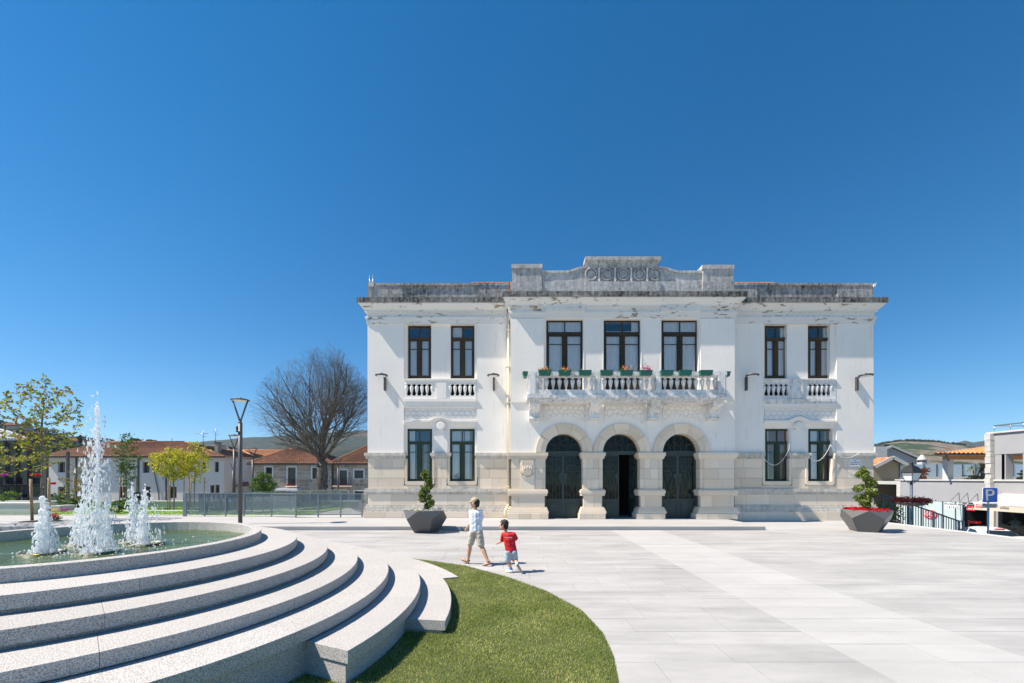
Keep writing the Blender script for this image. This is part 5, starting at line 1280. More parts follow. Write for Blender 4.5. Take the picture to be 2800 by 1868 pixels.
# shop front under the wall: pale screens, posts, canopy, dark doorway, awning
for k_,(xa,xb_) in enumerate(((2464,2520),(2521,2577),(2578,2612),(2613,2632))): MB().box(XF+.02,XF+.06,SY(xb_),SY(xa),ZS,.10).build('shop_window',M['shopglass'],shop)
for x in (2520.5,2577.5,2612.5,2632.5): MB().box(XF-.01,XF+.08,SY(x)-.03,SY(x)+.03,ZS,.10).build('shop_post',M['rail_blue'],shop)
dk = dark = MB(); dk.add([(XF+.1,SY(2632),ZS),(XF+.1,SY(2632),.1),(XF+3,SY(2632),.1),(XF+3,SY(2632),ZS),(XF+.1,SY(2694),ZS),(XF+.1,SY(2694),.1),(XF+3,SY(2694),.1),(XF+3,SY(2694),ZS)],[(0,1,2,3),(4,7,6,5),(1,5,6,2),(2,6,7,3),(0,3,7,4)]); dk.build('shop_interior',M['dark_room'],shop)
b = MB(); b.box(XF+3,XF+3.1,Y0,SY(2712),ZS,.1).box(XF+.3,XF+3,Y0,SY(2712),0.0,.1); b.build('shop_back_wall',M['dark_room'],shop)
MB().box(XF+.05,XF+.07,Y0,SY(2728),ZS+.3,.0).build('display_window',M['gate_glass'],shop)
MB().box(XF+.0,XF+.3,SY(2728),SY(2712),ZS,.1).build('shop_pier',M['house_grey'],shop)
zcn = fz(1379,SY(2610,XF-1.3)); MB().box(XF-1.3,XF-.01,SY(2668,XF),SY(2583,XF-1.3),zcn-.06,zcn).build('canopy',M['house_grey'],shop)
for xa,ya_,xb2,yb2 in ((2622,1347,2588,1381),(2646,1348,2613,1384),(2673,1350,2637,1387)):
    MB().tube([S(xa,ya_),S(xb2,yb2,XF-1.25)],.022,6).build('stay_rod',M['steel'],shop)
sg = MB().box(XF-1.33,XF-1.29,SY(2583,XF-1.31)-2.0,SY(2583,XF-1.31),zcn,zcn+.02).build('sign_rail',M['steel'],shop)
p = S(2603,1391,XF-1.34); text('SMK',M['white'],shop,(XF-1.34,p.y,p.z),(0,-1,0),(0,0,1),.24,'canopy_letters',.03,width=.80)
pa_,pb_ = S(2644,1396,XF-1.0),S(2667,1384.5,XF-1.0); s1 = MB().box(XF-1.04,XF-1.0,pb_.y,pa_.y,pa_.z,pb_.z).build('red_sign',M['red'],shop); text("Levi's",M['white'],s1,(XF-1.045,(pa_.y+pb_.y)/2,pa_.z+.07),(0,-1,0),(0,0,1),.13,'sign_lettering',.01,width=.42)
# red oval
c = S(2544.5,1407,XF+.0); m = 40; b = MB(); ov = [(XF-.02,c.y-.47*math.cos(2*math.pi*i/m),c.z+.30*math.sin(2*math.pi*i/m)) for i in range(m)]
b.add(ov+[(XF+.015,y,z) for _,y,z in ov],[tuple(range(m))]+[(i,i+m,(i+1)%m+m,(i+1)%m) for i in range(m)]); osn = b.build('oval_sign',M['red'],shop)
text('BORGES',M['white'],osn,(XF-.025,c.y,c.z-.08),(0,-1,0),(0,0,1),.19,'sign_lettering',.01,width=.80)
b = MB()
for i in range(5): y = c.y+.26-i*.13; b.box(XF-.03,XF-.02,y-.05,y+.05,c.z+.14,c.z+.19)
b.box(XF-.03,XF-.02,c.y-.1,c.y+.1,c.z-.21,c.z-.19); b.build('sign_small_print',M['white'],osn,kind='stuff')
# awning
A0,A1 = SY(2665,XF-1.6),Y0-2; zl = fz(1378,SY(2728,XF-1.6)); zw = fz(1349,SY(2728))
b = MB(); q = [(XF-1.6,A0,zl),(XF-1.6,A1,zl),(XF-.01,A1,zw),(XF-.01,A0,zw)]; b.add(q+[(x,y,z-.03) for x,y,z in q],[(3,2,1,0),(4,5,6,7),(0,1,5,4),(3,0,4,7)]); b.add([(XF-1.6,A0-.01,zl),(XF-.01,A0-.01,zw),(XF-.01,A0-.01,zl)],[(0,1,2)]); b.build('awning',M['awning'],shop)
MB().box(XF-1.64,XF-1.57,A1,A0+.03,zl-.08,zl+.05).build('awning_bar',M['awning_lip'],shop)
va = MB().box(XF-1.62,XF-1.60,A1,A0,zl-.40,zl-.08).build('awning_valance',M['awning'],shop)
ta,tb = SY(2734,XF-1.63),SY(2759,XF-1.63); text('adidas',M['print_black'],va,(XF-1.625,(ta+tb)/2,fz(1392.5,(ta+tb)/2)),(0,-1,0),(0,0,1),.15,'valance_lettering',.004,width=ta-tb)
pa_,pb_ = S(2668,1387,XF-1.63),S(2687,1375.5,XF-1.63); s1 = MB().box(XF-1.635,XF-1.622,pb_.y,pa_.y,pa_.z,pb_.z).build('red_tab',M['red'],shop); text("Levi's",M['white'],s1,(XF-1.64,(pa_.y+pb_.y)/2,pa_.z+.05),(0,-1,0),(0,0,1),.12,'tab_lettering',.006,width=.36)
MB().box(XF+.2,XF+.5,SY(2661),SY(2637),fz(1431,SY(2650)),fz(1425,SY(2650))).build('red_shelf',M['red'],shop)
# shop dummies behind the display window
def dummy(x, ytop, X, h, shirt, label):
    p = S(x,ytop,X); zt_ = p.z; t = thing('mannequin',(X,p.y,zt_-h),label,'mannequin','shop window mannequins'); b = MB(); k_ = h/1.75; B0 = Vector((X,p.y,zt_-h))
    P = lambda x_,y_,z_: B0+Vector((x_,y_,z_))*k_
    caps(b,P(0,0,1.66),.085*k_,P(0,0,1.58),.07*k_); caps(b,P(0,0,1.5),.05*k_,P(0,0,1.4),.06*k_)
    for s_ in (-1,1):
        caps(b,P(0,s_*.09,.9),.085*k_,P(0,s_*.1,.5),.06*k_); caps(b,P(0,s_*.1,.5),.06*k_,P(0,s_*.1,.06),.04*k_); caps(b,P(0,s_*.2,1.4),.045*k_,P(-.05,s_*.40,1.2),.04*k_); caps(b,P(-.05,s_*.40,1.2),.04*k_,P(-.1,s_*.28,1.0),.03*k_)
    fleshed(b,'body',M['skin'],t,.022,2); b = MB(); caps(b,P(0,-.1,1.38),.11*k_,P(0,-.07,.95),.11*k_); caps(b,P(0,.1,1.38),.11*k_,P(0,.07,.95),.11*k_)
    for s_ in (-1,1): caps(b,P(0,s_*.18,1.4),.065*k_,P(-.02,s_*.28,1.3),.06*k_)
    fleshed(b,'shirt',shirt,t,.022,2); b = MB(); caps(b,P(0,-.06,.95),.12*k_,P(0,.06,.95),.12*k_)
    for s_ in (-1,1): caps(b,P(0,s_*.09,.9),.1*k_,P(0,s_*.1,.66),.09*k_)
    fleshed(b,'trousers',M['black'],t,.022,2)
dummy(2768,1401,XF+1.5,1.75,M['print_black'],'shop mannequin in a dark shirt behind the white-shirted one')
dummy(2776,1411,XF+.9,1.6,M['white'],'shop mannequin in a white shirt in the display window')
dummy(2797,1434,XF+.6,1.2,plain('pink cloth',(.55,.22,.2),.8),'child-sized mannequin in pink at the right photo edge')
pers = S(2640,1411,XF+.4); t = thing('person',(XF+.4,pers.y,ZS),'person in a lavender shirt standing in the dark shop doorway','person'); b = MB(); B0 = Vector((XF+.4,pers.y,ZS)); hp = pers.z-ZS
caps(b,B0+Vector((0,0,hp*.93)),.1,B0+Vector((0,0,hp*.9)),.09); caps(b,B0+Vector((0,0,hp*.86)),.05,B0+Vector((0,0,hp*.8)),.06)
for s_ in (-1,1): caps(b,B0+Vector((0,s_*.1,hp*.5)),.09,B0+Vector((0,s_*.1,.08)),.05); caps(b,B0+Vector((0,s_*.2,hp*.8)),.05,B0+Vector((-.1,s_*.25,hp*.5)),.035)
fleshed(b,'body',M['skin'],t,.02,2); b = MB(); caps(b,B0+Vector((0,-.1,hp*.79)),.12,B0+Vector((0,-.08,hp*.5)),.13); caps(b,B0+Vector((0,.1,hp*.79)),.12,B0+Vector((0,.08,hp*.5)),.13); fleshed(b,'shirt',plain('lavender shirt',(.30,.27,.42),.85),t,.02,2)
b = MB()
for s_ in (-1,1): caps(b,B0+Vector((0,s_*.1,hp*.5)),.115,B0+Vector((0,s_*.1,.12)),.075)
fleshed(b,'trousers',M['black'],t,.02,2)
# terrace: frosted glass fence, low wall, pergola, plants
YG = 34.0; gx0,gx1 = fx(2459,YG),fx(2800,YG)
gf = thing('glass_fence',((gx0+gx1)/2,YG,zc),'frosted glass balustrade panels with dark posts along the back of the terrace','fence')
MB().box(gx0,gx1,YG-.1,YG+.1,zc-.12,fz(1304,YG)).build('fence_wall',M['concrete'],gf)
zg0,zg1 = fz(1303.5,YG),fz(1270,YG); xs_ = [2459,2526,2561,2598,2631.5,2667,2703,2737,2770,2800]
for a,c in zip(xs_[:-1],xs_[1:]): MB().box(fx(a,YG)+.04,fx(c,YG)-.04,YG-.01,YG+.01,zg0,zg1).build('glass_panel',M['frosted'],gf)
for x in xs_: MB().box(fx(x,YG)-.04,fx(x,YG)+.04,YG-.04,YG+.04,zg0,zg1+.01).build('fence_post',M['lamp_metal'],gf)
pg = thing('pergola',(fx(2602,27),27,zc-.12),'tiled terrace pergola with timber beam on a pale stone column','pergola')
Yq = 27.0; MB().box(fx(2592,Yq),fx(2592,Yq)+.36,Yq,Yq+.36,zc-.12,fz(1256,Yq)).build('column',M['white_stone'],pg,bevel=.01)
MB().box(fx(2592,Yq)-.05,fx(2592,Yq)+5.2,Yq+.02,Yq+.3,fz(1256.5,Yq),fz(1246,Yq)).build('beam',M['timber'],pg)
ze = fz(1241,26.6); q = [(fx(2556,26.6),26.6,ze),(34.0,26.6,ze),(38,31.5,4.35),(fx(2566,30.5),30.5,ze+.22)]
tile_roof('roof_tiles',pg,q,M['tile_new'],.28,.36,.045); MB().add([(x,y,z-.08) for x,y,z in q],[(3,2,1,0)]).build('roof_boards',M['timber'],pg)
MB().bar((fx(2554,26.55),26.55,ze-.05),(34.0,26.55,ze-.05),.12,.11).build('gutter',M['lamp_metal'],pg)
MB().tube([(fx(2586,26.6),26.6,ze-.08),(fx(2589,26.8),26.8,ze-.25),(fx(2594,27),27,ze-.4)],.05,8).build('gutter_elbow',M['rail_blue'],pg)
def yucca(base, h, label, seed, heads=3):
    r = random.Random(seed); t = thing('yucca_plant',base,label,'plant','terrace yucca plants'); tr_ = MB(); lf = MB(); B0 = Vector(base)
    for i in range(heads):
        a = r.uniform(0,6.28); top = B0+Vector((.35*h*math.cos(a)*.8,.2*h*math.sin(a),h*r.uniform(.55,.8))); tr_.tube([B0,B0.lerp(top,.5)+Vector((0,0,.05)),top],[.06,.05,.045],6)
        for j in range(46):
            d = Vector((r.gauss(0,1),r.gauss(0,1),r.gauss(.2,.7))).normalized(); l = h*r.uniform(.26,.42); n_ = d.cross(Vector((0,0,1))).normalized()*.022
            m_ = top+d*l*.6; e = top+d*l+Vector((0,0,-l*.35)); lf.add([top-n_,top+n_,m_+n_,m_-n_,e],[(0,1,2,3),(3,2,4)])
    tr_.build('trunk',M['bark_thin'],t); lf.build('leaves',M['leaf_agave'],t,kind='stuff')
yucca((fx(2667,31),31,zc-.12),1.35,'pale spiky yucca on the terrace, left of two',3,2); yucca((fx(2682,30),30,zc-.12),1.5,'taller dark spiky yucca on the terrace beside the stone pillar',6,3)
shrub((fx(2524,31),31,zc-.12),.95,.95,'red-leaved maple bush on the terrace behind the lantern',12,900,'leaf_maple',14,'maple_bush',.11)
shrub((fx(2672,29.5),29.5,zc-.12),.42,1.3,'low pale green succulent under the yuccas',13,500,'leaf_agave',12,'succulent_bush',.10)
shrub((fx(2798,24),24,zc-.12),.75,.6,'green potted bush inside the loggia',14,400,'leaf_hedge',8,'potted_bush',.10)
# gable houses behind
def gable(name, label, apex, half, eave_dy, yb2, Y, mat, rmat, depth=8, fascia=True, cat='house'):
    X0 = fx(apex[0],Y); za_ = fz(apex[1],Y); hw = half*Y/FPX; ze_ = za_-eave_dy*Y/FPX; zb_ = fz(yb2,Y); t = thing(name,(X0,Y,zb_),label,cat)
    MB().prism([(X0-hw*.93,zb_),(X0+hw*.93,zb_),(X0+hw*.93,ze_),(X0,za_-.1),(X0-hw*.93,ze_)],Y,Y+depth).build('wall',mat,t)
    for s_ in (-1,1):
        q = [(X0+s_*hw*1.06,Y-.35,ze_-.05),(X0+s_*hw*1.06,Y+depth,ze_-.05),(X0,Y+depth,za_+.06),(X0,Y-.35,za_+.06)]
        if s_ < 0: q = [q[1],q[0],q[3],q[2]]
        tile_roof('roof_tiles',t,q,rmat,.3,.4,.03)
        MB().bar((X0+s_*hw*1.06,Y-.36,ze_-.08),(X0,Y-.36,za_+.02),.06,.26).build('verge_board',M['concrete'],t)
    return t
gable('beige_house','shaded beige gable house with orange tiles beside the town hall',(2432,1252),46,22,1420,34,M['house_beige'],M['tile_orange'],8)
gh = gable('grey_house','pale grey gable house behind the beige one',(2434,1221),100,44,1420,60,M['house_grey'],M['concrete'],10)
Yk = 45; kx = fx(2521,Yk); ck = thing('chimney',(kx,Yk,fz(1300,Yk)),'white chimney pot with conical cap above the glass fence','chimney')
MB().box(kx-.28,kx+.28,Yk-.28,Yk+.28,fz(1300,Yk),fz(1263,Yk)).build('stack',M['white_stone'],ck); MB().lathe([(.42,0),(.44,.10),(.10,.60),(.05,.62)],14,(kx,Yk,fz(1259.5,Yk))).build('conical_cap',M['concrete'],ck)
for s_ in (-1,1): MB().box(kx+s_*.26-.06,kx+s_*.26+.06,Yk-.2,Yk+.2,fz(1263,Yk),fz(1259.4,Yk)).build('cap_leg',M['lamp_metal'],ck)
Yk = 58; kx = fx(2402,Yk); t = thing('chimney_stack',(kx,Yk,fz(1260,Yk)),'broad pale rendered chimney stack next to the grey gable','chimney'); MB().box(kx-.75,kx+.85,Yk-.4,Yk+.4,fz(1260,Yk),fz(1222,Yk)).build('stack',M['white_stone'],t); MB().box(kx+.5,kx+1.2,Yk-.3,Yk+.3,fz(1222,Yk)+.02,fz(1215,Yk)).build('pot',M['lamp_metal'],t)
# hedge behind the right planter
hd = thing('hedge',(15.6,18,-1.6),'leafy green hedge behind the right planter','hedge'); b = MB(); r_ = random.Random(4)
for c in ((14.9,17.6,-.2),(15.3,17.8,.05),(15.8,18,.1),(16.3,18.2,.2),(15.0,17.6,-.9),(15.6,17.8,-.7),(16.2,18,-.6),(16.5,18.3,-.1)): leaves(b,c,(.55,.4,.55),330,.10,r_,.3)
b.build('foliage',M['leaf_hedge'],hd,kind='stuff'); st = MB()
for x in (14.9,15.4,15.9,16.4): st.tube([(x,17.9,-2.2),(x+.05,17.9,0)],[.03,.01],5)
st.build('stems',M['bark_thin'],hd,kind='stuff')
# stair railing down to the street
rl = thing('stair_railing',(14.4,16.5,-1.0),'blue-grey steel railing descending the steps beside the plaza','railing'); Yr = 16.5
pA,pB,pC = W(2414,1352,Yr),W(2622,1425,Yr),W(2634,1425,Yr)
MB().bar(pA,pB,.05,.045).bar(pB,pC,.05,.045).build('handrail',M['rail_blue'],rl)
bal_ = MB().box(-.009,.009,-.009,.009,-1.0,0).mesh('baluster',M['rail_blue'])
n = 30
for i in range(n+1):
    p = pA.lerp(pB,i/n); w_ = 1
    if i % 10 == 0: MB().box(p.x-.028,p.x+.028,p.y-.028,p.y+.028,p.z-1.1,p.z).build('rail_post',M['rail_blue'],rl)
    else: inst(bal_,'baluster',rl,(p.x,p.y,p.z-.02))
MB().box(pC.x-.03,pC.x+.03,pC.y-.03,pC.y+.03,pC.z-1.1,pC.z).build('rail_post',M['rail_blue'],rl)
sp = bpy.data.objects.new('street_steps',None); col.objects.link(sp); ORG[sp] = Vector((14,17,0)); struct(sp); stp = unit_cube('stair_tread',M['white_stone'])
for i in range(14): block(stp,'stair_tread',sp,13.62+.3*i,13.62+.3*(i+1)-.004,15.84,19.0,-2.36,-.02-.155*(i+1))
b = MB().box(13.62,17.9,15.82,15.835,-2.3,-.01); 
# lantern with hanging flower ring
Yl = 14.7; Xl = fx(2492,Yl); ln = thing('street_lantern',(Xl,Yl,ZS),'black lantern street lamp with a dark red flower ring below','street lamp')
zl0,zl1 = fz(1315,Yl),fz(1293,Yl)
MB().tube([(Xl,Yl,ZS),(Xl,Yl,-1.0)],[.07,.06],12).tube([(Xl,Yl,-1.0),(Xl,Yl,zl0-.02)],[.05,.04],12).lathe([(.06,0),(.06,.05)],12,(Xl,Yl,-.2)).build('pole',M['rail_blue'],ln)
def frust(b, r0, z0, r1, z1, k=4, a0=.12):
    v0 = [(Xl+r0*math.cos(a0+math.pi/4+2*math.pi*i/k),Yl+r0*math.sin(a0+math.pi/4+2*math.pi*i/k),z0) for i in range(k)]; v1 = [(Xl+r1*math.cos(a0+math.pi/4+2*math.pi*i/k),Yl+r1*math.sin(a0+math.pi/4+2*math.pi*i/k),z1) for i in range(k)]
    b.add(v0+v1,[tuple(range(k-1,-1,-1)),tuple(range(k,2*k))]+[(i,(i+1)%k,(i+1)%k+k,i+k) for i in range(k)]); return v0,v1
b = MB(); v0,v1 = frust(b,.17,zl0,.27,zl1); b.build('lantern_glass',M['lamp_lens'],ln); b = MB()
for p,q in zip(v0,v1): b.bar(p,q,.018)
for vv in (v0,v1):
    for i in range(4): b.bar(vv[i],vv[(i+1)%4],.02)
b.build('lantern_frame',M['black'],ln)
b = MB(); frust(b,.36,zl1+.01,.33,zl1+.035); frust(b,.33,zl1+.036,.17,zl1+.21); frust(b,.17,zl1+.211,.11,zl1+.24); frust(b,.11,zl1+.241,.03,zl1+.31); b.lathe([(.05,0),(.06,.03),(.02,.05),(.03,.08),(.01,.11)],8,(Xl,Yl,zl1+.31)); b.build('lantern_roof',M['black'],ln)
b = MB()
for s_ in (-1,1): b.tube([(Xl+s_*.13,Yl,zl0),(Xl+s_*.12,Yl,zl0-.06),(Xl+s_*.04,Yl,zl0-.09),(Xl,Yl,zl0-.14)],.012,6)
b.build('scroll_bracket',M['black'],ln)
zf = fz(1373,Yl); 
MB().lathe([(.30,-.12),(.48,0),(.44,0),(.28,-.08)],24,(Xl,Yl,zf),cap=False).build('flower_tray',M['planter'],ln); b = MB(); r_ = random.Random(6)
for _ in range(2600):
    a = r_.uniform(0,6.28); q = .38+r_.gauss(0,.07); leaf_at(b,Vector((Xl+q*math.cos(a)*1.0,Yl+q*math.sin(a),zf+.05+r_.gauss(0,.05))),.06,r_)
b.build('ring_flowers',M['petal_dark'],ln,kind='stuff')
# parking sign
Ys_ = 17.7; Xs = fx(2704.5,Ys_); ps = thing('parking_sign',(Xs,Ys_,ZS),'blue square P parking sign with grey plate on a steel post','sign')
MB().tube([(Xs+.02,Ys_+.05,ZS),(Xs+.02,Ys_+.05,fz(1340,Ys_))],.035,10).build('post',M['steel'],ps)
def rrect(x0,x1,z0,z1,r): return [(x+r*math.cos(a),z+r*math.sin(a)) for (x,z,s) in ((x1-r,z1-r,0),(x0+r,z1-r,1),(x0+r,z0+r,2),(x1-r,z0+r,3)) for a in [math.pi/2*(s+i/4) for i in range(5)]]
x0,x1 = fx(2688,Ys_),fx(2727,Ys_); z0_,z1_ = fz(1373,Ys_),fz(1334.5,Ys_)
MB().prism(rrect(x0-.015,x1+.015,z0_-.015,z1_+.015,.05),Ys_,Ys_+.02).build('sign_edge',M['white'],ps); MB().prism(rrect(x0,x1,z0_,z1_,.045),Ys_-.006,Ys_+.001).build('sign_face',M['blue_sign'],ps)
text('P',M['sign_grey'],ps,((x0+x1)/2+.0,Ys_-.008,z0_+.06),(1,0,0),(0,0,1),.47,'letter_p',.003,width=.36)
pz0,pz1 = fz(1389,Ys_),fz(1376.5,Ys_); px0,px1 = fx(2686.5,Ys_),fx(2727.5,Ys_)
plt = MB().box(px0,px1,Ys_-.005,Ys_+.015,pz0,pz1).build('sub_plate',M['sign_grey'],ps)
text('PRESIDENCIA',M['print_black'],plt,((px0+px1)/2,Ys_-.008,pz0+.108),(1,0,0),(0,0,1),.055,'plate_line',.002,width=(px1-px0)*.88); text('5 LUGARES',M['print_black'],plt,((px0+px1)/2,Ys_-.008,pz0+.025),(1,0,0),(0,0,1),.055,'plate_line',.002,width=(px1-px0)*.72)
MB().box(px0+.03,px1-.03,Ys_-.008,Ys_-.004,pz0+.09,pz0+.097).build('plate_rule',M['print_black'],plt)
# white car, parked, seen from behind left
def car(origin, yaw, label):
    t = thing('parked_car',origin,label,'car'); O = Vector(origin); c_,s_ = math.cos(yaw),math.sin(yaw)
    KC = .92
    def T(p): return (O.x+KC*(p[0]*c_-p[1]*s_), O.y+KC*(p[0]*s_+p[1]*c_), O.z+KC*p[2])
    # stations along the length (y): -2.1 rear .. 2.1 front; each: half width, sill z, belt z, top z, roof half width
    ST = [(-2.10,.70,.42,.78,.80,.60),(-2.05,.80,.32,.88,.92,.66),(-1.85,.86,.28,.96,1.12,.62),(-1.45,.88,.25,.96,1.40,.58),(-.9,.885,.24,.95,1.49,.60),(0,.89,.24,.93,1.50,.62),(.6,.89,.24,.91,1.40,.60),(1.15,.88,.25,.90,1.04,.66),(1.6,.86,.28,.84,.90,.70),(1.95,.78,.34,.74,.78,.62),(2.1,.62,.42,.62,.64,.5)]
    b = MB(); n = len(ST); K = 10
    def prof(y,hw,zs_,zb_,zt_,rw): return [(-hw*.92,y,zs_),(-hw,y,(zs_+zb_)/2),(-hw*.97,y,zb_),(-(hw*.97*.45+rw*.55),y,zb_+(zt_-zb_)*.55),(-rw,y,zt_-.03*(zt_>1)),(rw,y,zt_-.03*(zt_>1)),((hw*.97*.45+rw*.55),y,zb_+(zt_-zb_)*.55),(hw*.97,y,zb_),(hw,y,(zs_+zb_)/2),(hw*.92,y,zs_)]
    for st in ST: b.v += [T(p) for p in prof(*st)]
    for i in range(n-1):
        for j in range(K): k_ = (j+1)%K; b.f.append((i*K+j,(i+1)*K+j,(i+1)*K+k_,i*K+k_)); b.sm.append(True)
    b.f += [tuple(range(K)),tuple((n-1)*K+j for j in range(K-1,-1,-1))]; b.sm += [False]*2
    b.v = [b.v[i] for i in range(len(b.v))]; body = b.build('body',M['car_white'],t); sb = body.modifiers.new('sub','SUBSURF'); sb.levels = 2; sb.render_levels = 2
    def panel(pts,mat,name,par=t,off=.012):
        m_ = MB(); q = [Vector(T(p)) for p in pts]; nrm = (q[1]-q[0]).cross(q[2]-q[0]).normalized()*off; m_.add([p+nrm for p in q]+[p-nrm*2 for p in q],[tuple(range(len(q)))]+[tuple(range(2*len(q)-1,len(q)-1,-1))]+[(i,i+len(q),(i+1)%len(q)+len(q),(i+1)%len(q)) for i in range(len(q))]); return m_.build(name,mat,par,bevel=.004)
    for sg_ in (-1,1):
        def P(y,z,x): return (sg_*x,y,z)
        sd_ = [P(-1.36,1.02,.86),P(-1.22,1.20,.78),P(-.90,1.30,.735),P(0,1.34,.725),P(.50,1.27,.74),P(.98,.99,.86),P(.9,.97,.875)]
        if sg_ < 0: sd_ = sd_[::-1]
        w_ = panel(sd_[::-1],M['car_glass'],'side_window',off=.02)
        panel([P(-.32,.98,.875),P(-.24,.98,.875),P(-.24,1.335,.73),P(-.32,1.335,.73)][::(1 if sg_>0 else -1)],M['car_white'],'window_pillar',off=.024)
        for yw in (-1.3,1.3):
            wc = Vector(T((sg_*.80,yw,.31))); ax = Vector((c_,s_,0))*sg_; m_ = MB(); 
            for (r0,r1,o0,o1,mt) in ((.31,.31,-.1,.1,'tyre'),):
                pts = [wc+ax*o for o in (-.1,.09)]; m_.tube(pts,.285,20)
            wh = m_.build('wheel',M['tyre'],t); MB().tube([wc+ax*.08,wc+ax*.105],.18,16).build('rim',M['chrome'],wh)
        panel([P(-2.02,.78,.50),P(-2.02,.92,.56),P(-1.82,.99,.80),P(-1.66,.98,.87),P(-1.72,.90,.885),P(-1.98,.77,.82)][::(1 if sg_<0 else -1)],M['tail'],'tail_light',off=.03)
    panel([(-.60,-2.03,1.03),(.60,-2.03,1.03),(.56,-1.70,1.30),(.42,-1.66,1.345),(-.42,-1.66,1.345),(-.56,-1.70,1.30)],M['car_glass'],'rear_window',off=.03)
    panel([(-.20,-1.60,1.42),(.20,-1.60,1.42),(.20,-1.56,1.445),(-.20,-1.56,1.445)],M['tail'],'brake_light',off=.02)
    panel([(-.26,-2.115,.60),(.26,-2.115,.60),(.26,-2.10,.71),(-.26,-2.10,.71)],M['white'],'number_plate',off=.015)
    e = MB().tube([T((.0,-2.13,.86)),T((0,-2.11,.90))],.045,10).build('badge',M['chrome'],t)
    MB().box(O.x-.01,O.x+.01,O.y-1.2,O.y-1.19,O.z+1.47,O.z+1.6).build('aerial',M['black'],t)
    return t
cY = 22.6; cX = fx(2694,cY); car((cX,cY,-2.30),R(-29),'white hatchback parked on the lower street beyond the plaza edge')
cX2 = fx(2815,17.5); car((cX2+1.4,18.6,-2.30),R(-29),'second white car at the right photo edge, only its corner visible')
# ================================================================== hills
def hill(name, ridge, Yr, Yb, yb2, mat, rows=10, rough=.0, seed=1, label=None):
    r = np.random.default_rng(seed); xs2 = np.arange(ridge[0][0],ridge[-1][0]+1,6.0); ry = np.interp(xs2,[p[0] for p in ridge],[p[1] for p in ridge]) + rough*np.convolve(r.normal(0,1,len(xs2)),np.ones(4)/4,'same')
    b = MB(); w_ = len(xs2)
    for j in range(rows+1):
        t = j/rows; Y = Yb+(Yr-Yb)*t
        for i,x in enumerate(xs2):
            y = yb2+(ry[i]-yb2)*(t**.8)+ (rough*1.2*math.sin(i*.35+j*1.9)*(1-t)*t)
            b.v.append(tuple(W(x,y,Y)))
    for j in range(rows):
        for i in range(w_-1): b.f.append((j*w_+i,j*w_+i+1,(j+1)*w_+i+1,(j+1)*w_+i)); b.sm.append(True)
    o = b.build(name,mat,loc=(W((ridge[0][0]+ridge[-1][0])/2,yb2,Yb))); return struct(o)
def hillmat(name, green, brown, scale, lo=.42, hi=.6, rows=0):
    k = N(name); v = k.pos(); n1 = k.noise(scale,6,.65,v); n2 = k.noise(scale*9,4,.7,v)
    c = k.mix(k.ramp(n1,lo,hi),green,brown); c = k.mix(k.math('MULTIPLY',k.ramp(n2,.5,.62),.7),c,tuple(x*.4 for x in green))
    if rows:
        w_ = k.n('ShaderNodeTexWave'); w_.inputs['Scale'].default_value = rows; w_.inputs['Distortion'].default_value = 2.0; k.l(v,w_.inputs['Vector']); c = k.mix(k.math('MULTIPLY',k.ramp(w_.outputs['Fac'],.4,.7),k.math('MULTIPLY',k.ramp(n1,.5,.6),.6)),c,green)
    return k.base(c,.95,.1)
hill('far_mountain',((2560,1236),(2600,1218),(2620,1209),(2638,1205),(2660,1210),(2690,1205),(2740,1208),(2900,1204),(3100,1225)),860,560,1300,hillmat('mountain heath',(.04,.055,.045),(.09,.08,.07),.012),8,.6,3)
hr = [(2250,1240),(2380,1221),(2420,1212.5),(2455,1207.5),(2490,1205.5),(2560,1208.5),(2600,1213),(2650,1219),(2702,1227),(2800,1236),(3050,1262)]
hill('orchard_hill',hr,440,170,1312,hillmat('orchard slope',(.035,.065,.028),(.25,.19,.15),.022,.44,.52,.15),16,.8,5)
hill('far_ridge',((-300,1222),(100,1214),(420,1211),(500,1208.7),(560,1207.5),(623,1201.6),(668,1196),(745,1194),(800,1189),(851,1184),(930,1181),(1010,1176),(1150,1178)),720,330,1320,hillmat('heathland ridge',(.035,.05,.04),(.12,.095,.08),.014,.54,.68),12,.8,8)
hill('wooded_ridge',((-200,1250),(400,1245),(560,1238),(640,1226),(700,1228),(800,1222),(900,1228),(1010,1218),(1150,1224)),470,210,1325,hillmat('wooded slope',(.02,.034,.022),(.07,.06,.045),.02,.5,.66),10,1.2,9)
tr_ = MB(); r_ = random.Random(14)                        # tree line on the orchard ridge
for i in range(240):
    x = r_.uniform(2390,2640); y = np.interp(x,[p[0] for p in hr],[p[1] for p in hr]); p = W(x,y+.8,437); h = r_.uniform(1.1,3.2)
    tr_.ico((p.x,p.y,p.z+h*.3),(h*.35,h*.35,h*.55),1)
o = tr_.build('ridge_trees',M['leaf_dark'],loc=W(2500,1210,437),kind='stuff'); o['label'] = 'line of far trees along the orchard hill ridge'; o['category'] = 'trees'
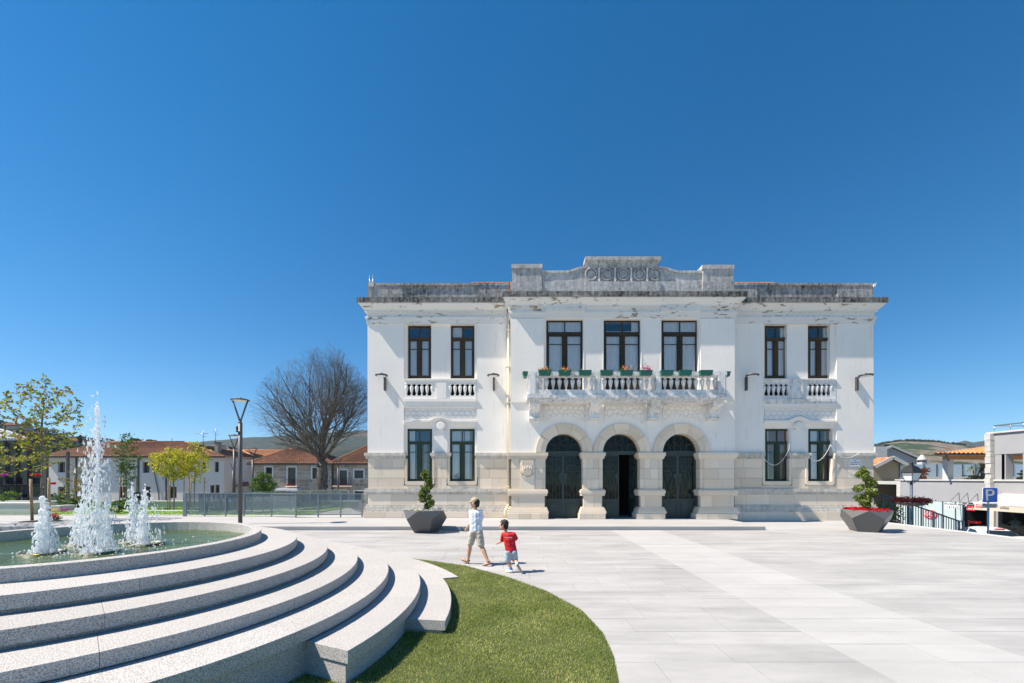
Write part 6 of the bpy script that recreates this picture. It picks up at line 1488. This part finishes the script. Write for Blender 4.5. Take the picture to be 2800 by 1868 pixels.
# ================================================================== left background: back lawn, walls, houses
b = MB().box(-30,-8.5,16.95,22.0,-.05,.10); struct(b.build('back_lawn',M['far_lawn']))
b = MB().box(-30,-8.5,19.0,19.35,.101,.125); struct(b.build('lawn_path',M['white_stone']))
struct(MB().box(-30,-12.9,16.80,16.949,-.05,ZP+.02).build('lawn_kerb',M['white_stone']))
gr = MB(); r_ = random.Random(31)
for _ in range(9000):
    x,y = r_.uniform(-26,-9),r_.uniform(17,21.9)
    if 18.95 < y < 19.4: continue
    d = .05; gr.add([(x-.012,y,.10),(x+.012,y,.10),(x+r_.gauss(0,.02),y+r_.gauss(0,.02),.10+r_.uniform(.03,.07))],[(0,1,2)])
o = gr.build('lawn_grass',leafmat('back lawn grass',(.14,.26,.03),(.28,.42,.07)),loc=(-17,19.5,.1),kind='stuff'); o['label'] = 'green grass of the lawn in front of the white house'; o['category'] = 'grass'
w = thing('low_wall',(-19,22.1,0),'low grey-green retaining wall with pale coping behind the lawn','wall'); MB().box(-34,-8,22.02,22.3,-.1,.36).build('wall_face',M['concrete'],w); MB().box(-34,-8,21.98,22.34,.36,.42).build('coping',M['white_stone'],w)
bn = thing('stone_bench',(fx(30,17.3),17.3,ZP),'long pale concrete bench wall at the left photo edge','bench'); xa,xb_ = fx(-120,17.3),fx(86,17.3)
MB().box(xa,xb_,17.3,17.9,ZP,.53).build('bench_body',M['concrete'],bn,bevel=.01); MB().box(xa-.02,xb_+.02,17.27,17.95,.53,.60).build('bench_top',M['white_stone'],bn,bevel=.01)
st2 = tag(MB().box(fx(140,19),fx(171,19),18.9,19.6,.1,fz(1382.5,19)).build('stone_stool_block',M['white_stone'],bevel=.02),'small pale stone seat on the grass by the roses','seat')
def hip_house(name,label,x0,x1,ye,yb2,Y,ridge,mat,rmat,depth=9,cat='house',over=.5):
    XA,XB = fx(x0,Y),fx(x1,Y); ze_ = fz(ye,Y); zb_ = ground_z(-20,Y)-.3; t = thing(name,((XA+XB)/2,Y,zb_),label,cat)
    zr_ = fz(ridge[2],Y+depth/2); ra_ = (fx(ridge[0],Y+depth/2),Y+depth/2,zr_); rb2 = (fx(ridge[1],Y+depth/2),Y+depth/2,zr_)
    A,B_,C,D = (XA-over,Y-over,ze_),(XB+over,Y-over,ze_),(XB+over,Y+depth+over,ze_),(XA-over,Y+depth+over,ze_)
    rf_ = tile_roof('roof_tiles',t,(A,B_,rb2,ra_),rmat,.24,.42,.045,n_max=110)
    tile_roof('roof_tiles',t,(B_,C,rb2,rb2),rmat,.3,.42,.04); tile_roof('roof_tiles',t,(D,A,ra_,ra_),rmat,.3,.42,.04)
    MB().add([C,D,ra_,rb2],[(0,1,2,3)]).build('roof_back',rmat,t)
    for p,q in ((A,ra_),(B_,rb2),(ra_,rb2)): MB().tube([Vector(p)+Vector((0,0,.04)),Vector(q)+Vector((0,0,.05))],.11,6).build('ridge_tiles',rmat,t)
    MB().bar(Vector(A)+Vector((0,-.05,-.08)),Vector(B_)+Vector((0,-.05,-.08)),.14,.12).build('gutter',M['black'],t)
    return t,XA,XB,ze_,zb_
# white house
YH = 50.0
wh,XA,XB,ze_,zb_ = hip_house('white_house','long white two-storey house with a clay tile hip roof, left',130,612,1249,1372,YH,(300,505,1209),M['house_white'],M['tile_old'],11)
ups = [(158,178,1263,1292),(325,344,1264,1293),(390,409,1264,1293),(551,563,1263,1291),(587,598,1263,1291)]
low = [(158,178,1331,1372),(325,344,1331,1362),(395,412,1331,1372),(462,483,1331,1362),(574,586,1327,1352),(588,600,1326,1352)]
holed(MB(),130,612,1249,1392,ups+low,YH,.3).build('wall',M['house_white'],wh)
MB().box(XA,XA+.3,YH+.3,YH+11,zb_,ze_).box(XB-.3,XB,YH+.3,YH+11,zb_,ze_).box(XA+.3,XB-.3,YH+10.7,YH+11,zb_,ze_).build('side_wall',M['house_white'],wh)
MB().box(XA+.3,XB-.3,YH+1.4,YH+1.5,zb_,ze_).build('inner_wall',M['dark_room'],wh)
for i,(a,c,y0,y1) in enumerate(ups+low):
    f_ = MB().fbox(a,a+1.6,y0,y1,YH+.16,.06).fbox(c-1.6,c,y0,y1,YH+.16,.06).fbox(a+1.6,c-1.6,y0,y0+1.6,YH+.16,.06).fbox((a+c)/2-.8,(a+c)/2+.8,y0+1.6,y1,YH+.16,.06).build('door' if y1 > 1370 else 'window',plain('brown frame',(.07,.045,.03),.7) if i == 0 else bpy.data.materials['brown frame'],wh)
    MB().fbox(a+1.6,c-1.6,y0+1.6,y1,YH+.23,.01).build('pane',M['hole'],f_)
for x in (207,377,453): MB().fbox(x-1.6,x+1.6,1250,1372,YH-.12,.1).build('rain_pipe',M['lamp_metal'],wh)
MB().tube([W(413,1254,YH-.1),W(434,1352,YH-.1),W(435,1368,YH-.1)],.06,6).build('slanting_pipe',plain('copper pipe',(.10,.13,.11),.6),wh)
MB().fbox(586.5,596,1211,1239,YH+1.5,.6).build('chimney',M['stone_house'],wh)
MB().fbox(585.5,597,1209.5,1212,YH+1.45,.7).build('chimney_cap',M['black'],wh)
for nm,x,y0,y1,w_,lab in (('tv_antenna',556,1177,1222,22,'wide rooftop antenna above the white house'),('tv_antenna',589.5,1172,1210,7,'single rooftop mast on the chimney of the white house'),('tv_antenna',470,1195,1212,0,'thin short rooftop rod above the white house ridge')):
    t = thing(nm,W(x,y1,YH+3),lab,'antenna'); MB().tube([W(x,y0,YH+3),W(x,y1,YH+3)],.035,5).build('mast',M['steel'],t)
    if w_: MB().tube([W(x-w_,y0+9,YH+3),W(x+w_*.6,y0+9,YH+3)],.03,5).tube([W(x-5,y0+17,YH+3),W(x+8,y0+17,YH+3)],.025,5).build('boom',M['steel'],t)
# house between, with porch, and roofs behind
oh,XA,XB,ze_,zb_ = hip_house('tiled_house','house with orange tile roof and shaded porch between the white and stone houses',612,740,1276,1372,56,(600,662,1232),M['house_white'],M['tile_orange'],10)
MB().box(XA,XB,56,57,zb_,ze_).build('wall',M['house_white'],oh)
YQ = 55.2; MB().fbox(616,668,1292,1330,YQ+.3,.3).build('porch_shade',M['dark_room'],oh)  # solid near-black box, the shade under the porch put in as colour
for x in (616,636,662): MB().fbox(x,x+3,1290,1348,YQ,.2).build('porch_post',M['white_stone'],oh)
tile_roof('porch_tiles',oh,(W(614,1286,53.8),W(668,1284,53.8),W(666,1276,55.9),W(616,1276,55.9)),M['tile_orange'],.25,.4,.04)
tile_roof('lean_to_tiles',oh,(W(634,1332,51.5),W(682,1332,51.5),W(680,1317,54),W(650,1320,54)),M['tile_orange'],.25,.4,.04)
MB().prism([(fx(616,YQ-.2),fz(1345,YQ)),(fx(640,YQ),fz(1345,YQ)),(fx(616,YQ-.2),fz(1313,YQ))],YQ-.3,YQ-.1).build('stair_wall',M['house_white'],oh)
for nm,lab,x0,x1,ye,Y,ri,rm in (('far_house','long orange tile roof behind the tiled house',660,860,1262,80,(650,840,1231),M['tile_orange']),('far_house','dark flat-roofed house behind the white house chimney',548,640,1250,70,(560,620,1220),M['lamp_metal'])):
    t,XA,XB,ze_,zb_ = hip_house(nm,lab,x0,x1,ye,1372,Y,ri,M['house_white'],rm,12); MB().box(XA,XB,Y,Y+12,zb_,ze_).build('wall',M['house_white'],t)
# stone house
YS = 46.0
sh_,XA,XB,ze_,zb_ = hip_house('stone_house','brown granite block house with white window frames and tile roof, behind the bare tree',690,908,1268,1352,YS,(790,845,1228),M['stone_house'],M['tile_old'],9,over=.35)
blk = unit_cube('granite_block',M['stone_house'])
def stone_wall(par,x0,x1,y0,y1,holes,Y,rows,L):
    holed(MB(),x0,x1,y0,y1+25,holes,Y+.04,.3).build('wall',M['mortar'],par)
    h = (y1-y0)/rows
    for j in range(rows):
        ya_,yb2 = y0+j*h,y0+(j+1)*h; x = x0-random.uniform(0,L*.6)
        while x < x1:
            x2 = x+L*random.uniform(.6,1.4); xa_,xb2 = max(x,x0),min(x2,x1); x = x2
            cuts = [(xa_,xb2)]
            for hx0,hx1,hy0,hy1 in holes:
                if hy0 < yb2-h*.25 and hy1 > ya_+h*.25: cuts = [s for c in cuts for s in ((c[0],min(c[1],hx0)),(max(c[0],hx1),c[1])) if s[1]-s[0] > 1.5]
            for c in cuts: block(blk,'granite_block',par,fx(c[0]+.8,Y),fx(c[1]-.8,Y),Y,Y+.06,fz(yb2-.7,Y),fz(ya_+.7,Y))
def framed(par,x0,x1,y0,y1,Y,fr=3.0,name='window'):
    f_ = MB().fbox(x0,x0+fr,y0,y1,Y-.05,.2).fbox(x1-fr,x1,y0,y1,Y-.05,.2).fbox(x0+fr,x1-fr,y0,y0+fr,Y-.05,.2).build(name,M['white_trim'],par)
    MB().fbox(x0+fr,x1-fr,y0+fr,y1,Y+.12,.02).build('pane',M['hole'],f_)
H1 = [(722,747,1275,1308),(783,811.5,1275,1329),(850,875,1276,1309),(784,810,1342,1375),(846,874,1341,1375)]
stone_wall(sh_,690,907,1269,1352,H1,YS,8,15)
for h in H1: framed(sh_,*h,YS,3.2,'door' if h[3] > 1325 else 'window')
MB().box(XA,XA+.3,YS+.35,YS+9,zb_,ze_).box(XB-.3,XB,YS+.35,YS+9,zb_,ze_).box(XA+.31,XB-.31,YS+.5,YS+.6,zb_,ze_).build('side_wall',M['stone_house'],sh_)
def balcony(par,x0,x1,y0,y1,Y,pots):
    bl_ = MB().fbox(x0,x1,y1,y1+3,Y-.6,.6).build('balcony_slab',M['ashlar'],par)
    n_ = 12
    for i in range(n_+1): x = x0+(x1-x0)*i/n_; MB().fbox(x-.25,x+.25,y0,y1,Y-.58,.03).build('balcony_bar',M['black'],bl_)
    MB().fbox(x0,x1,y0-.8,y0,Y-.6,.05).build('balcony_rail',M['black'],bl_); b = MB(); r = random.Random(int(x0))
    for _ in range(pots): leaf_at(b,W(x0+r.uniform(.1,.9)*(x1-x0),y1-1-r.uniform(0,3),Y-.5),.22,r)
    b.build('balcony_flowers',M['petal_pink'],bl_,kind='stuff')
balcony(sh_,779,812,1310,1329,YS,40)
MB().prism([(fx(764,YS),fz(1341,YS)),(fx(826,YS),fz(1341,YS)),(fx(822,YS),fz(1335,YS)),(fx(768,YS),fz(1335,YS))],YS-.9,YS-.02).build('shop_awning',M['white_trim'],sh_)
for a,c in ((760,781),(811.5,832)): MB().fbox(a,c,1344,1356,YS-.06,.05).build('yellow_panel',M['yellow_shutter'],sh_)
MB().fbox(907,910,1268,1356,YS-.1,.12).build('rain_pipe',M['black'],sh_)
sh2,XA,XB,ze_,zb_ = hip_house('stone_house','brown granite house with balcony, half hidden by the town hall',911,1120,1268,1352,YS+.4,(1010,1090,1218),M['stone_house'],M['tile_old'],9,over=.35)
H2 = [(925,952,1283,1329),(965,997,1283,1308),(926,954,1340,1375),(966,998,1340,1375)]
stone_wall(sh2,911,1060,1269,1352,H2,YS+.4,8,15)
for h in H2: framed(sh2,*h,YS+.4,3.2,'door' if h[3] > 1325 else 'window')
MB().box(fx(1060,YS+.4),XB,YS+.4,YS+1,zb_,ze_).box(XA+.3,XB-.3,YS+.9,YS+1.0,zb_,ze_).build('side_wall',M['stone_house'],sh2)
balcony(sh2,909,962,1310,1328,YS+.4,60)
# pavilion at the far left
pvn = thing('pavilion',(fx(20,25),25,.1),'dark iron pavilion with a zinc roof and flower boxes, far left','pavilion'); Yp = 25.0
MB().add([W(-140,1206,Yp+2),W(86,1200,Yp),W(20,1176,Yp+2.5),W(-60,1160,Yp+4)],[(0,1,2,3)]).add([W(-140,1209,Yp+2),W(86,1203,Yp),W(20,1179,Yp+2.5),W(-60,1163,Yp+4)],[(3,2,1,0)]).build('roof',M['zinc'],pvn)
for i in range(28): x = -135+220*i/27; MB().fbox(x,x+4.5,1199.5+(85-x)*.027-4,1199.5+(85-x)*.027+3.5,Yp-.05,.04).build('eave_tooth',M['zinc'],pvn)
for x,w_ in ((68,12),(40,5),(12,5),(-40,8)): MB().fbox(x-w_/2,x+w_/2,1204,1372,Yp,.25).build('column',M['pavilion'],pvn)
MB().fbox(-140,84,1206,1212,Yp+.05,.2).build('eave_beam',M['pavilion'],pvn)
MB().fbox(-140,116,1306,1330,Yp+.3,.3).fbox(-140,116,1352,1360,Yp,.6).build('parapet_beam',M['pavilion'],pvn)
for i in range(40): x = -60+175*i/39; MB().fbox(x-.5,x+.5,1326,1352,Yp-.02,.03).build('railing_bar',M['black'],pvn)
MB().fbox(-140,116,1324,1326.5,Yp-.03,.05).build('handrail',M['black'],pvn)
MB().fbox(-140,80,1358,1385,Yp+.5,2).build('base',M['concrete'],pvn)
for a,c,m in ((0,24,'petal_purple'),(84,113,'petal_red'),(118,152,'petal_red')):
    b = MB(); r = random.Random(a)
    for _ in range(260): leaf_at(b,W(a+r.uniform(0,1)*(c-a),(1300 if a<100 else 1323.5)-r.uniform(0,3),Yp-.1+r.uniform(-.1,.1)),.13,r)
    b.build('flower_trough',M[m],pvn,kind='stuff')
MB().add([W(-140,1206,Yp+6),W(110,1206,Yp+6),W(110,1385,Yp+6),W(-140,1385,Yp+6)],[(3,2,1,0)]).build('back_screen',M['leaf_dark'],pvn)
# ================================================================== trees
def colonize(base, trunk, att, step, infl, kill, iters=160, seed=0, up=.0, parents=None):
    att = np.array(att); nodes = [np.array(base,float)]; par = [-1]
    for q in trunk: nodes.append(np.array(q,float)); par.append(len(nodes)-2)
    if parents: par = list(parents)
    N_ = np.array(nodes); d = np.linalg.norm(att[:,None]-N_[None],axis=2); near = d.argmin(1); nd = d.min(1); alive = np.ones(len(att),bool); rg = np.random.default_rng(seed)
    for it in range(iters):
        act = alive & (nd < infl)
        if not act.any(): 
            if not alive.any(): break
            act = alive & (nd <= nd[alive].min()+step)
        idx = near[act]; dirs = att[act]-N_[idx]; dirs /= np.linalg.norm(dirs,axis=1)[:,None]+1e-9
        acc = {}
        for i,v in zip(idx,dirs): acc[i] = acc.get(i,0)+v
        new = []; np_ = []
        for i,v in acc.items():
            v = v+rg.normal(0,.13,3); v[2] += up; L = np.linalg.norm(v)
            if L < 1e-6: continue
            q = N_[i]+v/L*step; new.append(q); np_.append(i)
        if not new: break
        new = np.array(new); k0 = len(N_); N_ = np.vstack([N_,new]); par += np_
        dd = np.linalg.norm(att[:,None]-new[None],axis=2); m = dd.argmin(1); mv = dd.min(1); b_ = mv < nd; near[b_] = m[b_]+k0; nd[b_] = mv[b_]; alive &= nd > kill
        if len(N_) > 26000: break
    return N_,par
def tree_mesh(b, N_, par, tip, e=2.4, rmax=None, thin=3):
    n = len(N_); ch = [[] for _ in range(n)]
    for i,p in enumerate(par):
        if p >= 0: ch[p].append(i)
    r = np.zeros(n)
    for i in range(n-1,-1,-1): r[i] = tip if not ch[i] else sum(r[c]**e for c in ch[i])**(1/e)
    if rmax: r = np.minimum(r*1.0,rmax)
    for i in range(n):
        for c in ch[i]:
            main = max(ch[i],key=lambda q: r[q]) == c
            r0 = r[i] if main else min(r[i],r[c]*1.25); b.tube([N_[i],N_[c]],[r0,r[c]],7 if r[c] > .05 else 5 if r[c] > .02 else thin,cap=False)
    return [i for i in range(n) if not ch[i]], r
def envelope(prof, n, c, seed, hollow=0.0):      # points inside a body of revolution: prof [(z, r)]
    g_ = np.random.default_rng(seed); out = []; zs = [p[0] for p in prof]; rs = [p[1] for p in prof]; rm = max(rs)
    while len(out) < n:
        z = g_.uniform(zs[0],zs[-1]); x,y = g_.uniform(-rm,rm,2); rr = math.hypot(x,y); R_ = np.interp(z,zs,rs)
        if rr < R_ and (rr > R_*hollow or g_.uniform() < .35): out.append((c[0]+x,c[1]+y,z))
    return out
# big bare tree
YT = 30.0; XT = fx(880,YT); zg = ground_z(XT,YT)-.2
prof = [(3.6,2.2),(4.3,3.9),(5.3,4.55),(6.6,4.5),(8.0,3.85),(9.2,2.9),(10.4,1.9),(11.2,1.0),(11.55,.25)]
bt = thing('bare_tree',(XT,YT,zg),'large leafless tree with a mottled trunk left of the town hall','tree'); b = MB(); r_ = random.Random(77)
pz_,pr_ = [p[0] for p in prof],[p[1] for p in prof]; CNT = [0]
def inside(p): return p.z < 3.9 or math.hypot(p.x-XT,p.y-YT) < np.interp(p.z,pz_,pr_)*1.0
def limb(p, d, L, rad, lev):
    """a branch that arches upward and forks into ever finer ones"""
    seg_ = (.32,.26,.20,.16,.13,.12)[lev]; n_ = max(2,int(L/seg_)); pts = [p]; dirs = [d]; q = p; dd = d.copy()
    for i in range(n_):
        dd = (dd+Vector((r_.gauss(0,.07),r_.gauss(0,.07),r_.gauss(0,.05)+(.030 if lev < 3 else .015)))).normalized(); q = q+dd*seg_
        if not inside(q): break
        pts.append(q); dirs.append(dd.copy())
    m_ = len(pts)-1
    if m_ < 1: return
    rs = [max(.0036,rad*(1-.88*i/m_)) for i in range(m_+1)]; CNT[0] += m_; b.tube(pts,rs,8 if rad > .07 else 5 if rad > .02 else 3,cap=False)
    if lev >= 4 or CNT[0] > 90000: return
    for i in range(1,m_+1):
        f_ = i/m_
        if f_ < (.22 if lev == 0 else .12): continue
        for _ in range(1):
            if r_.random() > (.80,.66,.52,.42)[lev]: continue
            ax = dirs[i].cross(Vector((r_.gauss(0,1),r_.gauss(0,1),r_.gauss(0,1)))).normalized(); a = r_.uniform(.38,.80); nd = (dirs[i]*math.cos(a)+ax*math.sin(a)).normalized()
            limb(pts[i], nd, ((m_-i)*seg_*.75+(1.5,.9,.55,.35,.22)[lev])*r_.uniform(.55,.95), max(.0045,rs[i]*r_.uniform(.50,.68)), lev+1)
fork = Vector((XT+.02,YT,3.0))
limb(fork,Vector((.02,.0,1)),9.0,.17,0)
for k_ in range(21):
    a = k_*2.399+2.4; el = (1.28,1.05,.85,.62,.42)[k_ % 5]+r_.gauss(0,.06); z_ = 2.5+.16*(k_ % 6)+.9*(k_ > 8)*r_.random()
    limb(Vector((XT,YT,z_)),Vector((math.cos(a)*math.cos(el),math.sin(a)*math.cos(el),math.sin(el))),(9.6,8.4,7.0,6.0,5.2)[k_ % 5],r_.uniform(.07,.105),0 if k_ % 5 < 3 else 1)
tb = MB(); tb.tube([(XT,YT,zg-.1),(XT+.02,YT,zg+.5),(XT-.02,YT,zg+1.6),(XT+.04,YT,zg+2.6),(XT+.02,YT,zg+3.6)],[.52,.40,.36,.37,.34],14)
for _ in range(30): a = r_.uniform(0,6.28); z = zg+r_.uniform(.2,3.4); tb.ico((XT+.34*math.cos(a),YT+.34*math.sin(a),z),(.10,.10,r_.uniform(.06,.18)),2)
tb.build('trunk',M['bark'],bt); b.build('crown',M['bark'],bt)
# leafy young trees
def young_tree(base, prof, n_att, label, seed, leafm, nleaf, lsize, step=.16, trunk_to=None, tipr=.006, stakes=0, group='young trees', cl=.10, droop=0.0, name='young_tree'):
    X,Y,Z = base; t = thing(name,base,label,'tree',group); r = random.Random(seed)
    att = envelope(prof,n_att,(X,Y),seed,.3); zt_ = trunk_to or prof[0][0]+.3*(prof[-1][0]-prof[0][0])
    tk = [(X+.02*math.sin(z*3+seed),Y,z) for z in np.arange(Z+.2,zt_,.2)]
    N2,par2 = colonize((X,Y,Z),tk,att,step,1.4,step*1.5,90,seed,.02); b = MB(); tips,_ = tree_mesh(b,N2,par2,tipr,2.5,.075)
    b.build('trunk',M['bark_thin'],t); lf = MB(); nn = len(N2); cand = [i for i in range(nn) if i > len(tk)+2]; 
    for i in cand:
        k_ = nleaf/len(cand); k_ = int(k_)+(r.random() < k_%1)
        for _ in range(k_): leaf_at(lf,Vector(N2[i])+Vector((r.gauss(0,cl),r.gauss(0,cl),r.gauss(0,cl*.7)-droop)),lsize*r.uniform(.7,1.3),r,.2)
    lf.build('crown',M[leafm],t,kind='stuff')
    for s_ in range(stakes):
        a = 2.1*s_+.4; sx,sy = X+.42*math.cos(a),Y+.3*math.sin(a); MB().tube([(sx,sy,Z),(sx+.02,sy,Z+1.55)],.024,7).build('stake',M['stake'],t)
    return t
Yt = 14.6; k_ = Yt/FPX; Xa = fx(115,Yt)
young_tree((Xa,Yt,ZP),[(fz(1243,Yt),.35),(fz(1215,Yt),1.0),(fz(1170,Yt),.85),(fz(1120,Yt),1.15),(fz(1085,Yt),1.0),(fz(1050,Yt),.7),(fz(1016,Yt),.35)],330,'autumn-tinged young tree with open branches in front of the pavilion',2,'leaf_redbud',1350,.11,.13,fz(1140,Yt),.006,0,cl=.05)
tp_ = thing('tree_stake',(fx(87,Yt),Yt-.1,ZP),'timber stake left of the autumn-tinged tree','stake'); MB().tube([W(88,1423,Yt-.1),W(84,1310,Yt-.1)],.04,8).build('post',M['stake'],tp_)
tp_ = thing('tree_stake',(fx(134,Yt),Yt,ZP),'timber stake right of the autumn-tinged tree','stake'); MB().tube([W(135,1420,Yt),W(133.5,1307,Yt)],.04,8).build('post',M['stake'],tp_)
pit = tag(MB().zprism([(Xa-.05+.62*math.cos(i*.5236),Yt+.45*math.sin(i*.5236)) for i in range(12)],ZP-.01,ZP+.004).build('tree_pit',M['soil']),'dark planted soil pit at the foot of the autumn-tinged tree','tree pit')
fl_ = thing('flowers',(fx(150,Yt),Yt,ZP),'small red flowers at the edge of the tree pit','flowers'); b = MB(); r = random.Random(2)
for _ in range(160): leaf_at(b,Vector((fx(150,Yt)+r.gauss(0,.07),Yt+r.gauss(0,.07),ZP+.12+r.uniform(0,.15))),.04,r)
b.build('blooms',M['petal_red'],fl_,kind='stuff'); b = MB()
for _ in range(160): leaf_at(b,Vector((fx(150,Yt)+r.gauss(0,.08),Yt+r.gauss(0,.08),ZP+.05+r.uniform(0,.1))),.06,r)
b.build('leaves',M['leaf_green'],fl_,kind='stuff')
Yt = 13.4
young_tree((fx(-95,Yt),Yt,ZP),[(fz(1310,Yt),.9),(fz(1270,Yt),2.3),(fz(1240,Yt),1.9),(fz(1190,Yt),1.3),(fz(1130,Yt),.5)],360,'yellowing tree reaching in from the left photo edge',8,'leaf_redbud',1200,.11,.15,2.4,.006,0,cl=.06)
Yt = 20.0
young_tree((fx(475,Yt),Yt,.10),[(fz(1312,Yt),.35),(fz(1295,Yt),.78),(fz(1265,Yt),.98),(fz(1240,Yt),.85),(fz(1226,Yt),.3)],330,'round golden-green young tree with timber stakes on the lawn',12,'leaf_gold',3000,.10,.13,fz(1295,Yt),.006,3,cl=.09)
young_tree((fx(532,21),21,.10),[(fz(1320,21),.3),(fz(1290,21),.62),(fz(1250,21),.75),(fz(1215,21),.35),(fz(1205,21),.1)],260,'looser yellow-green young tree just right of the golden one',15,'leaf_thin' if False else 'leaf_gold',1300,.10,.13,fz(1290,21),.006,3,cl=.09)
young_tree((fx(345,20.5),20.5,.10),[(fz(1330,20.5),.35),(fz(1300,20.5),.45),(fz(1250,20.5),.55),(fz(1220,20.5),.50),(fz(1190,20.5),.35),(fz(1178,20.5),.1)],240,'slim upright young tree right of the tall fountain jet',18,'leaf_green',1300,.09,.13,fz(1230,20.5),.005,3,cl=.08)
young_tree((fx(222,20.5),20.5,.10),[(fz(1375,20.5),.5),(fz(1340,20.5),.8),(fz(1300,20.5),.7),(fz(1265,20.5),.45)],300,'thin brownish young tree behind the fountain jets',21,'leaf_thin',1300,.07,.13,fz(1300,20.5),.005,3,cl=.07)
young_tree((fx(718,21.5),21.5,.05),[(fz(1352,21.5),.45),(fz(1330,21.5),.65),(fz(1305,21.5),.45),(fz(1288,21.5),.15)],200,'small rounded green tree in front of the stone house',24,'leaf_green',2000,.10,.12,fz(1330,21.5),.006,0,cl=.08)
# bushes along the back lawn
for x,y,h,w_,m,l in ((180,1384,.75,.9,'leaf_green','dark green rose bush behind the left jet'),(206,1388,.55,.8,'leaf_green','low green bush right of the rose bush'),(325,1397,.55,.75,'leaf_green','round green bush right of the tall jet, on the lawn'),(352,1388,.6,.6,'leaf_green','green bush behind the slim jets'),(375,1386,.8,.55,'leaf_dark','dark bush just behind the rightmost jet'),(12,1384,.9,1.0,'leaf_hedge','bright green bush above the bench at the left edge')):
    Y = G(x,y+6,.1).y; Y = min(max(Y,17.2),21.8); shrub((fx(x,Y),Y,.10),h,w_,l,int(x),420,m,10,'bush',.10)
for x,y,m,l in ((313,1398,'petal_yellow','yellow flower patch on the lawn right of the tall jet'),(200,1396,'petal_purple','pink flower patch on the lawn near the left jet'),(208,1393,'petal_yellow','yellow flower patch beside the pink one')):
    p = G(x,y+2,.1); f_ = thing('flower_patch',(p.x,min(p.y,18.8),.1),l,'flowers'); b = MB(); r = random.Random(x)
    for _ in range(90): leaf_at(b,Vector((p.x+r.gauss(0,.14),min(p.y,18.8)+r.gauss(0,.1),.16+r.uniform(0,.1))),.05,r)
    b.build('blooms',M[m],f_,kind='stuff')
# wooded hill with houses at the far left
b = MB(); hr2 = [(-260,1130),(-60,1142),(0,1150),(60,1160),(130,1182),(200,1200),(245,1207),(310,1214),(420,1222)]
struct(hill('wooded_hill',hr2,150,60,1330,plain('wood floor',(.02,.03,.014),.95,.3,.2),10,1.0,12))
lf = MB(); r = random.Random(41)
for _ in range(420):
    t = r.random()**.7; Y = 60+90*t; x = r.uniform(-200,400); ry_ = np.interp(x,[p[0] for p in hr2],[p[1] for p in hr2]); y = 1330+(ry_-1330)*(t**.8); p = W(x,y,Y); h = r.uniform(1.2,3.0)
    leaves(lf,(p.x,p.y,p.z+h*.3),(h*.9,h*.9,h*.8),26,1.0,r,.3)
o = lf.build('woodland',M['leaf_dark'],loc=W(60,1300,80),kind='stuff'); o['label'] = 'dense dark woodland covering the hill at the far left'; o['category'] = 'woodland'
for i,(x,y,w_,hh,Y,l) in enumerate(((30,1163,26,7,120,'pink-walled far house with orange roof on the wooded hill'),(208,1206,24,8,125,'far cream house with orange roof at the end of the wooded hill'))):
    t,XA,XB,ze_,zb_ = hip_house('hillside_house',l,x-w_/2,x+w_/2,y,y+12,Y,(x-w_*.3,x+w_*.3,y-5.5),M['house_white'],M['tile_orange'],5,over=.4); MB().fbox(x-w_/2,x+w_/2,y,y+hh+4,Y,4.5).build('wall',plain('pale render %d'%i,(.55,.42,.36) if i==0 else (.55,.5,.4),.8),t)
ct = thing('cypress_tree',W(219,1210,118),'tiny dark cypress beside the far cream house','tree'); p = W(219,1212,118); lf = MB(); leaves(lf,(p.x,p.y,p.z+1.0),(.5,.5,1.5),160,.5,r,1); lf.build('crown',M['leaf_dark'],ct,kind='stuff'); MB().tube([(p.x,p.y,p.z-1),(p.x,p.y,p.z+1)],.1,5).build('trunk',M['bark_thin'],ct)
for i,(x,y,w_,l) in enumerate(((370,1207,12,'round far tree showing above the white house roof'),(415,1209,11,'flat far treetop above the white house ridge'))):
    p = W(x,y,75); t = thing('far_tree',(p.x,p.y,-3),l,'tree'); lf = MB(); leaves(lf,(p.x,p.y,p.z),(w_*75/FPX,1.0,w_*45/FPX),240,.5,r); lf.build('crown',M['leaf_dark'],t,kind='stuff'); MB().tube([(p.x,p.y,-3),(p.x,p.y,p.z)],.15,6).build('trunk',M['bark_thin'],t)
# parked dark car-like glimpses are hidden by the jets; air with light haze
hz = bpy.data.meshes.new('haze'); bm = bmesh.new(); bmesh.ops.create_cube(bm,size=1); bm.to_mesh(hz); bm.free(); ho = bpy.data.objects.new('haze',hz); col.objects.link(ho)
ho.scale = (6200,1960,120); ho.location = (0,780,35); ho['kind'] = 'stuff'; ho['label'] = 'thin bluish summer haze in the air'; ho['category'] = 'haze'
hm = bpy.data.materials.new('haze'); hm.use_nodes = True; nt = hm.node_tree; nt.nodes.remove(nt.nodes['Principled BSDF']); pv = nt.nodes.new('ShaderNodeVolumePrincipled'); pv.inputs['Color'].default_value = (.72,.84,1,1); pv.inputs['Density'].default_value = .00020; pv.inputs['Anisotropy'].default_value = .2
nt.links.new(pv.outputs[0],nt.nodes['Material Output'].inputs['Volume']); hz.materials.append(hm)
